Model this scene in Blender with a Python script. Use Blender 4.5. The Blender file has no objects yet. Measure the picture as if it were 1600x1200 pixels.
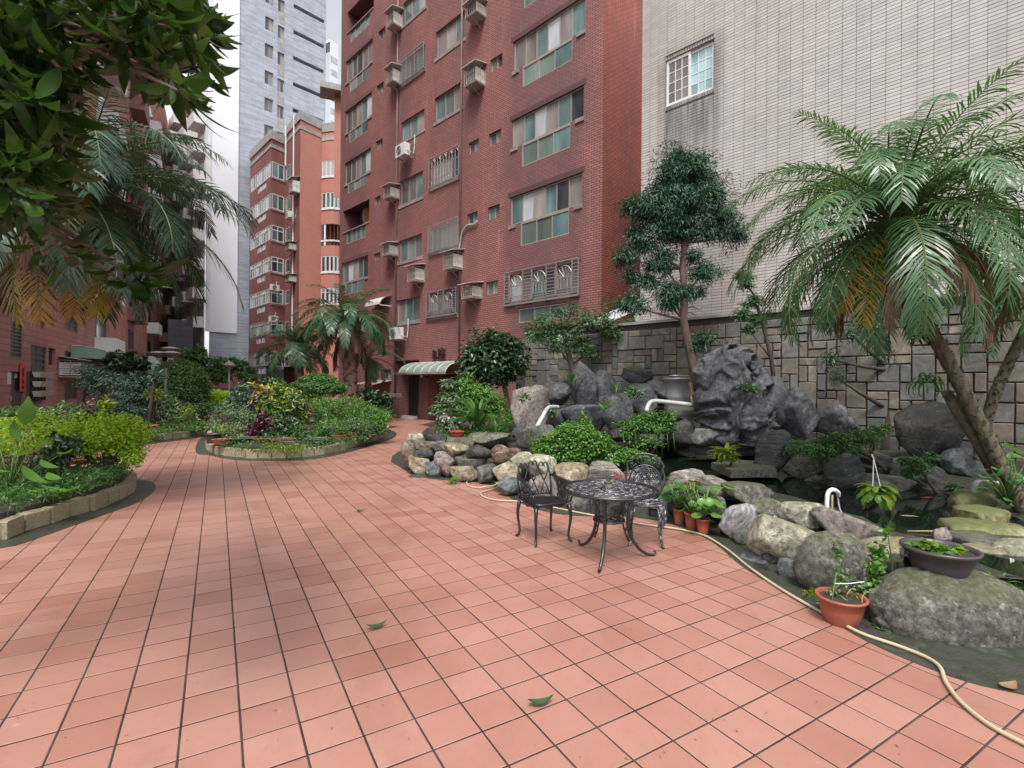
import bpy, bmesh, math, random
import numpy as np
from mathutils import Vector as V, Matrix, noise as mn
random.seed(7); rng = np.random.default_rng(7)
sc = bpy.context.scene
# ---------------------------------------------------------------- camera, world, sun, exposure
F = 785.0; CH = 1.7; ROLL = math.radians(0.5)
cam_d = bpy.data.cameras.new('camera'); cam = bpy.data.objects.new('camera', cam_d)
sc.collection.objects.link(cam); sc.camera = cam
cam_d.sensor_width = 36; cam_d.lens = 36 * F / 1600; cam_d.shift_y = 2 / 1600
cam_d.clip_end = 600; cam_d.clip_start = 0.05
cam.matrix_world = Matrix.Translation((0, 0, CH)) @ Matrix.Rotation(math.pi/2, 4, 'X') @ Matrix.Rotation(ROLL, 4, 'Z')
w = bpy.data.worlds.new('World'); sc.world = w; w.use_nodes = True
nt = w.node_tree; bg = nt.nodes['Background']
sky = nt.nodes.new('ShaderNodeTexSky'); sky.sky_type = 'NISHITA'; sky.sun_disc = False
SUN_EL, SUN_AZ = 60, 183
sky.sun_elevation = math.radians(SUN_EL); sky.sun_rotation = math.radians(SUN_AZ)
sky.dust_density = 3.0; sky.air_density = 1.0; sky.ozone_density = 1.0
hs = nt.nodes.new('ShaderNodeHueSaturation'); hs.inputs['Saturation'].default_value = 0.22
nt.links.new(sky.outputs[0], hs.inputs['Color']); nt.links.new(hs.outputs[0], bg.inputs['Color'])
bg.inputs['Strength'].default_value = 0.125
sd = bpy.data.lights.new('sun', 'SUN'); sun = bpy.data.objects.new('sun', sd); sc.collection.objects.link(sun)
sd.energy = 1.5; sd.angle = math.radians(16); sd.color = (1, .97, .92)
el, az = math.radians(SUN_EL), math.radians(SUN_AZ)
sdir = V((math.sin(az)*math.cos(el), math.cos(az)*math.cos(el), math.sin(el)))
sun.rotation_euler = sdir.to_track_quat('Z', 'Y').to_euler()
sc.view_settings.view_transform = 'Standard'; sc.view_settings.look = 'None'
sc.view_settings.exposure = 1.22; sc.view_settings.gamma = 1; sc.view_settings.use_curve_mapping = False
try:
    sc.cycles.max_bounces = 6; sc.cycles.diffuse_bounces = 3; sc.cycles.glossy_bounces = 3
    sc.cycles.transparent_max_bounces = 4; sc.cycles.use_denoising = True
except Exception: pass

# ---------------------------------------------------------------- photograph pixel -> place in the world
def ray(u, v):
    x, y = u - 800, v - 600
    c, s = math.cos(ROLL), math.sin(ROLL)
    return V(((x*c + y*s) / F, 1.0, -((-x*s + y*c) - 2) / F))
def P(u, v, Y): return V((0, 0, CH)) + ray(u, v) * Y
def G(u, v, z=0.0):
    r = ray(u, v); t = (z - CH) / r.z
    return V((0, 0, CH)) + r * t
WM = {}
def link(o): sc.collection.objects.link(o); return o
def place(o, parent, M):
    WM[o] = M
    if parent is not None:
        o.parent = parent; o.matrix_basis = WM[parent].inverted() @ M
    else: o.matrix_basis = M
    return o
I4 = Matrix.Identity(4)
def empty(name, loc=(0,0,0), M=None):
    o = bpy.data.objects.new(name, None); link(o); o.empty_display_size = .2
    return place(o, None, M if M is not None else Matrix.Translation(loc))
def tag(o, label=None, cat=None, group=None, kind=None):
    if label: o['label'] = label
    if cat: o['category'] = cat
    if group: o['group'] = group
    if kind: o['kind'] = kind
    return o
def thing(name, label, cat, loc=(0,0,0), group=None, M=None):
    return tag(empty(name, loc, M), label, cat, group)

class MB:
    def __init__(s): s.v = []; s.f = []; s.m = []; s.uv = None
    def add(s, vs, fs, mi=0):
        b = len(s.v); s.v += [tuple(a) for a in vs]
        s.f += [tuple(b+i for i in f) for f in fs]; s.m += [mi]*len(fs)
    def box(s, x0, x1, y0, y1, z0, z1, mi=0, T=None, skip=''):
        vs = [V((x, y, z)) for z in (z0, z1) for y in (y0, y1) for x in (x0, x1)]
        if T is not None: vs = [T @ a for a in vs]
        fs = {'b': (0,2,3,1), 't': (4,5,7,6), 'f': (0,1,5,4), 'k': (2,6,7,3), 'l': (0,4,6,2), 'r': (1,3,7,5)}
        s.add(vs, [f for k, f in fs.items() if k not in skip], mi)
    def tube(s, pts, r, n=6, mi=0, cap=True):
        pts = [V(p) for p in pts]; k = len(pts)
        rs = r if hasattr(r, '__len__') else [r]*k
        ref = V((0, 0, 1)); vs = []; prev = None
        for i, p in enumerate(pts):
            t = (pts[min(i+1, k-1)] - pts[max(i-1, 0)])
            t = t.normalized() if t.length > 1e-9 else V((0,0,1))
            if prev is None:
                a = t.cross(V((0,0,1)) if abs(t.z) < .9 else V((1,0,0))).normalized()
            else:
                a = (prev - t * prev.dot(t)); a = a.normalized() if a.length > 1e-6 else t.orthogonal().normalized()
            prev = a; b = t.cross(a)
            for j in range(n):
                q = 2*math.pi*j/n
                vs.append(p + (a*math.cos(q) + b*math.sin(q)) * rs[i])
        fs = [(i*n+j, i*n+(j+1) % n, (i+1)*n+(j+1) % n, (i+1)*n+j) for i in range(k-1) for j in range(n)]
        if cap: fs += [tuple(range(n))[::-1], tuple((k-1)*n+j for j in range(n))]
        s.add(vs, fs, mi)
    def lathe(s, prof, n=20, c=(0,0,0), mi=0, sx=1, sy=1):
        vs = []; c = V(c)
        for r, z in prof:
            for j in range(n):
                q = 2*math.pi*j/n; vs.append(c + V((r*math.cos(q)*sx, r*math.sin(q)*sy, z)))
        fs = [(i*n+j, i*n+(j+1) % n, (i+1)*n+(j+1) % n, (i+1)*n+j) for i in range(len(prof)-1) for j in range(n)]
        s.add(vs, fs, mi)
    def quad(s, a, b, c, d, mi=0): s.add([a, b, c, d], [(0,1,2,3)], mi)
    def mesh(s, name, mats, smooth=False):
        me = bpy.data.meshes.new(name); me.from_pydata(s.v, [], s.f)
        for m in (mats if isinstance(mats, (list, tuple)) else [mats]): me.materials.append(m)
        if len(me.materials) > 1: me.polygons.foreach_set('material_index', s.m)
        if smooth: me.polygons.foreach_set('use_smooth', [True]*len(s.f))
        me.update(); return me
    def build(s, name, mats, parent=None, M=I4, smooth=False, **kw):
        o = bpy.data.objects.new(name, s.mesh(name, mats, smooth)); link(o)
        place(o, parent, M); return tag(o, **kw)
def inst(name, me, parent, M, **kw):
    o = bpy.data.objects.new(name, me); link(o); place(o, parent, M); return tag(o, **kw)
def npmesh(name, verts, tris, mats, midx=None, smooth=False):
    me = bpy.data.meshes.new(name); nv, nf = len(verts), len(tris)
    me.vertices.add(nv); me.vertices.foreach_set('co', np.asarray(verts, np.float32).ravel())
    me.loops.add(nf*3); me.loops.foreach_set('vertex_index', np.asarray(tris, np.int32).ravel())
    me.polygons.add(nf); me.polygons.foreach_set('loop_start', np.arange(nf, dtype=np.int32)*3)
    try: me.polygons.foreach_set('loop_total', np.full(nf, 3, np.int32))
    except Exception: pass
    for m in (mats if isinstance(mats, (list, tuple)) else [mats]): me.materials.append(m)
    if midx is not None: me.polygons.foreach_set('material_index', np.asarray(midx, np.int32))
    if smooth: me.polygons.foreach_set('use_smooth', np.ones(nf, bool))
    me.update(calc_edges=True); return me

# ---------------------------------------------------------------- materials
def srgb(r, g, b):
    f = lambda c: (c/255/12.92) if c/255 <= .04045 else ((c/255+.055)/1.055)**2.4
    return (f(r), f(g), f(b))
def newmat(name):
    m = bpy.data.materials.new(name); m.use_nodes = True
    return m, m.node_tree, m.node_tree.nodes['Principled BSDF']
def ramp(nt, fac, cols):
    r = nt.nodes.new('ShaderNodeValToRGB'); e = r.color_ramp.elements
    while len(e) < len(cols): e.new(.5)
    for i, (p, c) in enumerate(cols): e[i].position = p; e[i].color = (*c, 1) if len(c) == 3 else c
    nt.links.new(fac, r.inputs[0]); return r.outputs[0]
def mixc(nt, fac, a, b, mode='MIX'):
    n = nt.nodes.new('ShaderNodeMix'); n.data_type = 'RGBA'; n.blend_type = mode
    if isinstance(fac, (int, float)): n.inputs[0].default_value = fac
    else: nt.links.new(fac, n.inputs[0])
    for i, x in ((6, a), (7, b)):
        if isinstance(x, tuple): n.inputs[i].default_value = (*x[:3], 1)
        else: nt.links.new(x, n.inputs[i])
    return n.outputs[2]
def tex(nt, coord, scale, detail=4, rough=.55, kind='Noise', stretch=None, dist=0):
    t = nt.nodes.new('ShaderNodeTex' + kind)
    src = coord
    if stretch:
        mp = nt.nodes.new('ShaderNodeMapping'); mp.inputs['Scale'].default_value = stretch
        nt.links.new(coord, mp.inputs[0]); src = mp.outputs[0]
    nt.links.new(src, t.inputs['Vector']); t.inputs['Scale'].default_value = scale
    if kind == 'Noise':
        t.inputs['Detail'].default_value = detail; t.inputs['Roughness'].default_value = rough
        t.inputs['Distortion'].default_value = dist
    return t
def coord(nt, which='Object'):
    if which == 'Position': return nt.nodes.new('ShaderNodeNewGeometry').outputs['Position']
    return nt.nodes.new('ShaderNodeTexCoord').outputs[which]
def bumpn(nt, h, strength, dist, bs, prev=None):
    b = nt.nodes.new('ShaderNodeBump'); b.inputs['Strength'].default_value = strength; b.inputs['Distance'].default_value = dist
    nt.links.new(h, b.inputs['Height'])
    if prev is not None: nt.links.new(prev, b.inputs['Normal'])
    nt.links.new(b.outputs[0], bs.inputs['Normal']); return b.outputs[0]
def MT(name, cols, scale=4, rough=.6, metal=0, bump=0, bscale=20, bdist=.01, rnd=0, isl=0, stretch=None, where='Object', spec=.5, detail=6, dist=0, lo=.3, hi=.7, kind='Noise'):
    """noise-driven colour ramp + optional per-object / per-island brightness variation + bump"""
    m, nt, bs = newmat(name); co = coord(nt, where)
    if len(cols) == 1: cols = [cols[0], tuple(c*.75 for c in cols[0])]
    n = tex(nt, co, scale, detail, stretch=stretch, dist=dist)
    k = len(cols); out = ramp(nt, n.outputs['Fac'], [(lo + (hi-lo)*i/(k-1), c) for i, c in enumerate(cols)])
    for amt, kindr in ((rnd, 'o'), (isl, 'i')):
        if amt:
            if kindr == 'o': r = nt.nodes.new('ShaderNodeObjectInfo').outputs['Random']
            else: r = nt.nodes.new('ShaderNodeNewGeometry').outputs['Random Per Island']
            mr = nt.nodes.new('ShaderNodeMapRange'); nt.links.new(r, mr.inputs[0])
            mr.inputs[3].default_value = 1-amt; mr.inputs[4].default_value = 1+amt
            hv = nt.nodes.new('ShaderNodeHueSaturation'); nt.links.new(out, hv.inputs['Color']); nt.links.new(mr.outputs[0], hv.inputs['Value'])
            out = hv.outputs[0]
    nt.links.new(out, bs.inputs['Base Color'])
    bs.inputs['Roughness'].default_value = rough; bs.inputs['Metallic'].default_value = metal
    bs.inputs['Specular IOR Level'].default_value = spec
    if bump:
        b = tex(nt, co, bscale, 6, .6, stretch=stretch); bumpn(nt, b.outputs['Fac'], bump, bdist, bs)
    return m
def leafmat(name, dark, light, rough=.38, trans=.28, spec=.5, tip=None):
    m, nt, bs = newmat(name)
    g = nt.nodes.new('ShaderNodeNewGeometry')
    cols = [(0, dark), (.55, tuple((a+b)/2 for a, b in zip(dark, light))), (1, light)]
    if tip: cols = [(0, dark), (.5, light), (.82, light), (1, tip)]
    c = ramp(nt, g.outputs['Random Per Island'], cols)
    n = tex(nt, coord(nt, 'Object'), 3.0, 2)
    c2 = mixc(nt, n.outputs['Fac'], c, tuple(x*.55 for x in dark))
    nt.links.new(c2, bs.inputs['Base Color']); bs.inputs['Roughness'].default_value = rough
    bs.inputs['Specular IOR Level'].default_value = spec
    if trans:
        tr = nt.nodes.new('ShaderNodeBsdfTranslucent')
        tc = mixc(nt, .5, c, (light[0]*1.3, light[1]*1.25, light[2]*.6)); nt.links.new(tc, tr.inputs['Color'])
        mx = nt.nodes.new('ShaderNodeMixShader'); mx.inputs[0].default_value = trans
        out = nt.nodes['Material Output']
        nt.links.new(bs.outputs[0], mx.inputs[1]); nt.links.new(tr.outputs[0], mx.inputs[2]); nt.links.new(mx.outputs[0], out.inputs[0])
    return m
def brickmat(name, c1, c2, mort, bw=.23, bh=.075, msize=.01, rough=.75, dirt=(.05,.035,.035), dirt_amt=.5, bands=None, offset=.5, bump=.25, var=None):
    """brick courses laid in metres along the wall's own UV"""
    m, nt, bs = newmat(name); uv = coord(nt, 'UV')
    b = nt.nodes.new('ShaderNodeTexBrick'); nt.links.new(uv, b.inputs['Vector'])
    b.inputs['Scale'].default_value = 1; b.inputs['Brick Width'].default_value = bw; b.inputs['Row Height'].default_value = bh
    b.inputs['Mortar Size'].default_value = msize; b.inputs['Mortar Smooth'].default_value = .1; b.offset = offset
    b.inputs['Color1'].default_value = (*c1, 1); b.inputs['Color2'].default_value = (*c2, 1); b.inputs['Mortar'].default_value = (*mort, 1)
    b.inputs['Bias'].default_value = 0
    n = tex(nt, uv, .9, 8, .65, stretch=(1, .35, 1)); f = ramp(nt, n.outputs['Fac'], [(.42, (0,0,0)), (.7, (1,1,1))])
    mu = nt.nodes.new('ShaderNodeMath'); mu.operation = 'MULTIPLY'; nt.links.new(f, mu.inputs[0]); mu.inputs[1].default_value = dirt_amt
    col = mixc(nt, mu.outputs[0], b.outputs['Color'], dirt)
    st_ = tex(nt, uv, 1.6, 7, .7, stretch=(2.6, .13, 1)); sv = ramp(nt, st_.outputs['Fac'], [(.58, (0,0,0)), (.74, (.28,.28,.28))])
    col = mixc(nt, sv, col, (.45,.36,.34)) if rough == .75 else col
    if bands:   # runs of darker fired tile between the stacked windows
        sx = nt.nodes.new('ShaderNodeSeparateXYZ'); nt.links.new(uv, sx.inputs[0])
        n2 = tex(nt, uv, .7, 6, .6)
        a = nt.nodes.new('ShaderNodeMath'); a.operation = 'MULTIPLY_ADD'; nt.links.new(n2.outputs['Fac'], a.inputs[0]); a.inputs[1].default_value = 1.6; nt.links.new(sx.outputs[0], a.inputs[2])
        tot = None
        for s0, s1, amt in bands:
            mr = nt.nodes.new('ShaderNodeMapRange'); mr.interpolation_type = 'SMOOTHSTEP'
            nt.links.new(a.outputs[0], mr.inputs[0]); mr.inputs[1].default_value = s0+.3; mr.inputs[2].default_value = s0+1.3
            mr2 = nt.nodes.new('ShaderNodeMapRange'); mr2.interpolation_type = 'SMOOTHSTEP'
            nt.links.new(a.outputs[0], mr2.inputs[0]); mr2.inputs[1].default_value = s1+.3; mr2.inputs[2].default_value = s1+1.3
            mr2.inputs[3].default_value = amt; mr2.inputs[4].default_value = 0
            q = nt.nodes.new('ShaderNodeMath'); q.operation = 'MULTIPLY'; nt.links.new(mr.outputs[0], q.inputs[0]); nt.links.new(mr2.outputs[0], q.inputs[1])
            if tot is None: tot = q
            else:
                q2 = nt.nodes.new('ShaderNodeMath'); q2.operation = 'MAXIMUM'; nt.links.new(tot.outputs[0], q2.inputs[0]); nt.links.new(q.outputs[0], q2.inputs[1]); tot = q2
        col = mixc(nt, tot.outputs[0], col, (.085, .05, .058))
    nt.links.new(col, bs.inputs['Base Color']); bs.inputs['Roughness'].default_value = rough
    if bump:
        inv = nt.nodes.new('ShaderNodeMath'); inv.operation = 'SUBTRACT'; inv.inputs[0].default_value = 1; nt.links.new(b.outputs['Fac'], inv.inputs[1])
        bumpn(nt, inv.outputs[0], bump, .01, bs)
    return m
def plain(name, c, rough=.5, metal=0, spec=.5):
    return MT(name, [c, tuple(x*.86 for x in c)], scale=9, rough=rough, metal=metal, spec=spec)
def glassmat(name, c, c2, rough=.06, scale=1.5):
    m, nt, bs = newmat(name)
    n = tex(nt, coord(nt, 'Position'), scale, 3, stretch=(1,1,.25)); c_ = ramp(nt, n.outputs['Fac'], [(.35, c), (.65, c2)])
    oi = nt.nodes.new('ShaderNodeObjectInfo'); mr = nt.nodes.new('ShaderNodeMapRange'); nt.links.new(oi.outputs['Random'], mr.inputs[0])
    mr.inputs[3].default_value = .6; mr.inputs[4].default_value = 1.35
    hv = nt.nodes.new('ShaderNodeHueSaturation'); nt.links.new(c_, hv.inputs['Color']); nt.links.new(mr.outputs[0], hv.inputs['Value'])
    nt.links.new(hv.outputs[0], bs.inputs['Base Color'])
    bs.inputs['Roughness'].default_value = rough; bs.inputs['Specular IOR Level'].default_value = .9
    return m

BR_DIRT = (.05, .03, .035)
m_brick = brickmat('brick_dark_red', (.39,.145,.125), (.29,.115,.105), (.075,.042,.045), bh=.084, msize=.013, dirt=(.10,.055,.06), dirt_amt=.45, bands=[(-4.6,-.8,.45), (-19.2,-16.2,.3), (-13.6,-11.6,.35), (-8.8,-6.4,.2)])
m_brick_side = brickmat('brick_clean_red', (.46,.115,.075), (.35,.09,.065), (.09,.045,.04), bh=.084, msize=.013, dirt=BR_DIRT, dirt_amt=.35)
m_brick_salmon = brickmat('brick_salmon', (.55,.22,.165), (.48,.19,.145), (.36,.17,.14), dirt_amt=.15, dirt=(.2,.08,.07), bump=.1)
m_brick_mid = brickmat('brick_wine', (.31,.10,.09), (.24,.08,.075), (.14,.07,.07), dirt_amt=.4, bump=.1)
m_brick_left = brickmat('brick_rose', (.50,.21,.17), (.42,.17,.14), (.28,.14,.12), bh=.22, bw=1.4, msize=.02, dirt_amt=.4, dirt=(.08,.05,.04))
m_grey_tile = brickmat('grey_slate_tile', (.42,.45,.52), (.29,.31,.37), (.33,.35,.40), bw=1.3, bh=.16, msize=.008, dirt_amt=.25, dirt=(.12,.12,.14), bump=.1, rough=.5)
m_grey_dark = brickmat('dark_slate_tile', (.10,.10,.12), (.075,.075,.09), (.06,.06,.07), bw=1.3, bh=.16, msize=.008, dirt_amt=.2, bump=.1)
m_conc = MT('concrete', [(.40,.38,.35), (.22,.21,.20)], scale=2, rough=.85, bump=.3)
m_sillc = MT('weathered_cement', [(.32,.27,.25), (.17,.13,.13)], scale=3, rough=.85)
m_white = MT('white_paint', [(.78,.78,.78), (.62,.62,.62)], scale=1.5, rough=.6)
m_whitewall = MT('white_render', [(.80,.82,.86), (.74,.76,.82)], scale=.4, rough=.6)
m_alu = plain('bronze_aluminium', (.40,.35,.31), .4, .3)
m_grille = plain('grille_metal', (.34,.31,.30), .5, .4)
m_wframe = plain('white_window_frame', (.68,.68,.67), .4)
m_g_teal = glassmat('glass_teal', (.06,.11,.115), (.15,.24,.235))
m_g_curt = glassmat('glass_over_curtain', (.30,.28,.26), (.17,.155,.155), .08)
m_g_dark = glassmat('glass_dark', (.035,.045,.05), (.09,.11,.12))
m_g_frost = glassmat('glass_frosted_green', (.12,.17,.155), (.18,.235,.21), .2)
m_g_pale = glassmat('glass_pale', (.36,.40,.42), (.50,.53,.55), .12)
m_dark = plain('black_and_vent_shade', (.02,.018,.018), .9)  # black of the door and rack wire; painted shade in the vent hole
m_acw = MT('ac_cream', [(.62,.60,.55), (.42,.40,.36)], scale=4, rough=.55)
m_acg = MT('ac_rusty_cage', [(.30,.24,.20), (.42,.38,.33)], scale=6, rough=.6)
m_acdark = plain('ac_grille_dark', (.045,.045,.045), .6)
m_pvc = MT('pvc_grey_white', [(.50,.51,.50), (.28,.29,.28)], scale=6, rough=.4)
m_awn = MT('awning_green_sheet', [(.21,.28,.23), (.14,.20,.16)], scale=1.2, rough=.45)
m_awn2 = MT('awning_pale_green', [(.26,.42,.30), (.18,.30,.22)], scale=1.2, rough=.45)
m_rustpipe = MT('painted_drainpipe', [(.26,.13,.12), (.17,.10,.10)], scale=4, rough=.6)

def frame(O, d):
    """wall frame: local x runs along the wall to the right as seen, y into the building, z up"""
    d = V((d[0], d[1], 0)).normalized(); y = V((-d.y, d.x, 0))
    return Matrix(((d.x, y.x, 0, O[0]), (d.y, y.y, 0, O[1]), (0, 0, 1, O[2] if len(O) > 2 else 0), (0, 0, 0, 1)))
def hit(Fm, u, v, off=0):
    Fi = Fm.inverted(); o = Fi @ V((0, 0, CH)); d = Fi.to_3x3() @ ray(u, v)
    t = (off - o.y) / d.y; p = o + d*t; return p.x, p.z
def wall(name, Fm, s0, s1, z0, z1, holes, mat, parent, depth=.14, rmat=None, back=None, thick=None):
    """wall sheet with real openings; holes (sa, sb, za, zb, depth) have reveals"""
    ss = sorted({s0, s1, *[h[i] for h in holes for i in (0, 1) if s0 < h[i] < s1]})
    zs = sorted({z0, z1, *[h[i] for h in holes for i in (2, 3) if z0 < h[i] < z1]})
    m = MB(); uv = []
    for a, b in zip(ss, ss[1:]):
        for c, d in zip(zs, zs[1:]):
            cx, cz = (a+b)/2, (c+d)/2
            if any(h[0] < cx < h[1] and h[2] < cz < h[3] for h in holes): continue
            m.quad((a,0,c), (b,0,c), (b,0,d), (a,0,d)); uv += [(a,c), (b,c), (b,d), (a,d)]
    for h in holes:
        a, b, c, d = h[:4]; q = h[4] if len(h) > 4 else depth
        a, b, c, d = max(a, s0), min(b, s1), max(c, z0), min(d, z1)
        for vs in (((a,0,c),(a,q,c),(a,q,d),(a,0,d)), ((b,0,c),(b,0,d),(b,q,d),(b,q,c)), ((a,0,d),(a,q,d),(b,q,d),(b,0,d)), ((a,0,c),(b,0,c),(b,q,c),(a,q,c))):
            cc = [sum(p[0] for p in vs)/4, sum(p[2] for p in vs)/4]
            if any(h2 is not h and h2[0]-1e-4 <= cc[0] <= h2[1]+1e-4 and h2[2]-1e-4 <= cc[1] <= h2[3]+1e-4 for h2 in holes): continue
            m.quad(*vs, mi=1); uv += [(p[0]+p[1], p[2]) for p in vs]
    me = m.mesh(name, [mat, rmat or mat]); ul = me.uv_layers.new(name='UVMap')
    ul.data.foreach_set('uv', np.array(uv, np.float32).ravel())
    return inst(name, me, parent, Fm)
def uvbox(name, Fm, dims, mat, parent):
    """box in a wall frame with metre UVs"""
    x0, x1, y0, y1, z0, z1 = dims; m = MB(); m.box(*dims); me = m.mesh(name, mat)
    ul = me.uv_layers.new(name='UVMap'); k = 0
    for p in me.polygons:
        n = p.normal
        for li in p.loop_indices:
            c = me.vertices[me.loops[li].vertex_index].co
            ul.data[li].uv = (c.x + c.y, c.z) if abs(n.z) < .5 else (c.x, c.y)
    return inst(name, me, parent, Fm)
def window(Fm, parent, s0, s1, z0, z1, cols=3, panes=(), fmat=None, y=.10, fw=.05, transom=None, mull=.04, name='window', rows=1):
    """frame object with panes as its own sub-parts"""
    fmat = fmat or m_alu; m = MB()
    y0, y1 = y-.03, y+.03
    m.box(s0, s1, y0, y1, z1-fw, z1); m.box(s0, s1, y0, y1, z0, z0+fw)
    m.box(s0, s0+fw, y0, y1, z0+fw, z1-fw); m.box(s1-fw, s1, y0, y1, z0+fw, z1-fw)
    W = (s1-s0-2*fw); cw = W/cols
    for i in range(1, cols):
        x = s0+fw+cw*i; m.box(x-mull/2, x+mull/2, y0+.004, y1-.004, z0+fw, z1-fw)
    zr = [z0+fw + (z1-z0-2*fw)*i/rows for i in range(rows+1)] if not transom else [z0+fw, z0+(z1-z0)*transom, z1-fw]
    for zz in zr[1:-1]: m.box(s0+fw, s1-fw, y0+.002, y1-.002, zz-mull/2, zz+mull/2)
    o = m.build(name, fmat, parent, Fm)
    pm = panes or [m_g_teal, m_g_curt, m_g_dark]
    for i in range(cols):
        for j in range(len(zr)-1):
            q = MB(); yy = y + (.012 if i % 2 else -.006)
            q.box(s0+fw+cw*i, s0+fw+cw*(i+1), yy, yy+.008, zr[j], zr[j+1])
            q.build('pane', pm[(i + j*7 + int(abs(s0)*3+z0*2)) % len(pm)] if not (isinstance(pm, tuple)) else pm[i % len(pm)], o, Fm)
    return o
# ================================================================ BUILDINGS
DF = (.714, -.700); DS = (.700, .714)
# ---- red brick apartment block with stacked windows
FA = frame((3.05, 17.3), DF); FS = frame((3.05, 17.3), DS)
red = thing('apartment_building', 'tall dark red brick apartment block beside the beige tiled wall, many bronze framed windows', 'building', M=FA)
def q(u0, u1, vt, vb, Fm=FA):
    s0, zt = hit(Fm, u0, vt); _, zb = hit(Fm, u0, vb); s1, _ = hit(Fm, u1, vt); return s0, s1, zb, zt
winA = [('A', 802, 914, 66, 113, 816, 894, 109, 137), ('A', 799.5, 912, 189, 233, 815, 891, 230, 261), ('A', 797, 909.5, 309, 353, 813, 889, 351, 385),
        ('A', 805, 917, -62, -11, 818, 895, -13, 14)]
winF = [(541, 582, 97.5, 130, 546, 576, 131, 145), (540, 581, 175, 209, 545, 574.5, 210, 224), (539, 579, 256, 289, 543, 572, 290, 303), (535, 575, 412, 443, 539, 568, 444, 461), (534, 573, 492, 520, 538, 567, 521, 538)]
balF = [(543, 584, 20, 52, 547, 578, 53, 67), (536, 577, 331, 364, 541, 571, 365, 382)]
smE = [(591, 602, 50, 64), (589, 599.5, 135, 150), (587.5, 597.5, 222, 236), (585.5, 594.5, 309, 322), (584, 594, 397, 407), (582, 591, 483, 497)]
colD = [(630, 665, 6, 40, ''), (625, 664, 100, 135, 'mesh'), (627, 663, 192, 222, ''), (624.5, 660.5, 284, 322, ''), (623, 659, 377, 410, ''), (619.5, 655.5, 470, 505, '')]
colC = [(681, 726, 51, 92, ''), (679, 722.5, 154, 192, ''), (674, 719, 252, 294, 'bars'), (673, 718, 357, 395, 'mesh'), (670, 714.5, 459, 496, 'fan')]
smB = [(766, 785, 94, 114), (764, 783, 210, 229), (732, 748, 224, 242), (762, 780.5, 325, 345), (730, 746, 335, 352), (759.5, 778, 441, 461)]
holes = []; jobs = []
for w_ in winA:
    a = q(*w_[1:5]); b = q(*w_[5:9]); b = (b[0], b[1], b[2], a[2]); holes += [a, b]; jobs += [('up', a, 6), ('lo', b, 3)]
a = q(796, 904, 431, 474); holes.append(a); jobs.append(('up', a, 6)); grA = q(792.5, 905.5, 429, 477)
b = q(810, 886, 482, 505); holes.append(b); jobs.append(('lo', b, 3))
for w_ in winF:
    a = q(*w_[:4]); b = q(*w_[4:8]); b = (b[0], b[1], b[2], a[2]); holes += [a, b]; jobs += [('up', a, 5), ('lo', b, 3)]
for w_ in balF:
    a = q(*w_[:4]); b = q(*w_[4:8]); b = (b[0], b[1], b[2], a[2]); holes += [(*a, 1.3), b]; jobs += [('bal', a, 3), ('lo', b, 4)]
for w_ in smE + smB: a = q(*w_); holes.append(a); jobs.append(('sm', a, 2))
for w_ in colD + colC: a = q(*w_[:4]); holes.append(a); jobs.append(('mid', a, 3, w_[4]))
s_rec0, _ = hit(FA, 616, 600); s_rec1, _ = hit(FA, 655, 600); s_e0, _ = hit(FA, 668, 600); s_e1, _ = hit(FA, 722, 600)
_, z_rec = hit(FA, 640, 563); _, z_e = hit(FA, 690, 584)
holes += [(s_rec0, s_rec1, 0.0, z_rec, 1.2), (s_e0, s_e1, 0.0, z_e, 1.6)]
a = q(599, 611, 577, 592); holes.append(a); jobs.append(('sm', a, 2))
SL, _ = hit(FA, 530.5, 400)
wall('wall', FA, SL, 0, -.05, 30, holes, m_brick, red, depth=.16, rmat=m_brick)
wall('side_wall', FS, 0, 22, -.05, 30, [], m_brick_side, red)
Fe = frame(tuple(FA @ V((SL, 12, 0))), (-DS[0], -DS[1])); wall('end_wall', Fe, 0, 12, -.05, 30, [], m_brick_side, red)
m = MB(); m.box(SL, 0, 0.02, 22, 29.8, 30.0); m.build('roof', m_conc, red, FA)
glassA = [m_g_curt, m_g_teal, m_g_pale, m_g_curt, m_g_teal, m_g_dark, m_g_curt]
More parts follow.
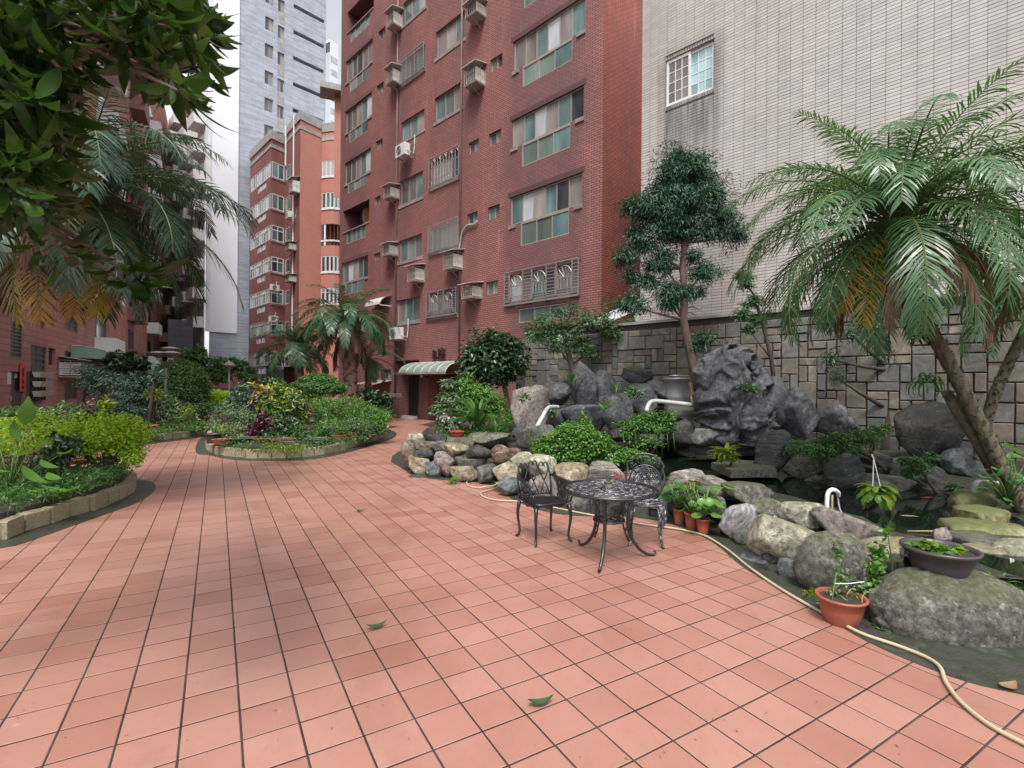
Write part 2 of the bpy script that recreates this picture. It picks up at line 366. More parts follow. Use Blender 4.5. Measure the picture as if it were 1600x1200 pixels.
for j in jobs:
    s0, s1, z0, z1 = j[1]
    if j[0] == 'up':
        window(FA, red, s0, s1, z0, z1, j[2], glassA, fw=.06, transom=None)
        for xa_, xb_ in ((s0-.03, s0+.35), (s1-.35, s1+.03)): sl = MB(); sl.box(xa_, xb_, -.05, .05, z0-.14, z0); sl.build('sill', m_sillc, red, FA)
        sd_ = MB(); sd_.box(s0-.1, s1+.1, -.012, .0, z1, z1+.2); sd_.build('lintel', m_brick_mid if s0 < -9 else m_brick_side, red, FA)
        me_ = sd_ and None
    elif j[0] == 'lo': window(FA, red, s0, s1, z0, z1-.02, j[2], [m_g_frost, m_g_teal, m_g_frost], fw=.05, y=.06)
    elif j[0] == 'sm': window(FA, red, s0, s1, z0, z1, 2, [m_g_dark, m_g_teal, m_g_curt], fw=.035, y=.12)
    elif j[0] == 'mid':
        window(FA, red, s0, s1, z0, z1, 3, [m_g_curt, m_g_teal, m_g_frost, m_g_curt], fw=.05, y=.13)
        sl = MB(); sl.box(s0-.08, s1+.08, -.03, .06, z0-.16, z0); sl.build('sill', m_sillc, red, FA)
    elif j[0] == 'bal':
        b = MB(); b.quad((s0,1.29,z0-.6), (s1,1.29,z0-.6), (s1,1.29,z1), (s0,1.29,z1)); b.build('recess_back', m_brick_mid, red, FA)
        window(FA, red, s0+.9, s1-.1, z0-.4, z1-.25, 2, [m_g_dark], y=1.2)
        r = MB(); r.box(s0, s1, -.04, .08, z0-.06, z0); r.build('handrail', m_sillc, red, FA)
def grille(style, a):
    s0, s1, z0, z1 = a; g = MB(); y0 = -.12; r = .011
    def bar(p, q_, rr=r): g.tube([p, q_], rr, 4, cap=False)
    for z in (z0-.04, z1+.04): g.box(s0-.04, s1+.04, y0-.02, y0+.02, z-.02, z+.02)
    for s in (s0-.04, s1+.04): g.box(s-.02, s+.02, y0-.02, y0+.02, z0-.04, z1+.04); g.box(s-.012, s+.012, y0, .02, z1, z1+.024); g.box(s-.012, s+.012, y0, .02, z0-.024, z0)
    if style == 'mesh':
        W, H = s1-s0, z1-z0; st = .13; k = -H
        while k < W:
            a0, b0 = max(k, 0), max(-k, 0); L = min(W-a0, H-b0)
            if L > 0:
                bar((s0+a0, y0, z0+b0), (s0+a0+L, y0, z0+b0+L), .008); bar((s0+a0, y0, z1-b0), (s0+a0+L, y0, z1-b0-L), .008)
            k += st
        for i in (1, 2): x = s0+W*i/3; g.box(x-.015, x+.015, y0-.015, y0+.015, z0, z1)
    elif style == 'bars':
        n = 10
        for i in range(1, n): x = s0+(s1-s0)*i/n; bar((x, y0, z0), (x, y0, z1-.12 if i % 2 else z1), .013)
        for z in (z0+.25, z0+.8): g.box(s0, s1, y0-.012, y0+.012, z-.012, z+.012)
        for i in range(5):
            c = s0+(s1-s0)*(i*2+1)/n; w2 = (s1-s0)/n*.8
            bar((c, y0, z1-.2), (c, y0, z1-.2), .01); g.tube([(c+w2*math.cos(t), y0, z1-.2+w2*math.sin(t)) for t in np.linspace(0, math.pi, 7)], .013, 4, cap=False)
    elif style == 'fan':
        n = 3 if s1-s0 > 2.2 else 2
        W = (s1-s0)/n
        for i in range(n):
            c = s0+W*(i+.5); w2 = W*.30; zc = z0+(z1-z0)*.55
            for x in (c-w2, c+w2): g.box(x-.02, x+.02, y0-.018, y0+.018, z0+.1*(z1-z0), z1)
            for k_ in range(5): x = c-w2+2*w2*(k_+.5)/5; bar((x, y0, z0+.22*(z1-z0)), (x, y0, zc), .012)
            g.tube([(c+w2*math.cos(t), y0, zc+w2*math.sin(t)*1.15) for t in np.linspace(0, math.pi, 11)], .018, 4, cap=False)
            g.box(c-w2, c+w2, y0-.015, y0+.015, zc-.015, zc+.015)
            for t in np.linspace(.35, math.pi-.35, 6): bar((c, y0, zc), (c+w2*math.cos(t), y0, zc+w2*math.sin(t)*1.1), .011)
        k_ = 10
        for i in range(n+1):
            xa = s0 if i == 0 else s0+W*i-W*.2; xb = s1 if i == n else s0+W*i+W*.2
            for z in np.linspace(z0, z1, 11): g.box(xa, xb, y0-.01, y0+.01, z-.013, z+.013)
        for z in np.linspace(z0, z0+.22*(z1-z0), 4): g.box(s0, s1, y0-.012, y0+.008, z-.013, z+.013)
    g.build('window_grille', m_grille, red, FA)
for j in jobs:
    if j[0] == 'mid' and j[3]: grille(j[3], j[1])
grille('fan', grA)
# drainpipes
for k_, (ut, ub, ve) in enumerate([(625, 617, 662), (725, 717, 565)]):
    sA, _ = hit(FA, (ut+ub)/2, 300); p = MB(); p.tube([(sA, -.06, .1 if k_ == 0 else 2.9), (sA, -.06, 29)], .045, 8); p.build('drainpipe', m_rustpipe, red, FA, smooth=True)
# entrance
def L2(name, dims, mat, **kw): b = MB(); b.box(*dims); o = b.build(name, mat, red, FA, **kw); return o
b = MB(); b.quad((s_rec0,1.19,0), (s_rec1,1.19,0), (s_rec1,1.19,z_rec), (s_rec0,1.19,z_rec)); b.build('recess_back', m_brick_mid, red, FA)
b = MB(); b.quad((s_e0,1.59,0), (s_e1,1.59,0), (s_e1,1.59,z_e), (s_e0,1.59,z_e)); b.build('hall_back', m_brick_mid, red, FA)
sd0, _ = hit(FA, 637, 600); sd1, _ = hit(FA, 650, 600)
L2('door', (sd0, sd1-.02, .06, .11, .1, 2.15), m_dark)
L2('door_step', (sd0-.25, sd1+.1, -.35, .05, 0, .13), m_white)
sc0, _ = hit(FA, 610, 600); sc1, _ = hit(FA, 638, 600)
uvbox('planter_wall', FA, (sc0, sd0-.06, -.45, -.2, 0, 1.05), m_brick, red)
L2('planter_cap', (sc0-.03, sd0-.3, -.48, -.17, 1.05, 1.22), m_sillc)
L2('house_number_plate', (s_rec1+.12, s_rec1+.28, -.015, .0, 2.05, 2.3), m_white)
L2('glass_door', (s_e0+1.0, s_e1-.05, .7, .74, 0, z_e-.25), m_g_frost)
# sign letters
m_sign = plain('sign_bronze', (.07,.04,.04), .4, .3)
def text(name, body, size, M, mat, parent, extrude=.02, **kw):
    cu = bpy.data.curves.new(name, 'FONT'); cu.body = body; cu.size = size; cu.extrude = extrude; cu.align_x = 'CENTER'; cu.align_y = 'CENTER'
    o = bpy.data.objects.new(name, cu); link(o); bpy.context.view_layer.update()
    me = bpy.data.meshes.new_from_object(o.evaluated_get(bpy.context.evaluated_depsgraph_get())); bpy.data.objects.remove(o)
    me.name = name; me.materials.clear(); me.materials.append(mat)
    return inst(name, me, parent, M, **kw)
RX = Matrix.Rotation(math.pi/2, 4, 'X')
for ch, u_, v_ in (('B', 680.5, 555), ('座', 691.5, 554)):
    s_, z_ = hit(FA, u_, v_); text('sign_letter', ch, .62, FA @ Matrix.Translation((s_, -.06, z_)) @ RX, m_sign, red, .03)
s_, z_ = hit(FA, 656, 592); 
# canopy over the entrance (curved ribbed sheet)
can = thing('entrance_canopy', 'grey green curved ribbed canopy over the ground floor entrance of the dark red block', 'canopy', M=FA)
c0, _ = hit(FA, 655, 575); c1, _ = hit(FA, 728, 575); _, zc1 = hit(FA, 690, 566)
cb = MB(); n = 9; dep = 1.15
pr = [(0 - dep*math.sin(t)*1.0, zc1 - .55 + .55*math.cos(t)) for t in np.linspace(0, math.pi/2*.95, n)]
for i in range(n-1):
    (ya, za), (yb, zb) = pr[i], pr[i+1]; cb.quad((c0,yb,zb), (c1,yb,zb), (c1,ya,za), (c0,ya,za))
cb.build('canopy_sheet', m_awn, can, FA, smooth=True)
cb = MB(); cb.add([(c0, y, z) for y, z in pr] + [(c0-1.15, 0, pr[-1][1]+.02)], [tuple([n] + [i, i+1]) for i in range(n-1)]); cb.build('canopy_end', m_awn, can, FA)
for k_ in range(7):
    x = c0+(c1-c0)*k_/6; cb = MB(); cb.tube([(x, y-.01, z+.012) for y, z in pr], .022, 5); cb.build('rib', m_acw, can, FA)
cb = MB(); cb.box(c0-1.1, c1, pr[-1][0]-.02, pr[-1][0]+.02, pr[-1][1]-.08, pr[-1][1]); cb.build('gutter', m_sillc, can, FA)
cb = MB(); cb.tube([(c0+1.6, 0, pr[-1][1]-.9), (c0+1.6, -.35, pr[-1][1]-.35), (c0+1.6, -1.0, pr[-1][1]-.08)], .03, 6); cb.build('bracket', m_sign, can, FA)
# white arched awning higher up left, small lean-to roof
aw = thing('window_awning', 'small arched off-white awning on the red facade above the split air conditioner', 'awning', M=FA)
a0, za = hit(FA, 588, 468); a1, _ = hit(FA, 612, 468); cb = MB()
pr = [(-.7*math.sin(t), za - .5 + .5*math.cos(t)) for t in np.linspace(0, 1.5, 7)]
for i in range(6):
    (ya, z1_), (yb, z2_) = pr[i], pr[i+1]; cb.quad((a0,yb,z2_), (a1,yb,z2_), (a1,ya,z1_), (a0,ya,z1_)); cb.quad((a0,ya,z1_-.02), (a1,ya,z1_-.02), (a1,yb,z2_-.02), (a0,yb,z2_-.02))
cb.build('awning_sheet', m_acw, aw, FA); cb = MB(); cb.box(a1-.03, a1, -.7, 0, za-.55, za-.5); cb.build('side_rail', m_acw, aw, FA)
lt = thing('lean_to_roof', 'small grey corrugated lean-to roof low on the red wall left of the drainpipe', 'roof', M=FA)
l0, zl = hit(FA, 583, 598); l1, _ = hit(FA, 612, 598)
for k_ in range(6):
    x0 = l0+(l1-l0)*k_/6; x1 = l0+(l1-l0)*(k_+1)/6; cb = MB(); cb.add([(x0,-1.1,zl-.1), ((x0+x1)/2,-1.1,zl-.05), (x1,-1.1,zl-.1), (x0,.0,zl+.12), ((x0+x1)/2,0,zl+.17), (x1,0,zl+.12)], [(0,1,4,3), (1,2,5,4)]); cb.build('sheet', m_sillc, lt, FA)
cb = MB(); cb.box(l0, l0+.06, -1.0, -.94, 0, zl-.1); cb.build('post', m_rustpipe, lt, FA)

# ---- air conditioners
def ac(kind, Fm, u0, u1, vt, vb, label, w=None, dep=.55, group='air conditioners on the building walls'):
    s1, zt = hit(Fm, u1, vt, -dep*.5); _, zb = hit(Fm, u1, vb, -dep*.5)
    w = w or .62; s0 = s1-w; h = (zt-zb)*.8
    o = thing('air_conditioner', label, 'air conditioner', group=group, M=Fm @ Matrix.Translation((s0, 0, zb)))
    M_ = WM[o]
    if kind == 'window':
        b = MB(); b.box(.06, w-.04, -dep+.05, .05, .10, h*.72); b.build('casing', m_acw if w < .9 else m_wframe, o, M_)
        b = MB()
        for z in np.linspace(.14, h*.68, 7): b.box(.1, w-.08, -dep+.035, -dep+.05, z, z+.022)
        for z in np.linspace(.16, h*.66, 5): b.box(.05, .06, -dep+.12, -.12, z, z+.02)
        b.build('louvre', m_acdark, o, M_)
        b = MB(); r = .012
        for z in (.04, h*.42, h*.82):
            for p_, q_ in (((0,0,z),(0,-dep,z)), ((0,-dep,z),(w,-dep,z)), ((w,-dep,z),(w,0,z))): b.tube([p_, q_], r, 4)
        for x in np.linspace(0, w, 6): b.tube([(x,-dep,.04), (x,-dep,h*.82)], r*.8, 4)
        for y in (-dep*.5, 0): b.tube([(0,y,.04), (0,y,h*.82)], r, 4); b.tube([(w,y,.04), (w,y,h*.82)], r, 4)
        b.build('cage', m_acg, o, M_)
        b = MB(); b.box(0, w, -dep, 0, .0, .035); b.build('tray', m_acg, o, M_)
        b = MB(); b.add([(-.12,-dep-.14,h*.84), (w+.12,-dep-.14,h*.84), (w+.12,.0,h), (-.12,0,h), (-.12,-dep-.14,h*.84+.025), (w+.12,-dep-.14,h*.84+.025), (w+.12,0,h+.025), (-.12,0,h+.025)],
              [(0,3,2,1), (4,5,6,7), (0,1,5,4), (1,2,6,5), (0,4,7,3)]); b.build('rain_hood', m_acw, o, M_)
        b = MB(); b.tube([(w*.5,-dep*.8,.0), (w*.5,-.0,-.25)], .018, 5); b.build('brace', m_acg, o, M_)
    else:
        w2 = .82; h = .6
        b = MB(); b.box(0, w2, -dep, -dep+.32, .06, h+.06); b.build('casing', m_wframe, o, M_)
        b = MB(); c = (w2*.38, -dep-.004, h*.5+.06)
        for rr in (.23, .18, .12, .06): b.tube([(c[0]+rr*math.cos(t), c[1], c[2]+rr*math.sin(t)) for t in np.linspace(0, 2*math.pi, 17)], .007, 4, cap=False)
        b.build('fan_guard', m_acw, o, M_)
        b = MB(); b.add([(c[0]+.22*math.cos(t), c[1]-.001, c[2]+.22*math.sin(t)) for t in np.linspace(0, 2*math.pi, 17)[:-1]], [tuple(range(16))]); b.build('fan', m_acdark, o, M_)
        b = MB()
        for x in (.08, w2-.1): b.box(x, x+.04, -dep-.03, .0, .02, .06); b.add([(x,0,-.35), (x+.03,0,-.35), (x+.03,-dep,.02), (x,-dep,.02)], [(0,1,2,3)])
        b.build('bracket', m_acg, o, M_)
        b = MB(); b.tube([(w2,-dep*.7,.3), (w2+.12,-dep*.6,.2), (w2+.15,-.1,.15), (w2+.12,-.04,.6), (w2+.12,-.04,1.1)], .03, 6); b.build('pipe', m_pvc, o, M_, smooth=True)
    return o
for a in [('window', 592, 622, 4, 40, 'hooded cage air conditioner beside the highest open balcony of the dark red facade'),
          ('window', 589, 621, 93, 129, 'open caged air conditioner left of the upper diamond mesh window'),
          ('window', 586, 617, 281, 309, 'caged air conditioner with blue grey lining just above the balcony with hanging laundry'),
          ('window', 582, 615, 372, 399, 'cream air conditioner under a wide hood one storey above the white arched awning'),
          ('split', 606, 636, 207, 246, 'white fan unit beside teal panes halfway up the dark red facade'),
          ('window', 718, 752, -8, 22, 'caged air conditioner cut by the top edge above the middle drainpipe'),
          ('window', 711, 751, 88, 130, 'large broad hooded caged air conditioner above the small lone window beside the middle drainpipe'),
          ('window', 676, 716, 380, 420, 'big boxed air conditioner on an angle bracket below the diamond mesh window'),
          ('window', 623, 656, 404, 440, 'cream air conditioner with curling white hose under a corrugated hood at third floor'),
          ('window', 706, 746, 433, 466, 'caged air conditioner hanging right of the fan pattern grille near the entrance'),
          ('split', 600, 626, 502, 532, 'white split unit on a shelf low on the red wall behind the palm fronds')]:
    kind_, u0, u1, vt, vb, lab = a; ac(kind_, FA, u0, u1, vt, vb, lab, w=.72 if u1-u0 > 33 else .62)
# white pipe loops
pp = thing('hose_run', 'white insulated pipe running down the red wall beside the boxed air conditioner', 'pipe', M=FA)
pts = []
for u_, v_ in ((746, 345), (742, 350), (730, 352), (722, 362), (719, 380), (716, 398), (708, 405)):
    s_, z_ = hit(FA, u_, v_, -.08); pts.append((s_, -.08, z_))
b = MB(); b.tube(pts, .04, 6); b.build('pipe', m_pvc, pp, FA, smooth=True)
# laundry on lower open balcony
ld = thing('laundry', 'orange and dark shirts hanging on the open brick balcony', 'laundry', M=FA)
for k_, (u_, c_) in enumerate(((566, (.03,.03,.05)), (570, (.35,.33,.35)), (574, (.5,.15,.05)))):
    s_, z_ = hit(FA, u_, 325, .5); b = MB(); b.add([(s_-.22,.5,z_), (s_+.22,.5,z_), (s_+.25,.56,z_-.5), (s_+.2,.5,z_-1.0), (s_-.2,.54,z_-1.05), (s_-.25,.47,z_-.5)], [(0,1,2,5), (5,2,3,4)])
    b.build('shirt', plain('cloth%d' % k_, c_, .9), ld, FA)

# ---- middle salmon building (zigzag plan, curved bay)
TOP = 26.6
def P2(u, Y): return V((ray(u, 600).x*Y, Y, 0))
pA, pB, pC, pD, pE = P2(388, 54.3), P2(421, 49.6), P2(443, 50.9), P2(466, 47.7), P2(500, 49.6)
pF = P2(536, 50.5)
mid = thing('apartment_building', 'salmon brick apartment block in the distance with stepped bays and a grey roof band', 'building', loc=tuple(pB))
def seg(p, q_): return frame((p.x, p.y), ((q_-p).x, (q_-p).y)), (q_-p).length
nf = 8; PZ = 3.13; z_off = 23.3   # top window head
heads = [z_off + .35 - i*PZ for i in range(nf)]
ribs = [m_g_pale, m_g_pale, m_g_teal, m_g_curt]
# face A-B ribbon windows
Fm, L = seg(pA, pB); hs_ = []
for h_ in heads[:7]: hs_ += [(.25, L-.05, h_-1.45, h_), (L*.38, L*.78, h_-2.2, h_-1.55)]
wall('wall', Fm, 0, L, 3.4, TOP, hs_, m_brick_mid, mid, depth=.12)
for i, h_ in enumerate(heads[:7]):
    window(Fm, mid, .25, L-.05, h_-1.45, h_, 9, ribs, m_wframe if i < 5 else m_alu, y=.04, fw=.08, transom=.72 if i > 1 else None, mull=.07)
    window(Fm, mid, L*.38, L*.78, h_-2.2, h_-1.55, 3, [m_g_pale], m_wframe, y=.08, fw=.05, mull=.18)
Fm, L = seg(pB, pC); hs_ = [(.08, L-.1, h_-1.5, h_) for h_ in heads[:7]]
wall('wall', Fm, 0, L, 3.4, TOP, hs_, m_brick_mid, mid, depth=.1)
for i, h_ in enumerate(heads[:7]): window(Fm, mid, .08, L-.1, h_-1.5, h_, 2, [m_g_teal, m_g_dark] if i else [m_g_teal], m_wframe, y=.03, fw=.08, transom=.7 if i > 1 else None, mull=.08)
for i, h_ in enumerate(heads[:7]):
    b = MB(); b.box(-.02, L, -.06, .08, h_-1.68, h_-1.5); b.build('sill', m_sillc, mid, Fm)
Fm, L = seg(pC, pD); hs_ = [(.15, L*.36, h_-1.5, h_-.1) for h_ in heads[:7]]
wall('wall', Fm, 0, L, 3.4, TOP+.9, hs_, m_brick_mid, mid, depth=.12); FCD = Fm; LCD = L
for h_ in heads[:7]: window(Fm, mid, .15, L*.36, h_-1.5, h_-.1, 1, [m_g_teal, m_g_dark], m_wframe, y=.04, fw=.08)
Fm, L = seg(pD, pE); wall('wall', Fm, 0, L, 0, TOP+.9, [], m_brick_salmon, mid); FDE = Fm; LDE = L
# curved bay
cN = 7; base = seg(pE, pF)[0]; LB_ = 2.6
arc = [base @ V((LB_*(i/cN), -.85*math.sin(math.pi*i/cN), 0)) for i in range(cN+1)]
for i in range(cN):
    Fm, L = seg(arc[i], arc[i+1]); hs_ = [(0, L, h_-1.55 if k_ != 2 else h_-2.1, h_) for k_, h_ in enumerate(heads[:6]) if i < cN-1]
    wall('bay_wall', Fm, 0, L, 0, TOP+.6, hs_, m_brick_salmon, mid, depth=.1)
    if i < cN-1:
        for k_, h_ in enumerate(heads[:6]):
            if k_ != 2: window(Fm, mid, 0, L, h_-1.55, h_, 1, [m_g_pale, m_g_teal] if k_ < 2 else [m_g_curt, m_g_dark], m_wframe, y=.05, fw=.09, transom=.7 if k_ > 3 else None)
    for h_ in heads[:6]:
        b = MB(); b.box(0, L, -.07, .05, h_-1.72, h_-1.56); b.build('sill', m_white, mid, Fm)
b = MB(); Fm, L = seg(arc[0]+V((.35,.75,0)), arc[-1]+V((.3,.75,0))); b.box(-.2, L, 0, .1, 3, TOP-1); b.build('bay_core', m_brick_mid, mid, Fm)
# roof bands
for (p_, q_, t_) in ((pA, pB, TOP), (pB, pC, TOP), (pC, pD, TOP+.9), (pD, pE, TOP+.9)):
    Fm, L = seg(p_, q_); b = MB(); b.box(-.06, L+.06, -.08, .3, t_-.75, t_+.1); b.build('parapet', m_conc, mid, Fm)
    b = MB(); b.box(-.03, L+.03, -.05, .1, t_-1.6, t_-1.25); b.build('roof_band', m_conc, mid, Fm)
for i in range(cN):
    Fm, L = seg(arc[i], arc[i+1]); b = MB(); b.box(-.02, L+.02, -.08, .3, TOP-.15, TOP+.7); b.build('parapet', m_conc, mid, Fm)
    b = MB(); b.box(-.02, L+.02, -.05, .1, TOP-1.0, TOP-.65); b.build('roof_band', m_conc, mid, Fm)
cap_ = MB(); pts = [pA, pB, pC, pD, pE, arc[-1], arc[-1]+V((7,14,0)), pA+V((4,10,0))]
cap_.add([p + V((0,0,TOP-.1)) for p in pts], [tuple(range(len(pts)))]); cap_.build('roof', m_conc, mid)
b = MB(); b.add([p_ + V((0,0,3.4)) for p_ in (pA, pB, pC, pD, pD+V((3,6,0)), pA+V((3,6,0)))], [(5,4,3,2,1,0)]); b.build('soffit', m_brick_mid, mid)
Fm, L = seg(pA+V((2.6,2.7,0)), pD+V((1.8,1.9,0))); wall('ground_wall', Fm, 0, L, 0, 3.4, [], m_brick_mid, mid)
dp = MB(); s_, _ = hit(FCD, 459, 400); dp.tube([(LCD*.62, -.08, 4), (LCD*.62, -.08, TOP+1.2)], .07, 6); dp.tube([(.3, -.08, TOP-3), (.35,-.1,TOP+1)], .08, 6); dp.build('drainpipe', m_white, mid, FCD)
for a in [('window', 443, 463, 268, 300, 'pale hooded air conditioner high on the distant salmon block', FCD), ('split', 441, 458, 325, 340, 'white boxed fan unit on the distant salmon block below the highest hooded one', FCD),
          ('window', 437, 457, 373, 390, 'hooded air conditioner on the distant salmon block at its middle storeys', FCD), ('window', 436, 457, 424, 440, 'hooded air conditioner beside the big white fan unit on the distant salmon block', FCD),
          ('split', 414, 436, 440, 457, 'white fan unit under the white framed corner window of the distant block', seg(pB, pC)[0]), ('split', 414, 434, 493, 505, 'white fan unit lowest on the corner of the distant salmon block', seg(pB, pC)[0])]:
    k_, u0, u1, vt, vb, lab, Fm = a; ac(k_, Fm, u0, u1, vt, vb, lab, w=1.0, dep=.7, group='air conditioners on the distant block')

# ---- grey tiled tower with white panel and balconies
t0 = P2(326, 53); FT = frame((t0.x, t0.y), DS)
tow = thing('tower_block', 'very tall pale grey slate tiled tower with a blank white panel and small square windows', 'building', M=FT)
sW1, _ = hit(FT, 372, 250); sR, _ = hit(FT, 509, 100); sb0, zb0 = hit(FT, 458, 6)
holes = []; js = []
_, zf0 = hit(FT, 414, 24); _, zf1 = hit(FT, 414, 194); pitch = (zf0-zf1)/4
wa0, _ = hit(FT, 413.5, 120); wa1, _ = hit(FT, 427, 120); wb0, _ = hit(FT, 433.5, 120); wb1, _ = hit(FT, 444, 120)
zA = zf0
for i in range(-3, 9):
    z1_ = zA - pitch*i
    holes += [(wa0, wa1, z1_-1.5, z1_), (wb0, wb1, z1_-1.75, z1_-.3)]; js += [(wa0, wa1, z1_-1.5, z1_), (wb0, wb1, z1_-1.75, z1_-.3)]
_, zl0 = hit(FT, 458, 5); sl0, _ = hit(FT, 458, 100)
for i in range(-2, 9): holes.append((sl0, sR-.25, zl0-pitch*i-.45, zl0-pitch*i, .9))  # slots stand in for the shadow line beneath each slab
_, zw = hit(FT, 340, 519); _, zg = hit(FT, 340, 602)
wall('wall', FT, 0, sR, 0, 62, holes, m_grey_tile, tow, depth=.3)
b = MB()
for i in range(-2, 9): b.quad((sl0,.89,zl0-pitch*i-.45), (sR-.25,.89,zl0-pitch*i-.45), (sR-.25,.89,zl0-pitch*i), (sl0,.89,zl0-pitch*i))
b.build('slot_shade_back', m_grey_dark, tow, FT)  # dark backing puts the slab shadow into the colour
for a in js: window(FT, tow, *a, 2, [m_g_curt, m_g_dark], m_alu, y=.2, fw=.07)
for i in range(-3, 9):
    b = MB(); z1_ = zA-pitch*i; b.box(wb0, wb1, -.02, .1, z1_-3.05, z1_-1.8); b.build('spandrel', m_conc, tow, FT)
b = MB(); b.box(.0, sW1, -.12, .02, zw, 61.5); b.build('white_panel', m_whitewall, tow, FT)
b = MB(); b.box(-.35, 0, -.2, .1, zw, 61.5); b.build('white_fin', m_white, tow, FT)
b = MB(); b.box(sR-.03, sR+.0, 0.02, 14, 0, 62); b.build('east_wall', m_whitewall, tow, FT)
FTL = frame(tuple(FT @ V((-.35-26*1, 0, 0))), DF); 
O2 = FT @ V((-.35, .3, 0)); O3 = O2 - V((DF[0], DF[1], 0))*26; FTL = frame((O3.x, O3.y), DF)
wall('balcony_wall', FTL, 0, 26, 0, 62, [], m_white, tow)
i = 0; z_ = zw+.4
while z_ < 60:
    for x0 in (23.2, 19.2, 14.5):
        b = MB(); b.box(x0, x0+2.6, -1.1, 0, z_, z_+.14); b.box(x0, x0+2.6, -1.1, -.98, z_+.14, z_+1.15); b.box(x0, x0+.12, -.98, 0, z_+.14, z_+1.15); b.box(x0+2.48, x0+2.6, -.98, 0, z_+.14, z_+1.15)
        o = b.build('balcony', m_white, tow, FTL)
        q_ = MB(); q_.box(x0+.3, x0+2.4, -.05, -.01, z_+.14, z_+2.4); q_.build('balcony_door', m_g_pale, o, FTL)
    z_ += pitch
# podium in front of tower
pod = thing('podium_wall', 'low dark slate tiled podium wall left of the tower foot behind the round bush', 'wall', M=FT)
xl, _ = hit(FT, 262, 560, -.6); xm, _ = hit(FT, 301, 560, -.6); wall('wall', FT @ Matrix.Translation((0,-.6,0)), xl, xm, 0, zw+.9, [], m_grey_dark, pod)
b = MB(); b.box(xl, xm, -.58, 3, zw+.5, zw+.85); b.build('coping', m_grey_dark, pod, FT)
gw = thing('garden_wall', 'wine red low garden wall at the far end of the courtyard behind the slim lamp post', 'wall')
g0, g1 = P2(268, 40), P2(402, 46); Fm, L = seg(g0, g1); wall('wall', Fm, 0, L, 0, 2.9, [], m_brick_mid, gw)
b = MB(); b.box(0, L, -.15, .3, 2.9, 3.15); b.build('coping', m_grey_dark, gw, Fm); b = MB(); b.box(0, L, -.06, .0, 1.1, 1.25); b.build('band', m_grey_dark, gw, Fm)

# distant bits above the salmon roof: red stair tower with concrete lip
st = thing('stair_tower', 'narrow salmon stair tower with a grey lip beside the dark red block', 'building')
p0, p1 = P2(519, 44), P2(545, 44.5); Fm, L = seg(p0, p1); wall('wall', Fm, 0, L, 18, 27, [], m_brick_salmon, st); b = MB(); b.box(-1.2, L, -.9, 1, 27, 27.5); b.build('roof_lip', m_conc, st, Fm)
ft = thing('far_tower', 'hazy white far tower seen in the sky gap left of the dark red block', 'building')
p0, p1 = P2(511, 120), P2(524, 122); Fm, L = seg(p0, p1); wall('wall', Fm, 0, L, 0, 84, [], m_whitewall, ft); b = MB(); b.box(0, L, 0.1, 12, 83.5, 84); b.build('roof', m_whitewall, ft, Fm)
for i in range(20):
    b = MB(); b.box(.2, L-.2, -.05, 0, 20+i*3.1, 21.4+i*3.1); b.build('window', m_g_pale, ft, Fm)

# ---- left rose brick building
DA = (-.502, .865)
l0 = P2(-60, 13.2); FLm = frame((l0.x, l0.y), DA)   # x runs away from the camera
lef = thing('apartment_building', 'rose brick apartment building with a dark door behind the lime hedge', 'building', M=FLm)
def ql(u0, u1, vt, vb): s0, zt = hit(FLm, u0, vt); s1, _ = hit(FLm, u1, vt); _, zb = hit(FLm, u0, vb); return min(s0, s1), max(s0, s1), zb, zt
dL = ql(17, 38, 580, 668); dL = (dL[0], dL[1], .05, dL[3]); wUp = ql(17, 37, 500, 558); w1 = ql(48, 73, 538, 628); w2 = ql(101, 122, 548, 625)
gap1 = ql(76, 87, 543, 570)
hl = [dL, wUp, w1, w2, gap1]
for k_ in range(1, 6):
    for h_ in (w1, w2, wUp): hl.append((h_[0], h_[1], h_[2]+3.1*k_ + (0 if h_ is not wUp else .0), h_[3]+3.1*k_))
_, zroof = hit(FLm, 260, 20)
wall('wall', FLm, -6, 60, -.05, 34, [h for h in hl], m_brick_left, lef, depth=.15)
b = MB(); b.box(-6, 60, .02, 12, 33.8, 34); b.build('roof', m_conc, lef, FLm)
m_ldoor = MT('dark_green_door', [(.035,.05,.035), (.055,.06,.04)], scale=5, rough=.5)
m_lwin = MT('dusty_window', [(.07,.07,.055), (.11,.10,.08)], scale=6, rough=.4)
b = MB(); b.box(dL[0], dL[1], .08, .12, dL[2], dL[3]); dr = b.build('door', m_ldoor, lef, FLm)
b = MB()
for z in np.linspace(dL[2]+1.0, dL[3]-.3, 11): b.box(dL[0]+.03, dL[1]-.03, .06, .08, z, z+.05)
b.build('door_slat', m_lwin, dr, FLm)
b = MB(); b.tube([(dL[0]+.12,.02,1.05), (dL[0]+.12,.02,1.2)], .02, 6); b.build('handle', m_pvc, dr, FLm)
for h_ in hl[1:]:
    if h_ is gap1:
        b = MB(); b.box(h_[0], h_[1], .12, .14, h_[2], h_[3]); b.build('vent_shade_sheet', m_dark, lef, FLm); continue  # dark sheet painted as the shade inside the wall opening
    window(FLm, lef, h_[0], h_[1], h_[2], h_[3], 2, [m_lwin], m_lwin, y=.08, fw=.06, rows=9 if h_[1]-h_[0] > 1.2 else 1, mull=.05) if h_[2] < 4 else window(FLm, lef, h_[0], h_[1], h_[2], h_[3], 2, [m_g_dark, m_g_curt], m_alu, y=.08)
text('door_number', '26', .28, FLm @ Matrix.Translation(((dL[0]+dL[1])/2, .05, dL[3]-.14)) @ RX, m_acw, dr, .01)
hp = MB(); hp.box(dL[0]-.02-.28, dL[0]-.04, -.02, 0, dL[3]-.42, dL[3]-.05); hp.build('number_plate', m_wframe, lef, FLm)
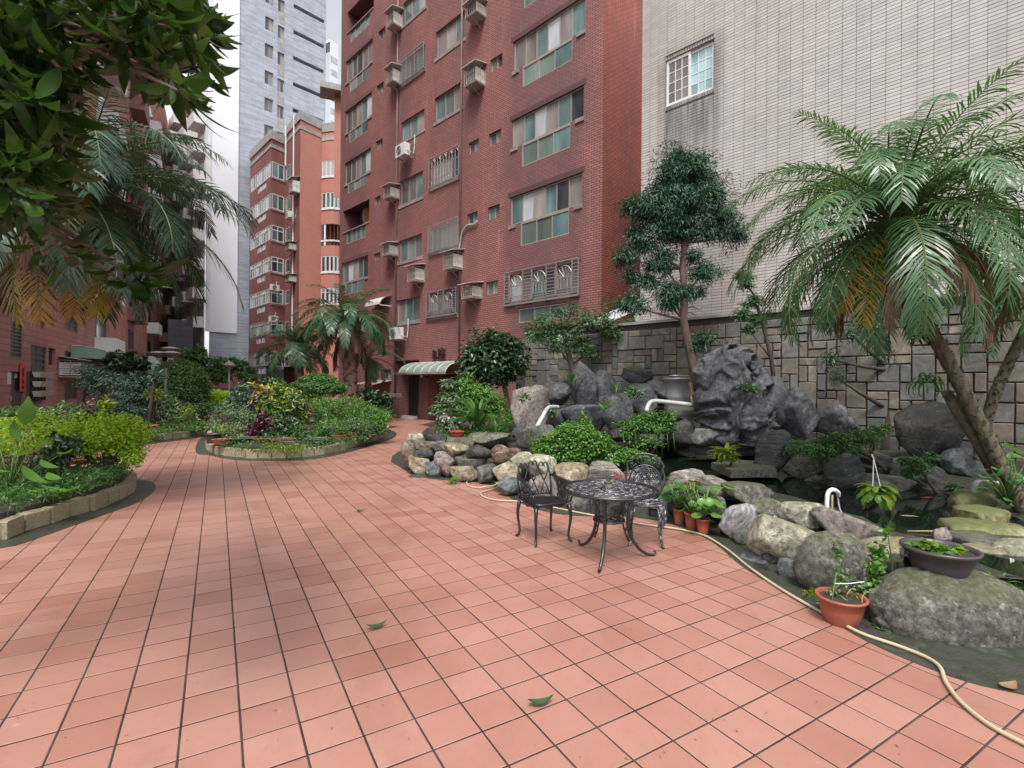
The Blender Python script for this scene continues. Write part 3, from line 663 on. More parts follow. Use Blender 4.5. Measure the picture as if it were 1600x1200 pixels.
m_red = plain('red_paper', (.72,.05,.05), .7); m_ink = plain('black_ink', (.03,.02,.02), .6)
bn = thing('paper_banner', 'vertical red paper banner with black brush strokes beside the green door', 'banner', M=FLm)
bs0, bz1 = hit(FLm, 31, 567, -.03); bs1, _ = hit(FLm, 40, 567, -.03); _, bz0 = hit(FLm, 31, 612, -.03)
b = MB(); b.box(bs0, bs1, -.034, -.03, bz0, bz1); b.build('paper', m_red, bn, FLm)
random.seed(3)
for k_ in range(4):
    b = MB(); cz = bz1-(bz1-bz0)*(.2+.22*k_); cs = (bs0+bs1)/2; hw = (bs1-bs0)*.28
    for t_ in range(5):
        a_ = random.uniform(-.5,.5)+(math.pi/2 if t_ % 2 else 0); cx, cz2 = cs+random.uniform(-.5,.5)*hw, cz+random.uniform(-.5,.5)*.12
        b.tube([(cx-hw*.6*math.cos(a_), -.037, cz2-.07*math.sin(a_)), (cx+hw*.6*math.cos(a_), -.037, cz2+.07*math.sin(a_))], [.018,.008], 4)
    b.build('brush_mark', m_ink, bn, FLm)
# balcony boxes and pipes above on the far part of left wall
for k_ in range(1, 9):
    for sx_ in (16, 27, 38, 49):
        b = MB(); z_ = 3.1*k_; b.box(sx_, sx_+3.2, -.9, 0, z_, z_+.15); b.box(sx_, sx_+3.2, -.9, -.8, z_+.15, z_+1.0); b.box(sx_, sx_+.1, -.8, 0, z_+.15, z_+1.0)
        o = b.build('balcony', m_brick_left if sx_ % 2 else m_white, lef, FLm); q_ = MB(); q_.box(sx_+.3, sx_+2.9, -.03, -.005, z_+.2, z_+2.5); q_.build('balcony_door', m_g_dark, o, FLm)
ra = [ac('window', FLm, 90, 119, 551, 590, 'large white louvred air conditioner on a shelf beside the flower racks at left', w=.95, dep=.75),
      ac('window', FLm, 131, 152, 550, 574, 'yellowed air conditioner behind the dark cloud pruned pine at left', w=.9, dep=.7)]
ac('split', FLm, 246, 258, 531, 552, 'white split unit on the rose wall above the three headed lamp', w=.8)
# flower racks : white troughs on window bars
fr_ = thing('plant_rack', 'dark rack of white plastic troughs fixed under the slatted window', 'rack', M=FLm)
rs0, rz1 = hit(FLm, 48, 580, -.1); rs1, _ = hit(FLm, 70, 580, -.1); _, rz0 = hit(FLm, 48, 627, -.1)
b = MB()
for x in np.linspace(rs0, rs1, 5): b.tube([(x,-.1,rz0), (x,-.1,rz1)], .015, 4)
for z in np.linspace(rz0, rz1, 6): b.tube([(rs0,-.1,z), (rs1,-.1,z)], .012, 4)
b.build('wire_frame', m_dark, fr_, FLm)
b = MB(); b.box(rs0, rs1, -.06, -.02, rz0, rz1); b.build('backing', m_lwin, fr_, FLm)
for r_, zz in enumerate((.80, .48, .15)):
    for c_ in range(2):
        t_ = thing('planter_trough', '%s white plastic trough in the %s row of the rack' % (('near', 'far')[c_], ('top', 'middle', 'bottom')[r_]), 'planter', M=FLm)
        z_ = rz0+(rz1-rz0)*zz; x0 = rs0+.05+(rs1-rs0)*.5*c_; x1 = x0+(rs1-rs0)*.44
        b = MB(); b.add([(x0+.04,-.16,z_), (x1-.04,-.16,z_), (x1-.04,-.34,z_), (x0+.04,-.34,z_), (x0,-.12,z_+.2), (x1,-.12,z_+.2), (x1,-.40,z_+.2), (x0,-.40,z_+.2)], [(0,1,2,3), (0,4,5,1), (1,5,6,2), (2,6,7,3), (3,7,4,0)])
        b.build('trough', m_acw, t_, FLm)
# green awnings left
for (ua, ub, vt, vb, lab) in ((133, 198, 541, 560, 'long flat green sheet awning above the dense shrubs at left'), (212, 246, 556, 592, 'curved green sheet canopy behind the lamp at left')):
    aw = thing('awning', lab, 'awning', M=FLm); s0, zt = hit(FLm, ua, vt, -.5); s1, _ = hit(FLm, ub, vt, -.5); _, zb = hit(FLm, ua, vb, -.5)
    pr = [(-1.6*math.sin(t), zb + (zt-zb)*math.cos(t)) for t in np.linspace(0, math.pi/2, 7)]
    b = MB()
    for i in range(6): (ya, za), (yb, zb_) = pr[i], pr[i+1]; b.quad((s0,yb,zb_), (s1,yb,zb_), (s1,ya,za), (s0,ya,za))
    b.build('sheet', m_awn2, aw, FLm, smooth=True)
    b = MB(); b.add([(s0, y, z) for y, z in pr] + [(s0, 0, pr[-1][1])], [tuple(range(8))]); b.box(s0, s1, -1.62, -1.56, pr[-1][1]-.5, pr[-1][1]); b.build('end_panel', m_awn2, aw, FLm)
    for k_ in range(5): x = s0+(s1-s0)*k_/4; b = MB(); b.tube([(x,y-.01,z+.01) for y, z in pr], .03, 5); b.build('rib', m_pvc, aw, FLm)

# ---- beige tiled building and its stone retaining wall
DB = (.7203, -.6938); b0 = P2(1100, 12.0); FB = frame((b0.x, b0.y), DB)
bei = thing('tiled_building', 'beige tiled building with one white grid window above the stone wall', 'building', M=FB)
bs0_, _ = hit(FB, 1001.5, 300); BT = 15.0
wl = hit(FB, 1041, 96), hit(FB, 1115, 66), hit(FB, 1041, 167)
W0, W1, WZ1, WZ0 = wl[0][0], wl[1][0], wl[0][1], wl[2][1]
m_grout = MT('tile_grout', [(.20,.18,.165), (.14,.125,.115)], scale=2, rough=.9)
wall('wall', FB @ Matrix.Translation((0,.02,0)), bs0_, 12, 0, BT, [(W0, W1, WZ0, WZ1)], m_grout, bei, depth=.16, rmat=m_conc)
Fm = frame(tuple(FB @ V((bs0_, 10, 0))), (DB[1], -DB[0])); wall('end_wall', Fm, 0, 10-.02, 0, BT, [], m_conc, bei)
b = MB(); b.box(bs0_, 12, .05, 10, BT-.2, BT); b.build('roof', m_conc, bei, FB)
def beigemat():
    m, nt, bs = newmat('beige_wall_tile')
    n = tex(nt, coord(nt, 'Position'), .5, 6, .6); c = ramp(nt, n.outputs['Fac'], [(.3, (.44,.40,.365)), (.7, (.50,.465,.43))])
    g = nt.nodes.new('ShaderNodeNewGeometry'); oi = nt.nodes.new('ShaderNodeObjectInfo')
    ad = nt.nodes.new('ShaderNodeMath'); ad.operation = 'ADD'; nt.links.new(g.outputs['Random Per Island'], ad.inputs[0]); nt.links.new(oi.outputs['Random'], ad.inputs[1])
    fr = nt.nodes.new('ShaderNodeMath'); fr.operation = 'FRACT'; nt.links.new(ad.outputs[0], fr.inputs[0])
    mr = nt.nodes.new('ShaderNodeMapRange'); nt.links.new(fr.outputs[0], mr.inputs[0]); mr.inputs[3].default_value = .9; mr.inputs[4].default_value = 1.06
    hv = nt.nodes.new('ShaderNodeHueSaturation'); nt.links.new(c, hv.inputs['Color']); nt.links.new(mr.outputs[0], hv.inputs['Value'])
    # grime streaks washed down from the window sill, and soft rain marks over the wall
    def dotp(v, off):
        d = nt.nodes.new('ShaderNodeVectorMath'); d.operation = 'DOT_PRODUCT'; nt.links.new(g.outputs['Position'], d.inputs[0]); d.inputs[1].default_value = v
        a_ = nt.nodes.new('ShaderNodeMath'); a_.operation = 'ADD'; nt.links.new(d.outputs['Value'], a_.inputs[0]); a_.inputs[1].default_value = off; return a_.outputs[0]
    dv = V((DB[0], DB[1], 0)).normalized(); s_ = dotp(tuple(dv), -b0.dot(dv)); z_ = dotp((0,0,1), 0)
    def mr_(x, a, b_, c_=0, d_=1):
        m_ = nt.nodes.new('ShaderNodeMapRange'); m_.interpolation_type = 'SMOOTHSTEP'; nt.links.new(x, m_.inputs[0])
        for i_, q_ in enumerate((a, b_, c_, d_)): m_.inputs[i_+1].default_value = q_
        return m_.outputs[0]
    def mul(*xs):
        o_ = xs[0]
        for x in xs[1:]:
            m_ = nt.nodes.new('ShaderNodeMath'); m_.operation = 'MULTIPLY'; nt.links.new(o_, m_.inputs[0]); nt.links.new(x, m_.inputs[1]); o_ = m_.outputs[0]
        return o_
    cb = nt.nodes.new('ShaderNodeCombineXYZ'); nt.links.new(s_, cb.inputs[0]); nt.links.new(z_, cb.inputs[1])
    st = tex(nt, cb.outputs[0], 3.0, 6, .6, stretch=(2.2, .16, 1)); sr = ramp(nt, st.outputs['Fac'], [(.35, (.35,)*3), (.62, (1,1,1))])
    k1 = mul(mr_(s_, W0-.35, W0+.05), mr_(s_, W1-.05, W1+.4, 1, 0), mr_(z_, WZ0-2.6, WZ0-.2), mr_(z_, WZ0+.9, WZ0+1.6, 1, 0), sr)
    col = mixc(nt, k1, hv.outputs[0], (.11,.10,.10))
    st2 = tex(nt, cb.outputs[0], 1.3, 7, .65, stretch=(1.6, .10, 1)); sr2 = ramp(nt, st2.outputs['Fac'], [(.46, (0,0,0)), (.75, (.5,.5,.5))])
    col = mixc(nt, sr2, col, (.27,.25,.235))
    nt.links.new(col, bs.inputs['Base Color']); bs.inputs['Roughness'].default_value = .35
    return m
m_beige = beigemat()
TW, TH, GAP = .236, .069, .010
bm_t = MB(); bm_t.box(GAP*.35, TW-GAP*.35, 0, .02, GAP/2, TH-GAP/2, skip='k'); me_t = bm_t.mesh('tile', m_beige)
cells = []; cutt = []
s_ = bs0_
nc = int((12-bs0_)/TW); nr = int((BT-3.1)/TH)
for i in range(nc):
    for k_ in range(nr):
        x0, z0 = bs0_+i*TW, 3.1+k_*TH
        if x0+TW > W0-.02 and x0 < W1+.02 and z0+TH > WZ0-.11 and z0 < WZ1+.13:
            for xa, xb in ((x0, min(x0+TW, W0-.015)), (max(x0, W1+.015), x0+TW)):   # tiles cut at the opening
                if xb-xa > .03: cutt.append((xa, xb, z0))
            continue
        cells.append((x0, z0))
cells.sort(key=lambda c: (FB @ V((c[0], 0, c[1])) - V((0,0,CH))).length + (50 if c[0] > 4.8 or c[1] < 4.3 else 0))
for x0, z0 in cells[:290]: inst('tile', me_t, bei, FB @ Matrix.Translation((x0, 0, z0)))
r_ = MB()
for x0, z0 in cells[290:]: r_.box(x0+GAP*.35, x0+TW-GAP*.35, 0, .02, z0+GAP/2, z0+TH-GAP/2, skip='k')
for xa, xb, z0 in cutt: r_.box(xa+GAP*.35, xb-GAP*.35, 0, .02, z0+GAP/2, z0+TH-GAP/2, skip='k')
r_.build('wall_tiles', m_beige, bei, FB, kind='stuff')
for zz in (WZ1+.015, WZ0-.105):     # soldier courses round the window
    x = W0-.02
    while x < W1: b = MB(); b.box(x+.005, x+.055, -.006, .02, zz, zz+.095, skip='k'); b.build('soldier_tile', m_beige, bei, FB); x += .064
# small end fillers beside the window
b = MB(); mid_ = (W0+W1)/2
for (xa, xb, yy) in ((W0, mid_+.03, .03), (mid_-.03, W1, .07)):
    b.box(xa, xb, yy, yy+.04, WZ0, WZ0+.07); b.box(xa, xb, yy, yy+.04, WZ1-.07, WZ1); b.box(xa, xa+.06, yy, yy+.04, WZ0+.07, WZ1-.07); b.box(xb-.06, xb, yy, yy+.04, WZ0+.07, WZ1-.07)
    for i in range(1, 3): x = xa+.06+(xb-xa-.12)*i/3; b.box(x-.01, x+.01, yy+.01, yy+.03, WZ0+.07, WZ1-.07)
    for i in range(1, 4): z = WZ0+.07+(WZ1-WZ0-.14)*i/4; b.box(xa+.06, xb-.06, yy+.012, yy+.028, z-.01, z+.01)
wo = b.build('window', m_wframe, bei, FB, label='white sliding window with small grid panes in the beige wall')
m_bgl = glassmat('glass_sky_teal', (.22,.36,.38), (.32,.46,.47), .2); m_brn = glassmat('glass_brown', (.11,.085,.09), (.16,.12,.12), .2)
for (xa, xb, yy, mm) in ((W0+.06, mid_-.03, .05, m_brn), (mid_+.03, W1-.06, .09, m_bgl)):
    for i in range(3):
        for j_ in range(4):
            b = MB(); wx = (xb-xa)/3; wz = (WZ1-WZ0-.14)/4; b.box(xa+wx*i, xa+wx*(i+1), yy, yy+.006, WZ0+.07+wz*j_, WZ0+.07+wz*(j_+1)); b.build('pane', mm, wo, FB)
b = MB(); b.box(W0-.02, W1+.02, -.03, .02, WZ1+.115, WZ1+.135); b.build('drip_edge', m_conc, bei, FB)
# stone wall
FW = FB @ Matrix.Translation((0, -.35, 0)); WTOP = 3.30
sw = thing('stone_wall', 'retaining wall of mixed grey and tan squared stones behind the pond rocks', 'wall', M=FW)
ws0, _ = hit(FW, 820, 600); ws1 = 11.0
m_mort = MT('dark_mortar', [(.035,.032,.03), (.06,.055,.05)], scale=5, rough=.95)
b = MB(); b.box(ws0, ws1, .03, .33, 0, WTOP-.02); b.build('core', m_mort, sw, FW)
b = MB(); b.box(ws0-.35, ws0, -.02, .35, 0, WTOP-.3); b.build('end_pier', m_grey_dark, sw, FW)
stone_m = [MT('stone_%d' % i, [c, tuple(x*.62 for x in c), tuple(x*1.15 for x in c)], scale=3.2, rough=.8, bump=.5, bscale=14, bdist=.02, rnd=.16, dist=.6) for i, c in enumerate(
    [(.18,.17,.15), (.21,.185,.14), (.155,.155,.15), (.19,.155,.12), (.18,.18,.155), (.135,.135,.13), (.24,.215,.17)])]
CS = .165; ncx, ncz = int((ws1-ws0)/CS), int(WTOP/CS); occ = [[False]*ncz for _ in range(ncx)]
random.seed(11); stones = []
for j_ in range(ncz-1, -1, -1):
    for i in range(ncx):
        if occ[i][j_]: continue
        opts = [(1,1), (2,1), (2,2), (1,2), (3,2), (2,2), (3,1), (2,3), (3,2), (2,1)]; random.shuffle(opts)
        for wx, hz in opts + [(1,1)]:
            if i+wx <= ncx and j_-hz+1 >= 0 and all(not occ[i+a_][j_-c_] for a_ in range(wx) for c_ in range(hz)): break
        for a_ in range(wx):
            for c_ in range(hz): occ[i+a_][j_-c_] = True
        stones.append((ws0+i*CS, ws0+(i+wx)*CS, (j_-hz+1)*CS, (j_+1)*CS))
def stone_mb(mb, s0, s1, z0, z1, mi=0):
    g = .0085; pr = random.uniform(.0, .03); e = .012; jit = lambda: random.uniform(-.006, .006)
    o_ = [(s0+g+jit(), z0+g+jit()), (s1-g+jit(), z0+g+jit()), (s1-g+jit(), z1-g+jit()), (s0+g+jit(), z1-g+jit())]
    cx, cz = (s0+s1)/2, (z0+z1)/2
    i_ = [(x+(e if x < cx else -e), z+(e if z < cz else -e)) for x, z in o_]
    mb.add([(x, .035, z) for x, z in o_] + [(x, -pr*.5, z) for x, z in o_] + [(x, -pr-.008+jit(), z) for x, z in i_],
           [(0,1,5,4), (1,2,6,5), (2,3,7,6), (3,0,4,7), (4,5,9,8), (5,6,10,9), (6,7,11,10), (7,4,8,11), (8,9,10,11)], mi)
vis = sorted(stones, key=lambda t: -((t[1]-t[0])*(t[3]-t[2]) * (1 if t[2] > .7 and t[0] < 6.2 else .1)))
for t in vis[:295]: b = MB(); stone_mb(b, *t); b.build('stone', random.choice(stone_m), sw, FW)
b = MB()
for t in vis[295:]: stone_mb(b, *t, mi=random.randrange(7))
b.build('small_stones', stone_m, sw, FW, kind='stuff')
b = MB(); b.box(ws0, ws1, -.03, .34, WTOP-.015, WTOP+.05); b.build('coping', m_conc, sw, FW)
# white parapet behind the wall
wp = thing('parapet', 'white painted parapet strip between the red block and the stone wall', 'wall')
pa, pb = P(870, 524, 14.6), P(1000, 466, 13.4); b = MB(); d_ = V((0,.12,0))
b.add([pa, pb, pb-V((0,0,.28)), pa-V((0,0,.28)), pa+d_, pb+d_, pb+d_-V((0,0,.28)), pa+d_-V((0,0,.28))], [(0,1,5,4), (3,2,1,0), (4,5,6,7)]); b.build('rail', m_white, wp)
b = MB(); c_ = P(997, 470, 13.35); b.box(c_.x-.07, c_.x+.05, c_.y, c_.y+.12, 2.6, c_.z); b.build('post', m_white, wp)
# ================================================================ GROUND, TILES, BEDS, POND
m_soil = MT('dark_soil', [(.025,.018,.012), (.06,.045,.03)], scale=8, rough=.95, bump=.6, bscale=30, bdist=.02)
m_grnd = MT('asphalt_ground', [(.05,.05,.05), (.09,.085,.08)], scale=.8, rough=.95)
b = MB(); b.add([(-260,-40,-.06), (260,-40,-.06), (260,300,-.06), (-260,300,-.06)], [(0,1,2,3)]); b.build('ground', m_grnd, kind='structure')
TS = .2555; TA, TBv = V((-.5065, .862, 0)).normalized(), V((.862, .5065, 0)).normalized()
T0 = G(568.7, 1149.4)
def tilemat():
    m, nt, bs = newmat('terracotta_tile')
    oi = nt.nodes.new('ShaderNodeObjectInfo'); g = nt.nodes.new('ShaderNodeNewGeometry')
    ad = nt.nodes.new('ShaderNodeMath'); ad.operation = 'ADD'; nt.links.new(g.outputs['Random Per Island'], ad.inputs[0]); nt.links.new(oi.outputs['Random'], ad.inputs[1])
    fr = nt.nodes.new('ShaderNodeMath'); fr.operation = 'FRACT'; nt.links.new(ad.outputs[0], fr.inputs[0])
    c = ramp(nt, fr.outputs[0], [(0, (.275,.120,.088)), (.3, (.33,.157,.120)), (.7, (.365,.185,.145)), (1, (.305,.138,.103))])
    p = g.outputs['Position']
    n = tex(nt, p, 1.1, 6, .6); pale = ramp(nt, n.outputs['Fac'], [(.35, (0,0,0)), (.75, (1,1,1))])
    mu = nt.nodes.new('ShaderNodeMath'); mu.operation = 'MULTIPLY'; nt.links.new(pale, mu.inputs[0]); mu.inputs[1].default_value = .35
    c = mixc(nt, mu.outputs[0], c, (.44,.24,.19))
    n2 = tex(nt, p, 26, 6, .7, stretch=(1.0,.35,1)); st = ramp(nt, n2.outputs['Fac'], [(.3, (0,0,0)), (.52, (0,0,0)), (.75, (1,1,1))])
    mu2 = nt.nodes.new('ShaderNodeMath'); mu2.operation = 'MULTIPLY'; nt.links.new(st, mu2.inputs[0]); mu2.inputs[1].default_value = .45
    c = mixc(nt, mu2.outputs[0], c, (.30,.12,.085))
    n3 = tex(nt, p, 5.5, 3, .8); sp = ramp(nt, n3.outputs['Fac'], [(.70, (0,0,0)), (.76, (.5,.5,.5))])
    c = mixc(nt, sp, c, (.58,.42,.37)); n5 = tex(nt, p, .55, 7, .7, dist=1.0); dp_ = ramp(nt, n5.outputs['Fac'], [(.50, (0,0,0)), (.68, (.5,.5,.5))]); c = mixc(nt, dp_, c, (.20,.085,.06))
    nt.links.new(c, bs.inputs['Base Color'])
    rr = nt.nodes.new('ShaderNodeMapRange'); nt.links.new(n.outputs['Fac'], rr.inputs[0]); rr.inputs[3].default_value = .28; rr.inputs[4].default_value = .5
    nt.links.new(rr.outputs[0], bs.inputs['Roughness']); bs.inputs['Specular IOR Level'].default_value = .8
    b_ = tex(nt, p, 60, 4); bumpn(nt, b_.outputs['Fac'], .12, .002, bs)
    return m
m_tile = tilemat()
m_joint = MT('tile_joint_dirt', [(.022,.013,.012), (.085,.062,.055)], scale=2.2, lo=.4, hi=.85, rough=.95, where='Position')
def poly(pxs, z=0): return [G(u, v, z) for u, v in pxs]
def inside(p, pol):
    c = False; n = len(pol)
    for i in range(n):
        a, b_ = pol[i], pol[i-1]
        if (a.y > p.y) != (b_.y > p.y) and p.x < (b_.x-a.x)*(p.y-a.y)/(b_.y-a.y)+a.x: c = not c
    return c
def smooth_poly(pts, k=6, closed=True):
    out = []; n = len(pts)
    for i in range(n if closed else n-1):
        p0, p1, p2, p3 = (pts[(i-1) % n], pts[i], pts[(i+1) % n], pts[(i+2) % n]) if closed else (pts[max(i-1,0)], pts[i], pts[i+1], pts[min(i+2,n-1)])
        for j in range(k):
            t = j/k; out.append(.5*((2*p1) + (p2-p0)*t + (2*p0-5*p1+4*p2-p3)*t*t + (3*p1-p0-3*p2+p3)*t**3))
    if not closed: out.append(pts[-1])
    return out
LBg = smooth_poly(poly([(-420,925), (-200,893), (0,857), (33,850), (105,825), (164,804), (215,785), (240,768), (241,756), (217,750), (120,748), (0,750), (-200,760), (-500,800)]))
MBg = smooth_poly(poly([(60,712), (233,694), (280,688), (316,683), (338,675), (337,668), (300,662), (200,662), (60,668)]))
CIg = smooth_poly(poly([(306,706), (330,712), (370,719), (440,720), (500,716), (555,704), (595,692), (618,682), (611,672), (560,656), (450,652), (350,662), (315,684)]))
FBg = poly([(150,652), (310,649), (372,646), (384,640), (350,634), (150,634)])
PDg_front = [(611,722), (630,733), (645,742), (680,749), (730,752), (777,762), (800,780), (850,799), (900,806), (950,807), (997,809), (1052,820), (1110,845), (1155,882), (1200,910), (1302,972), (1360,1005), (1427,1035), (1512,1066), (1600,1086), (1720,1110)]
pf = smooth_poly(poly(PDg_front), 4, closed=False)
PDg = pf + [V((9, 2.6, 0)), V((12.5, 7.5, 0)), V((.2, 14.2, 0)), G(668, 668), G(655, 680), G(632, 700), G(613, 712)]
BEDS = [LBg, MBg, CIg, PDg]
court = empty('courtyard_floor', (0,0,0)); court['kind'] = 'structure'
b = MB(); b.add([(-22,-3,-.0026), (12,-3,-.0026), (8,19,-.0026), (-2,26,-.0026), (-22,44,-.0026), (-34,44,-.0026)], [(0,1,2,3,4,5)]); b.build('joint_bed', m_joint, court)
GT = .0105
tm = MB(); e = TS/2-GT/2
tm.add([(-e,-e,-.01), (e,-e,-.01), (e,e,-.01), (-e,e,-.01), (-e,-e,-.0015), (e,-e,-.0015), (e,e,-.0015), (-e,e,-.0015), (-e+.003,-e+.003,0), (e-.003,-e+.003,0), (e-.003,e-.003,0), (-e+.003,e-.003,0)],
       [(0,1,5,4), (1,2,6,5), (2,3,7,6), (3,0,4,7), (4,5,9,8), (5,6,10,9), (6,7,11,10), (7,4,8,11), (8,9,10,11)])
me_tile = tm.mesh('tile', m_tile)
R0 = Matrix(((TBv.x, TA.x, 0, 0), (TBv.y, TA.y, 0, 0), (0, 0, 1, 0), (0, 0, 0, 1)))
cells = []
for i in range(-110, 110):
    for j in range(-60, 190):
        c = T0 + TBv*TS*(i+.5) + TA*TS*(j+.5)
        if c.y < .5 or c.y > 42 or abs(c.x) > c.y*1.15+.8 : continue
        s_f = (FA.inverted() @ c)
        if s_f.y > .0 and s_f.x < .3 and s_f.x > SL: continue
        if c.x < -20 and c.y < 20: continue
        if (FLm.inverted() @ c).y > 0: continue
        hid = False
        for pl in BEDS:
            if inside(c, pl) and all(inside(c + TBv*TS*.6*a + TA*TS*.6*d, pl) for a in (-1,1) for d in (-1,1)): hid = True; break
        if not hid: cells.append(c)
cells.sort(key=lambda c: c.length + (100 if abs(c.x) > c.y*1.03 or c.y < 1.9 else 0))
random.seed(5)
def tM(c):
    return Matrix.Translation(c + V((0,0,random.uniform(-.0012,.0006)))) @ R0 @ Matrix.Rotation(random.uniform(-.003,.003), 4, 'X') @ Matrix.Rotation(random.uniform(-.003,.003), 4, 'Y') @ Matrix.Rotation(random.uniform(-.006,.006), 4, 'Z')
for c in cells[:298]: inst('tile', me_tile, court, tM(c))
r_ = MB()
for c in cells[298:]:
    Mx = tM(c); r_.add([Mx @ V(v_) for v_ in tm.v], tm.f)
r_.build('floor_tiles', m_tile, court, kind='stuff')
# gutters: dark wet asphalt aprons round the beds
m_gut = MT('wet_dark_gutter', [(.014,.016,.014), (.05,.05,.042), (.03,.038,.022), (.09,.09,.08)], scale=3.5, rough=.42, bump=.8, bscale=40, bdist=.01, where='Position')
def slab(name, pol, z, mat, z0=-.005, **kw):
    b = MB(); n = len(pol); b.add([(p.x, p.y, z) for p in pol] + [(p.x, p.y, z0) for p in pol], [tuple(range(n))] + [((i+1) % n, i, n+i, n+(i+1) % n) for i in range(n)])
    me = b.mesh(name, mat); bm = bmesh.new(); bm.from_mesh(me); bmesh.ops.recalc_face_normals(bm, faces=bm.faces); bmesh.ops.triangulate(bm, faces=[f for f in bm.faces if len(f.verts) > 4]); bm.to_mesh(me); bm.free()
    return inst(name, me, kw.pop('parent', None), I4, **kw)
for pl in (LBg, MBg, CIg, FBg, PDg): slab('gutter', pl, .005, m_gut, kind='structure')
pt = slab('entrance_patch', poly([(655,664), (700,672), (725,668), (700,655)]), .005, m_gut, kind='structure')
# raised beds
m_block = MT('sandy_edging_block', [(.20,.165,.10), (.36,.31,.21), (.27,.23,.16)], scale=7, rough=.95, bump=.8, bscale=45, bdist=.012, rnd=.18)
m_blockd = MT('dark_edging_brick', [(.05,.04,.03), (.10,.08,.06)], scale=10, rough=.95, bump=.5, rnd=.2)
me_blocks = []
for k_ in range(4):
    bm = bmesh.new(); bmesh.ops.create_cube(bm, size=1)
    bmesh.ops.bevel(bm, geom=bm.edges[:], offset=.06, segments=1, affect='EDGES')
    for v_ in bm.verts: v_.co += V((random.uniform(-.02,.02), random.uniform(-.06,.06), random.uniform(-.04,.04)))
    me = bpy.data.meshes.new('edging_block'); bm.to_mesh(me); bm.free(); me.materials.append(m_block); me_blocks.append(me)
def bed(label, base, bl=.30, bh=.2, soil=.25, inner=True):
    cl = smooth_poly(poly(base), 10); n = len(cl)
    root = thing('raised_bed', label, 'planting bed', loc=tuple(sum(cl, V())/n))
    root['kind'] = 'structure' if False else 'thing'
    d = [0]
    for i in range(n): d.append(d[-1] + (cl[(i+1) % n]-cl[i]).length)
    area = sum(cl[i].x*cl[(i+1) % n].y - cl[(i+1) % n].x*cl[i].y for i in range(n)); sgn = 1 if area > 0 else -1
    def at(t):
        t = t % d[-1]; i = int(np.searchsorted(d, t, side='right'))-1; i = min(i, n-1)
        a, b_ = cl[i], cl[(i+1) % n]; f = (t-d[i])/max(d[i+1]-d[i], 1e-6); tg = (b_-a).normalized(); nn = V((-tg.y, tg.x, 0))*sgn
        return a.lerp(b_, f), tg, nn
    nb = int(d[-1]/(bl+.012))
    for k_ in range(nb):
        p, tg, nn = at((k_+.5)*d[-1]/nb); wv = d[-1]/nb-.022
        Mx = Matrix(((tg.x*wv, nn.x*.13, 0, (p+nn*.07).x), (tg.y*wv, nn.y*.13, 0, (p+nn*.07).y), (0, 0, bh, bh/2), (0,0,0,1)))
        inst('edging_block', me_blocks[k_ % 4], root, Mx)
    if inner:
        ib = MB(); nb = int(d[-1]/.085)
        for k_ in range(nb):
            p, tg, nn = at((k_+.5)*d[-1]/nb); q = p + nn*.175; wv = .039; hh = bh+.055+random.uniform(-.006,.006)
            T = Matrix(((tg.x, nn.x, 0, q.x), (tg.y, nn.y, 0, q.y), (0,0,1,0), (0,0,0,1))); ib.box(-wv, wv, -.035, .035, .0, hh, T=T, skip='b')
        ib.build('inner_brick_course', m_blockd, root, kind='stuff')
    inn = []
    for k_ in range(80):
        p, tg, nn = at(k_*d[-1]/80); inn.append(p + nn*.2)
    bm_ = MB(); cx = sum(inn, V())/80; rings = [1, .85, .6, .3]; vs = []; fs = []
    for ri, r in enumerate(rings):
        for p in inn: q = cx.lerp(p, r); vs.append((q.x, q.y, soil + (1-r)*.10 + .03*mn.noise(V((q.x*3, q.y*3, 0)))))
    vs.append((cx.x, cx.y, soil+.12))
    for ri in range(3):
        for k_ in range(80): fs.append((ri*80+k_, ri*80+(k_+1) % 80, (ri+1)*80+(k_+1) % 80, (ri+1)*80+k_))
    for k_ in range(80): fs.append((240+k_, 240+(k_+1) % 80, 320))
    bm_.add(vs, fs); bm_.build('soil', m_soil, root, smooth=True); return root, cl
bedL, clL = bed('long raised bed at left edge with sandy block kerb, filled with lime hedge', [(-420,905), (-200,880), (0,845), (42,831), (88,817), (124,804), (156,796), (182,785), (200,776), (211,768), (214,759), (205,753), (170,751), (90,751), (0,753), (-200,765), (-500,800)])
bedM, clM = bed('raised bed with block kerb behind the lime hedge, packed with shrubs and red pots', [(60,706), (140,700), (233,690), (278,685), (312,680), (329,674), (331,669), (318,664), (250,662), (60,668)], bh=.19)
bedC, clC = bed('kidney shaped island bed in the middle of the courtyard edged with sandy blocks', [(321,699), (328,707), (345,712), (380,716), (430,717), (480,714), (520,708), (560,697), (590,688), (606,679), (607,672), (596,665), (550,658), (470,655), (390,657), (345,666), (326,682)])
bedF, clF = bed('low far bed with block kerb holding the small lime bush', [(150,649), (250,648), (340,645), (368,643), (378,640), (368,637), (250,637), (150,638)], inner=False)

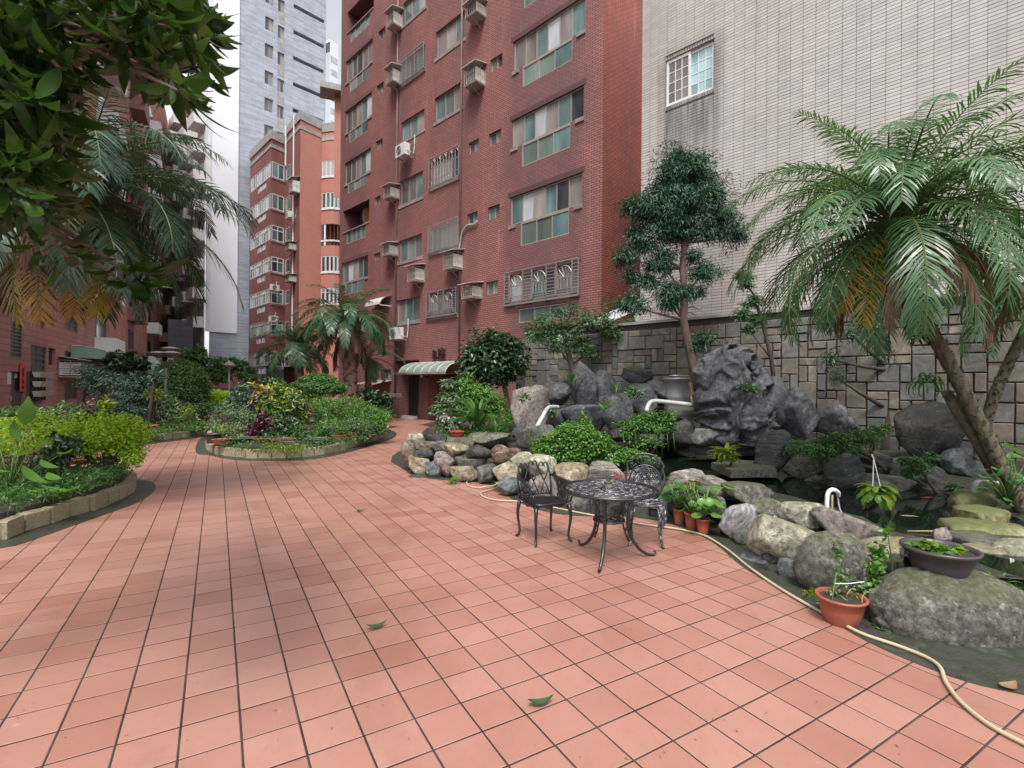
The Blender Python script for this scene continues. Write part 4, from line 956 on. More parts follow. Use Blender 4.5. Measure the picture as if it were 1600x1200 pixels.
# pond: rock bank core, water, rear planting ground
WZ = .27
m_water = newmat('pond_water'); mw, nt, bs = m_water; m_water = mw
bs.inputs['Base Color'].default_value = (.006,.010,.006,1); bs.inputs['Roughness'].default_value = .04; bs.inputs['Specular IOR Level'].default_value = .6; bs.inputs['IOR'].default_value = 1.33
n = tex(nt, coord(nt, 'Position'), 3.5, 3); bumpn(nt, n.outputs['Fac'], .05, .02, bs)
wpts = poly([(690,706), (760,735), (830,745), (920,765), (1000,772), (1080,800), (1160,838), (1250,880), (1340,930), (1420,955), (1560,985), (1700,1000)], 0)
wp_ = [V((p.x, p.y, 0)) for p in wpts] + [V((8.5,4.5,0)), V((9.5,8.5,0)), V((1.0,13.4,0)), V((-1.2,13.2,0)), G(668,690)]
slab('pond_water', wp_, WZ, m_water, z0=WZ-.05, kind='structure')
m_bank = MT('mossy_cement', [(.012,.013,.01), (.05,.046,.038), (.022,.03,.014), (.085,.08,.07)], scale=5, rough=.6, bump=1, bscale=12, bdist=.04, where='Position')
front = [(618,716), (628,727), (650,737), (690,744), (740,748), (775,758), (815,773), (870,786), (930,794), (1000,802), (1070,814), (1120,834), (1160,858), (1200,889), (1240,915), (1280,945), (1330,985), (1390,1018), (1450,1044), (1520,1062), (1620,1078), (1750,1095)]
fr = smooth_poly(poly(front), 5, closed=False)
fr = [V((-2.35, 12.6, 0)), V((-2.55, 11.6, 0))] + fr
vs = []; fs = []; prof = [(0, .0), (.05, .16), (.12, .30), (.26, .36), (.42, .34), (.52, .10)]
for i, p in enumerate(fr):
    a, c = fr[max(i-1, 0)], fr[min(i+1, len(fr)-1)]; tg = (c-a).normalized(); nn = V((-tg.y, tg.x, 0))
    for k_, (o_, z_) in enumerate(prof):
        q = p + nn*(o_*1.1 + .16 + .16*min(1, i/len(fr)) + max(0, min(.55, (p.x-2.0)*1.3))); nz = mn.noise(V((q.x*2.3, q.y*2.3, z_*3)))
        vs.append((q.x + nn.x*nz*.07, q.y + nn.y*nz*.07, max(0, z_ + nz*.05*(k_ > 0))))
    if i: fs += [((i-1)*6+k_, i*6+k_, i*6+k_+1, (i-1)*6+k_+1) for k_ in range(5)]
b = MB(); b.add(vs, fs); b.build('pond_bank', m_bank, smooth=True, kind='structure')
# rear ground
rear = poly([(820,693), (900,694), (1000,696), (1060,698), (1180,706), (1235,728), (1300,738), (1380,752), (1440,765), (1500,785), (1560,830), (1620,872), (1700,900)], .3)
rr_ = smooth_poly([V((p.x, p.y, 0)) for p in rear], 4, closed=False); vs = []; fs = []; K = 6
for i, p in enumerate(rr_):
    t = i/(len(rr_)-1); wq = FW @ V((ws0+.1 + (ws1-1-ws0)*t, .1, 0))
    for k_ in range(K):
        f = k_/(K-1); qx = p.lerp(wq, f); z_ = (.12 if k_ == 0 else .33+.25*f + .1*mn.noise(V((qx.x*1.3, qx.y*1.3, 2)))); vs.append((qx.x, qx.y, z_))
    if i: fs += [((i-1)*K+k_, i*K+k_, i*K+k_+1, (i-1)*K+k_+1) for k_ in range(K-1)]
b = MB(); b.add(vs, fs); b.build('rear_ground', m_bank, smooth=True, kind='structure')
lg = poly([(668,690), (700,690), (800,696), (845,700), (860,680), (830,655), (700,655), (672,668)], .35)
slab('lily_bed_ground', [V((p.x, p.y, 0)) for p in lg], .36, m_soil, kind='structure')

# ---------------------------------------------------------------- rocks
def rockmat(name, cols, scale=2.5, stretch=None, bump=.9, bscale=9, moss=0, rough=.75, dist=.8, bdist=.03):
    m, nt, bs = newmat(name); co = coord(nt, 'Object')
    oi = nt.nodes.new('ShaderNodeObjectInfo'); ad = nt.nodes.new('ShaderNodeVectorMath'); ad.operation = 'ADD'
    cb = nt.nodes.new('ShaderNodeCombineXYZ')
    mu = nt.nodes.new('ShaderNodeMath'); mu.operation = 'MULTIPLY'; nt.links.new(oi.outputs['Random'], mu.inputs[0]); mu.inputs[1].default_value = 37
    for i in range(3): nt.links.new(mu.outputs[0], cb.inputs[i])
    nt.links.new(co, ad.inputs[0]); nt.links.new(cb.outputs[0], ad.inputs[1]); co = ad.outputs[0]
    n = tex(nt, co, scale, 8, .62, stretch=stretch, dist=dist); k = len(cols)
    c = ramp(nt, n.outputs['Fac'], [(.3+.4*i/(k-1), c_) for i, c_ in enumerate(cols)])
    n2 = tex(nt, co, scale*6, 6, .7, stretch=stretch); c = mixc(nt, ramp(nt, n2.outputs['Fac'], [(.36, (.85,.85,.85)), (.58, (0,0,0))]), c, tuple(x*.3 for x in cols[0]))
    n3 = tex(nt, co, scale*3.1, 6, .75); c = mixc(nt, ramp(nt, n3.outputs['Fac'], [(.56, (0,0,0)), (.68, (.75,.75,.75))]), c, tuple(min(1, x*1.55) for x in cols[-1]))
    if moss:
        g = nt.nodes.new('ShaderNodeNewGeometry'); sx = nt.nodes.new('ShaderNodeSeparateXYZ'); nt.links.new(g.outputs['Normal'], sx.inputs[0])
        n4 = tex(nt, co, 2.2, 6); ml = nt.nodes.new('ShaderNodeMath'); ml.operation = 'MULTIPLY'; nt.links.new(n4.outputs['Fac'], ml.inputs[0]); nt.links.new(sx.outputs[2], ml.inputs[1])
        c = mixc(nt, ramp(nt, ml.outputs[0], [(.28, (0,0,0)), (.48, (moss,)*3)]), c, (.10,.12,.035))
    nt.links.new(c, bs.inputs['Base Color']); bs.inputs['Roughness'].default_value = rough; bscale *= 1.4; bdist *= 1.5
    b1 = tex(nt, co, bscale, 10, .75, stretch=stretch, dist=dist*.6); bumpn(nt, b1.outputs['Fac'], bump, bdist, bs)
    return m
RM = dict(  # dark, slate and lime colours lowered to carry the shade under the trees
 grey=rockmat('rock_grey', [(.075,.075,.07), (.15,.148,.135), (.25,.24,.22)], moss=.25),
 dark=rockmat('rock_dark_wet_shade', [(.018,.018,.02), (.042,.04,.04), (.085,.08,.076)], rough=.4, moss=.2),
 tan=rockmat('rock_tan', [(.20,.15,.09), (.33,.27,.18), (.45,.40,.30)], moss=.35),
 pale=rockmat('rock_pale', [(.28,.25,.17), (.42,.39,.30), (.55,.53,.44)], moss=.35),
 brown=rockmat('rock_brown', [(.09,.06,.045), (.20,.14,.10), (.33,.26,.20)]),
 band=rockmat('rock_banded', [(.10,.085,.07), (.30,.27,.23), (.50,.46,.41)], scale=1.6, stretch=(.6,.6,5), dist=1.2),
 white=rockmat('rock_whitish', [(.22,.21,.22), (.42,.41,.42), (.58,.57,.57)], scale=1.6, stretch=(3,1,.7), dist=.8),
 olive=rockmat('rock_mossy_olive', [(.13,.13,.05), (.21,.20,.085), (.27,.26,.13)], moss=.8, bump=.5),
 slate=rockmat('rock_slate', [(.022,.024,.026), (.055,.058,.058), (.12,.12,.11)], scale=2, stretch=(.5,.5,6), bump=1, rough=.55, moss=.35, bscale=6),
 blue=rockmat('rock_bluegrey', [(.07,.085,.09), (.14,.16,.165), (.22,.24,.23)], rough=.4),
 lime=rockmat('limestone_grey', [(.035,.035,.04), (.075,.075,.083), (.13,.13,.145)], bump=.6, moss=0, bscale=7),
 purp=rockmat('rock_brown_grey', [(.12,.095,.085), (.21,.175,.155), (.28,.24,.21)], bump=.6, moss=.2),
 mossy=rockmat('rock_mossy_grey', [(.07,.072,.055), (.155,.15,.12), (.28,.27,.23)], moss=.45, scale=4.2, bscale=16, dist=1.6))
def rock(name, mat, c, size, seed, rot=0, amp=.16, flat=0, sub=4, ridge=0, layers=0, parent=None, face=None, facet=0, tilt=0, **kw):
    bm = bmesh.new(); bmesh.ops.create_icosphere(bm, subdivisions=sub, radius=1)
    o_ = V((seed*3.7, seed*1.3, seed*7.1)); sx, sy, sz = size[0]/2, size[1]/2, size[2]/2
    rg = random.Random(seed); planes = [(V((rg.gauss(0,1), rg.gauss(0,1), rg.gauss(0,.8))).normalized(), rg.uniform(.58,.9)) for _ in range(max(facet, 0) or 10)]
    if facet < 0: planes = []
    for v_ in bm.verts:
        p = v_.co.copy(); d = p.normalized()
        r = 1 + amp*1.3*mn.noise(d*1.2+o_) + amp*.6*mn.noise(d*2.7+o_*2) + amp*.4*mn.noise(d*5.5+o_) + (.02+amp*.12)*mn.noise(d*12+o_) + .018*mn.noise(d*24+o_)
        if ridge:
            q = d*2.1+o_; q = q + V((mn.noise(q*.8), mn.noise(q*.8+V((5,5,5))), mn.noise(q*.8+V((9,2,4)))))*1.2
            r += ridge*(.5-abs(mn.noise(q)))*1.0 + ridge*.45*(.3-abs(mn.noise(q*2.3))) + ridge*.2*(.3-abs(mn.noise(q*5)))
        bx = 1 if facet < 0 else 1/((abs(d.x)**2.9+abs(d.y)**2.9+abs(d.z)**2.9)**(1/2.9)); q = d*r*bx
        for pn, pd in planes:
            t = q.dot(pn)
            if t > pd: q -= pn*(t-pd)*.85
        q = V((q.x*sx, q.y*sy, q.z*sz))
        if layers:
            h = (q.z+sz)/(2*sz)*layers + .35*mn.noise(d*1.5+o_); st = h-math.floor(h); k_ = math.floor(h)
            s_ = 1 + .13*mn.noise(V((k_*3.3, seed, 0))) - .10*max(0, (abs(st-.5)-.28))*3.5; off = .08*mn.noise(V((k_*1.7, 3, seed)))
            q.x = q.x*s_ + off*sx; q.y *= s_
        if flat and q.z > sz*(1-flat): q.z = sz*(1-flat) + (q.z-sz*(1-flat))*.15
        v_.co = q
    for f in bm.faces: f.smooth = True
    xs = [v_.co.x for v_ in bm.verts]; zs_ = [v_.co.z for v_ in bm.verts]
    fx, fz = size[0]/(max(xs)-min(xs)), size[2]/(max(zs_)-min(zs_)); ox, oz = (max(xs)+min(xs))/2, (max(zs_)+min(zs_))/2
    for v_ in bm.verts: v_.co.x = (v_.co.x-ox)*fx; v_.co.z = (v_.co.z-oz)*fz
    me = bpy.data.meshes.new(name); bm.to_mesh(me); bm.free(); me.materials.append(mat)
    return inst(name, me, parent, Matrix.Translation(c) @ Matrix.Rotation(rot, 4, 'Z') @ Matrix.Rotation(tilt, 4, 'Y'), **kw)
seedc = [100]
def R(u0, v0, u1, v1, Y, mk, label, dep=.8, name='rock', group='rocks round the pond', grow=1.08, down=0, **kw):
    """a rock standing at distance Y whose silhouette spans the given box"""
    seedc[0] += 1; a, b_ = P(u0, v0, Y), P(u1, v1, Y); sx = (b_.x-a.x)*grow; sz = (a.z-b_.z)*grow + down
    c = (a+b_)/2; c.z -= down/2; sy = max(sx, min(sz, sx*1.3))*dep
    return rock(name, RM[mk], c, (sx, sy, sz), kw.pop('seed', seedc[0]), label=label, cat='rock', group=group, **kw)
# left end of the rim
R(636,677,664,694,10.4,'pale','pale flat topped rock at the far left end of the pond rim', flat=.5, down=.1)
R(661,677,697,692,10.4,'dark','dark flat rock on the left rim behind the reddish one', flat=.4, down=.1)
R(642,689,664,703,10.0,'grey','small grey rock under the pale flat topped one at the left end')
R(649,690,680,709,9.8,'brown','reddish brown lumpy rock on the left part of the rim', flat=.3)
R(676,689,703,708,9.6,'grey','grey wedge rock left of the pale tan slab on the rim')
R(694,693,732,713,9.3,'tan','pale tan slab between the grey wedge and the smooth dark stone', flat=.4)
R(728,695,769,717,9.0,'dark','smooth dark oval stone lying on the grey stone basin', amp=.05)
R(765,695,796,714,9.0,'brown','brown rock just right of the smooth dark oval stone', down=.05)
R(774,700,813,724,8.5,'brown','ruddy rock with pale crown above the big tan boulder on the rim')
R(798,706,834,729,8.15,'pale','rounded pale rock right of the ruddy one on the rim')
R(819,712,869,740,7.8,'pale','long pale flat rock behind the dark scroll backed chair', flat=.3, down=.05)
R(771,722,814,754,8.0,'tan','big tan boulder at the bend of the rim left of the chair', amp=.1)
R(680,705,714,727,9.3,'purp','grey brown boulder under the pale tan slab', down=.08)
R(645,702,682,720,9.7,'dark','dark overhanging slab under the reddish brown rock')
R(626,690,651,724,9.95,'brown','dark brown end rock at the left tip of the rim', down=.1)
R(638,712,671,741,9.6,'tan','rough yellowish base rock at the left end of the rim', amp=.22)
R(666,719,694,747,9.3,'blue','blue grey wet rock at the foot of the left rim', amp=.2)
R(689,722,707,746,9.2,'brown','small dark brown rock beside the blue grey wet one')
R(701,727,748,751,8.9,'tan','rough tan base rock below the stone basin', amp=.24)
R(746,724,778,754,8.7,'grey','mottled grey base rock left of the big tan boulder', amp=.22)
R(778,746,818,772,7.75,'blue','blue grey base rock under the big tan boulder', amp=.2)
R(640,742,676,747,9.3,'dark','low dark stone in the gutter at the left end of the rim', down=.03)
# stone basin
a_ = P(711,714,9.05); b_ = P(762,738,9.05)
bs_ = thing('stone_basin', 'half round grey stone basin built into the left rim under the dark oval stone', 'basin', loc=tuple((a_+b_)/2))
bb = MB(); rx = (b_.x-a_.x)/2; hz = a_.z-b_.z; prof = [(rx*.85, hz*.32), (rx*.98, hz*.34), (rx, hz*.46), (rx*.98, hz*.5), (rx*.9, hz*.5), (rx*.8, hz*.2)]
prof = [(.02, -hz*.5), (rx*.35, -hz*.48), (rx*.62, -hz*.36), (rx*.83, -hz*.12), (rx*.95, hz*.2), (rx, hz*.42), (rx, hz*.5), (rx*.92, hz*.5), (rx*.85, hz*.3), (.02, hz*.25)]
bb.lathe(prof, 28, (a_+b_)/2, sy=.8); bb.build('bowl', RM['grey'], bs_, smooth=True)
R(733,676,796,692,11.4,'mossy','long low mossy brown rock along the upper pool edge behind the rim', flat=.4, down=.1)
R(688,683,740,694,11.2,'mossy','low dark mossy slab under the red bowl', flat=.4, down=.1)
R(800,668,826,690,10.6,'dark','dark wet rock at the waterline left of the grey green block')
# rim, middle and right
R(867,724,923,751,7.45,'tan','olive tan rounded rock between the two garden chairs', down=.1)
R(921,721,973,750,7.2,'band','pale rock with cream and violet stripes behind the table', amp=.1, down=.12)
R(974,735,992,748,7.2,'mossy','small greenish stone behind the lace backed chair', down=.08)
R(886,770,922,800,6.9,'grey','grey rock at the bank foot seen between chair and table', amp=.2)
R(828,742,872,790,7.35,'purp','dark purplish upright rock face behind the scroll backed chair', amp=.1)
R(925,758,985,812,6.75,'dark','dark rock in the bank behind the garden table', amp=.15)
R(1044,733,1098,772,6.7,'band','weathered pale rock banded like driftwood, right of the lace backed chair', amp=.1, tilt=.1)
R(1093,746,1156,778,6.4,'band','second driftwood banded rock, right above the pink anthuriums', amp=.1, tilt=.15)
R(1135,756,1204,789,6.05,'mossy','grey green flat rock on the rim right of the banded rocks', flat=.2, tilt=.1)
R(1169,780,1233,814,5.65,'mossy','mossy tan rock with a small white water trickle on the rim', amp=.14)
R(1223,787,1292,833,5.25,'pale','pale lichen green rounded rock left of the white water spout', flat=.2)
R(1271,804,1372,850,4.95,'purp','long brown grey slab rock below the white water spout', flat=.2, tilt=.35, amp=.1, grow=1.0)
R(1348,838,1421,884,4.5,'tan','cream and grey rock left of the purple planter bowl', amp=.14)
R(1130,780,1180,846,5.6,'white','whitish streaked oval rock standing on edge above the gutter', tilt=.5, amp=.2, grow=.95, dep=.5)
R(1177,814,1256,876,4.9,'pale','big pale yellow cracked rock hanging over the gutter', tilt=.3, amp=.14, ridge=.12, flat=.1)
R(1216,873,1248,902,4.55,'blue','small angular blue grey stone in the gutter')
R(1100,775,1132,806,6.1,'grey','grey rock behind the anthurium leaves', amp=.1)
R(1045,772,1100,812,6.5,'dark','dark rock in shade behind the anthurium pots', amp=.15)
R(1248,832,1362,940,4.25,'mossy','tall rounded grey boulder behind the terracotta planter', amp=.07, dep=.6, seed=901, facet=-1)
R(1360,888,1645,1058,3.62,'mossy','huge smooth mossy grey boulder carrying the purple planter bowl', amp=.05, dep=.5, sub=5, seed=907, grow=1.0, facet=-1, tilt=.2)
R(1508,855,1580,884,4.5,'tan','tan flat rock right of the purple planter bowl', flat=.3)
R(1553,846,1640,882,4.45,'pale','pale rounded rock at the right edge with white drips', amp=.08)
R(1500,874,1625,930,4.5,'mossy','grey rock under the pale one at the right edge', amp=.08, dep=.5)
R(1455,825,1483,868,4.85,'purp','small upright egg shaped stone behind the purple planter bowl', amp=.04)
R(1488,793,1566,842,5.5,'olive','olive moss covered angular slab in the pond at right', flat=.6, amp=.1)
R(1480,816,1590,856,5.15,'olive','second lower olive mossy slab at the pond edge', flat=.5, amp=.08)
R(1487,770,1550,804,6.1,'olive','far olive mossy stone beside the big variegated leaves', flat=.4)
R(1486,836,1562,868,4.85,'grey','grey mottled rock beyond the purple planter bowl', flat=.2)
R(1300,905,1330,925,4.2,'dark','small dark stone wedged between the two big boulders')
R(1160,862,1215,893,4.95,'blue','blue grey rubble rock in the wet gutter')
random.seed(41)
for (u_, v_, k_, mk_, lb_) in ((700,744,9,'grey','small grey rubble stone under the stone basin end of the rim'), (722,747,8,'dark','small dark rubble stone below the stone basin'), (755,750,9,'blue','small bluish rubble stone beside the hose loop'),
        (822,772,10,'grey','grey rubble stone at the rock foot behind the scroll backed chair'), (1142,838,12,'dark','dark rubble stone right of the anthurium pots'), (1163,852,14,'grey','grey rubble stone below the whitish streaked oval rock'), (1190,872,13,'blue','blue rubble stone under the pale yellow cracked rock'),
        (1205,884,12,'dark','dark rubble stone left of the angular blue grey stone'), (1246,908,13,'grey','grey rubble stone touching the tall rounded boulder'), (1392,992,16,'mossy','mossy rubble stone under the left end of the huge boulder')):
    g_ = G(u_, v_); R(u_-k_*1.2, v_-k_*1.9, u_+k_*1.2, v_-2, g_.y+.08, mk_, lb_, group='rubble stones in the gutter', amp=.25, sub=3)
# rear rockery
R(800,603,862,664,12.0,'purp','large smooth brown grey boulder at the left end of the rockery', amp=.1, down=.2)
R(858,596,892,634,11.7,'lime','pitted pale grey rock above the left pipe', ridge=.3)
R(893,566,932,650,12.0,'lime','tall pointed grey rock near the stone wall', amp=.24, tilt=-.1, ridge=.2)
R(924,580,960,640,12.1,'lime','grey round shouldered rock right of the tall pointed one', ridge=.2)
R(878,633,944,672,11.0,'lime','smooth grey boulder above the bright ground cover', amp=.16, flat=.1, ridge=.2)
R(938,615,990,672,10.8,'lime','angular grey rock with a fern at its top', amp=.26, ridge=.2)
R(972,573,1018,602,12.0,'slate','tilted ribbed slate slab at the top of the rockery', layers=4, tilt=.4)
R(978,600,1026,650,11.4,'lime','dark domed rock below the ribbed slate slab', ridge=.2)
R(1000,597,1062,632,11.6,'lime','flat sloping grey rock left of the steel drum', flat=.2, tilt=.2, ridge=.2)
R(852,640,888,672,11.2,'lime','rough grey rubble rock right of the left pipe', ridge=.25)
R(806,664,868,702,9.8,'mossy','grey green squared rock under the left pipe outlet', amp=.1, flat=.15)
R(1042,634,1088,662,10.4,'slate','stack of thin slate ledges under the right pipe', layers=5)
R(1040,655,1090,700,10.0,'dark','dark wet rock face below the slate ledges')
R(955,668,1000,690,10.6,'dark','dark rock under the cascade plants')
R(1192,590,1235,668,9.5,'lime','rough eroded grey rock right of the great ridged rock', ridge=.35, amp=.2)
R(1222,605,1272,684,9.35,'lime','knobbly grey rock with mossy cracks', ridge=.3, amp=.2)
R(1270,626,1337,684,9.3,'lime','smooth leaning grey rock right of the knobbly one', amp=.24, ridge=.2)
R(1083,670,1142,694,9.5,'grey','low grey rock under the great ridged rock', flat=.2)
R(1183,672,1236,738,8.2,'slate','layered slate rock left of the spreading pine bonsai', layers=7, amp=.12)
R(1228,702,1308,746,8.0,'mossy','mossy brown boulder under the spreading bonsai', amp=.08)
R(1290,710,1346,772,7.3,'slate','black layered slate pillar standing in the water', layers=8, tilt=-.25, amp=.1)
R(1403,630,1486,722,8.2,'dark','near black boulder in deep shade below the wall fern', amp=.1)
R(1465,640,1500,720,8.1,'dark','dark rock beside the leaning palm trunks')
R(1335,705,1400,752,8.0,'slate','grey slate rock behind the hanging basket', layers=4)
R(1330,745,1420,775,7.3,'grey','flat grey rock behind the bright fern basket', flat=.3)
R(1398,722,1480,772,7.4,'slate','brown slanting slab rock on the pond far side', layers=3, tilt=.45)
R(1470,700,1545,742,7.6,'blue','blue grey boulder in shade behind the palm trunk')
R(1262,742,1300,762,7.7,'grey','pale wet stone at the far waterline')
R(1565,745,1620,800,6.6,'dark','dark rock in the shaded right corner by the palm')
# flat ledges over the water
def ledge(pxs, Y0, label, th=.09, mat='slate'):
    pts = [G(u, v, z) for u, v, z in pxs]; b = MB(); n = len(pts); dn = V((0,0,th))
    b.add(pts + [p - dn + V((random.uniform(-.03,.03), .02, 0)) for p in pts], [tuple(range(n))] + [((i+1) % n, i, n+i, n+(i+1) % n) for i in range(n)] + [tuple(range(2*n-1, n-1, -1))])
    me = b.mesh('stone_ledge', RM[mat]); return inst('stone_ledge', me, None, I4, label=label, cat='stone slab', group='flat slabs over the pond')
z_ = .55; ledge([(1058,692,z_), (1090,700,z_), (1140,702,z_), (1188,700,z_), (1192,690,z_), (1120,687,z_), (1070,688,z_)], 9, 'long flat slate ledge at the foot of the great ridged rock', .14)
z_ = .45; ledge([(1112,722,z_), (1142,735,z_), (1180,734,z_), (1213,734,z_), (1205,722,z_), (1150,718,z_)], 8, 'green grey flat slab jutting over the water in front of the long ledge', .12, 'mossy')
z_ = .62; ledge([(990,680,z_), (1030,686,z_), (1062,684,z_), (1060,674,z_), (1000,672,z_)], 9.8, 'dark ledge under the right clump of trailing plants', .12)
z_ = .36; ledge([(940,722,z_), (1000,728,z_), (1035,722,z_), (1030,714,z_), (950,712,z_)], 9, 'low dark ledge at the water under the ground cover', .1)
# the great ridged scholar's rock
def great():
    a, b_ = P(1085, 534, 9.6), P(1206, 692, 9.6); c = (a+b_)/2; W, H = b_.x-a.x, a.z-b_.z
    bm = bmesh.new(); bmesh.ops.create_icosphere(bm, subdivisions=6, radius=1)
    right = [(0,1.0), (.1,.98), (.25,.96), (.45,.9), (.6,.98), (.75,.84), (.88,.55), (.95,.30), (1,.05)]
    left = [(0,.75), (.08,.93), (.3,.92), (.5,.93), (.7,.88), (.82,.74), (.92,.45), (1,.02)]
    def prof(tab, h):
        for (h0, x0), (h1, x1) in zip(tab, tab[1:]):
            if h <= h1: return x0+(x1-x0)*(h-h0)/(h1-h0)
        return tab[-1][1]
    for v_ in bm.verts:
        d = v_.co.normalized(); h = (d.z+1)/2
        rr = math.sqrt(max(1e-4, d.x*d.x+d.y*d.y)); ux, uy = d.x/rr, d.y/rr
        half = prof(right if ux > 0 else left, h); skew = -.12*(h-.5)
        X = ux*half*W/2 + skew*W; Yy = uy*half**.7*W*.34; Z = (h-.5)*H
        p = V((X, Yy, Z)); q = V((X*1.5+.2, Yy*1.4, Z*1.15)) + V((3.1, 8.2, 1.4))
        wq = V((mn.noise(q*1.1), mn.noise(q*1.1+V((7,1,3))), mn.noise(q*1.1+V((2,9,5)))))*.75; q2 = q + wq
        q3 = V((q2.x*.9+q2.z*.55, q2.y*.6, q2.z*.95-q2.x*.45))
        def saw(x):
            t = x-math.floor(x); return t/.86 if t < .86 else (1-t)/.14
        rg = saw(mn.noise(q3)*2.7)*.16 + saw(mn.noise(q3*1.9+V((3,3,3)))*1.8)*.055 + mn.noise(q2*2.5)*.04 + mn.noise(q2*8)*.007
        pit = max(0, mn.noise(q2*1.3+V((4,4,4)))-.12)*.34
        n_ = V((ux, uy*1.5, (h-.5)*.5)).normalized(); p += n_*(rg-.11-pit)*1.0
        v_.co = p
    for f in bm.faces: f.smooth = True
    me = bpy.data.meshes.new('great_rock'); bm.to_mesh(me); bm.free(); me.materials.append(RM['lime'])
    return inst('scholar_rock', me, None, Matrix.Translation(c), label='great ridged and folded grey scholar rock standing before the stone wall', cat='rock', group='rocks round the pond')
great()
# ================================================================ FURNITURE, POTS, PIPES, LAMPS
def worn():
    m, nt, bs = newmat('worn_cast_aluminium'); co = coord(nt, 'Object')
    n = tex(nt, co, 22, 8, .7); c = ramp(nt, n.outputs['Fac'], [(.44, (.02,.019,.025)), (.53, (.08,.08,.09)), (.62, (.45,.45,.47))])
    nt.links.new(c, bs.inputs['Base Color']); bs.inputs['Roughness'].default_value = .38; bs.inputs['Metallic'].default_value = .25; bs.inputs['Specular IOR Level'].default_value = .7; return m
def bronze():
    m, nt, bs = newmat('dark_bronze_paint'); co = coord(nt, 'Object')
    n = tex(nt, co, 30, 8, .7); c = ramp(nt, n.outputs['Fac'], [(.5, (.009,.009,.012)), (.64, (.022,.021,.026)), (.78, (.14,.14,.15))])
    nt.links.new(c, bs.inputs['Base Color']); bs.inputs['Roughness'].default_value = .32; bs.inputs['Specular IOR Level'].default_value = .7; return m
m_worn, m_brz = worn(), bronze()
def spiral(c, r0, turns, a0, sgn, ax, az, n=16):
    """scroll ending in a curl; lies in the plane spanned by ax, az"""
    out = []
    for i in range(n+1):
        t = i/n; r = r0*(1-t*.82); a = a0 + sgn*turns*2*math.pi*t; out.append(c + ax*r*math.cos(a) + az*r*math.sin(a))
    return out
X_, Y_, Z_ = V((1,0,0)), V((0,1,0)), V((0,0,1))
# table
tc = V((.967, 4.953, 0)); tab = thing('garden_table', 'round cast metal lace garden table with three curved legs, dark with worn silver', 'table', loc=tuple(tc))
MT_ = Matrix.Translation(tc); TR, TZ = .465, .685
b = MB(); b.tube([(TR*math.cos(t), TR*math.sin(t), TZ) for t in np.linspace(0, 2*math.pi, 65)], .014, 8, cap=False); b.tube([((TR-.035)*math.cos(t), (TR-.035)*math.sin(t), TZ+.004) for t in np.linspace(0, 2*math.pi, 65)], .007, 6, cap=False)
b.build('rim', m_brz, tab, MT_, smooth=True)
def lace(b, R0_, R1_, z, rings, rot=0):
    for k_ in range(rings):
        ra = R0_+(R1_-R0_)*k_/rings; rb = R0_+(R1_-R0_)*(k_+1)/rings; rm = (ra+rb)/2; n = max(8, int(2*math.pi*rm/.042))
        b.tube([(ra*math.cos(t), ra*math.sin(t), z) for t in np.linspace(0, 2*math.pi, n+1)], .0045, 4, cap=False)
        for i in range(n):
            a = 2*math.pi*(i+.5*(k_ % 2))/n; da = 2*math.pi/n; sk = .35*(1 if k_ % 2 else -1)*da
            q = [(ra+.003, a-da*.12), (rm, a-da*.40+sk), (rb-.002, a+da*.10+sk), (rm, a+da*.32+sk*.3)]
            vs = [(r*math.cos(t), r*math.sin(t), z + zz) for zz in (.004, -.004) for r, t in q]; b.add(vs, [(0,1,2,3), (7,6,5,4), (0,4,5,1), (1,5,6,2), (2,6,7,3), (3,7,4,0)])
b = MB(); lace(b, .03, TR-.035, TZ, 10); b.build('lace_top', m_worn, tab, MT_)
b = MB(); b.lathe([(.0, .42), (.03, .42)], 10); b.tube([(.15*math.cos(t), .15*math.sin(t), .385) for t in np.linspace(0, 2*math.pi, 33)], .010, 6, cap=False); lace(b, .02, .15, .385, 4); b.build('lower_shelf', m_brz, tab, MT_)
feet = [G(905,852)-tc, G(936,896)-tc, G(1022.5,869)-tc]
for f in feet:
    f.z = 0; d = f.normalized(); R_ = f.length
    def pt(r, z): return d*r + Z_*z
    side = V((-d.y, d.x, 0)); b = MB()
    outer = [pt(.30,.67), pt(.265,.60), pt(.225,.52), pt(.20,.42), pt(.195,.33), pt(.215,.24), pt(.26,.15), pt(.33,.07), pt(.40,.025), pt(R_-.02,.014), pt(R_+.012,.03), pt(R_+.01,.05), pt(R_-.015,.052)]
    b.tube(outer, [.015,.015,.016,.017,.017,.017,.016,.015,.014,.014,.012,.010,.008], 7)
    inner = [pt(.12,.67), pt(.145,.58), pt(.16,.48), pt(.145,.395), pt(.15,.32), pt(.175,.23), pt(.215,.155)]; b.tube(inner, .009, 6)
    for z, r0, r1 in ((.62,.14,.27), (.55,.15,.235), (.47,.16,.205), (.28,.165,.20), (.2,.19,.225)):
        b.tube(spiral(pt((r0+r1)/2, z), (r1-r0)/2, 1.3, 0, 1, d, Z_, 12), .006, 5)
        b.tube([pt(r0, z-.03), pt(r1, z+.03)], .005, 4)
    b.build('leg', m_brz, tab, MT_, smooth=True)
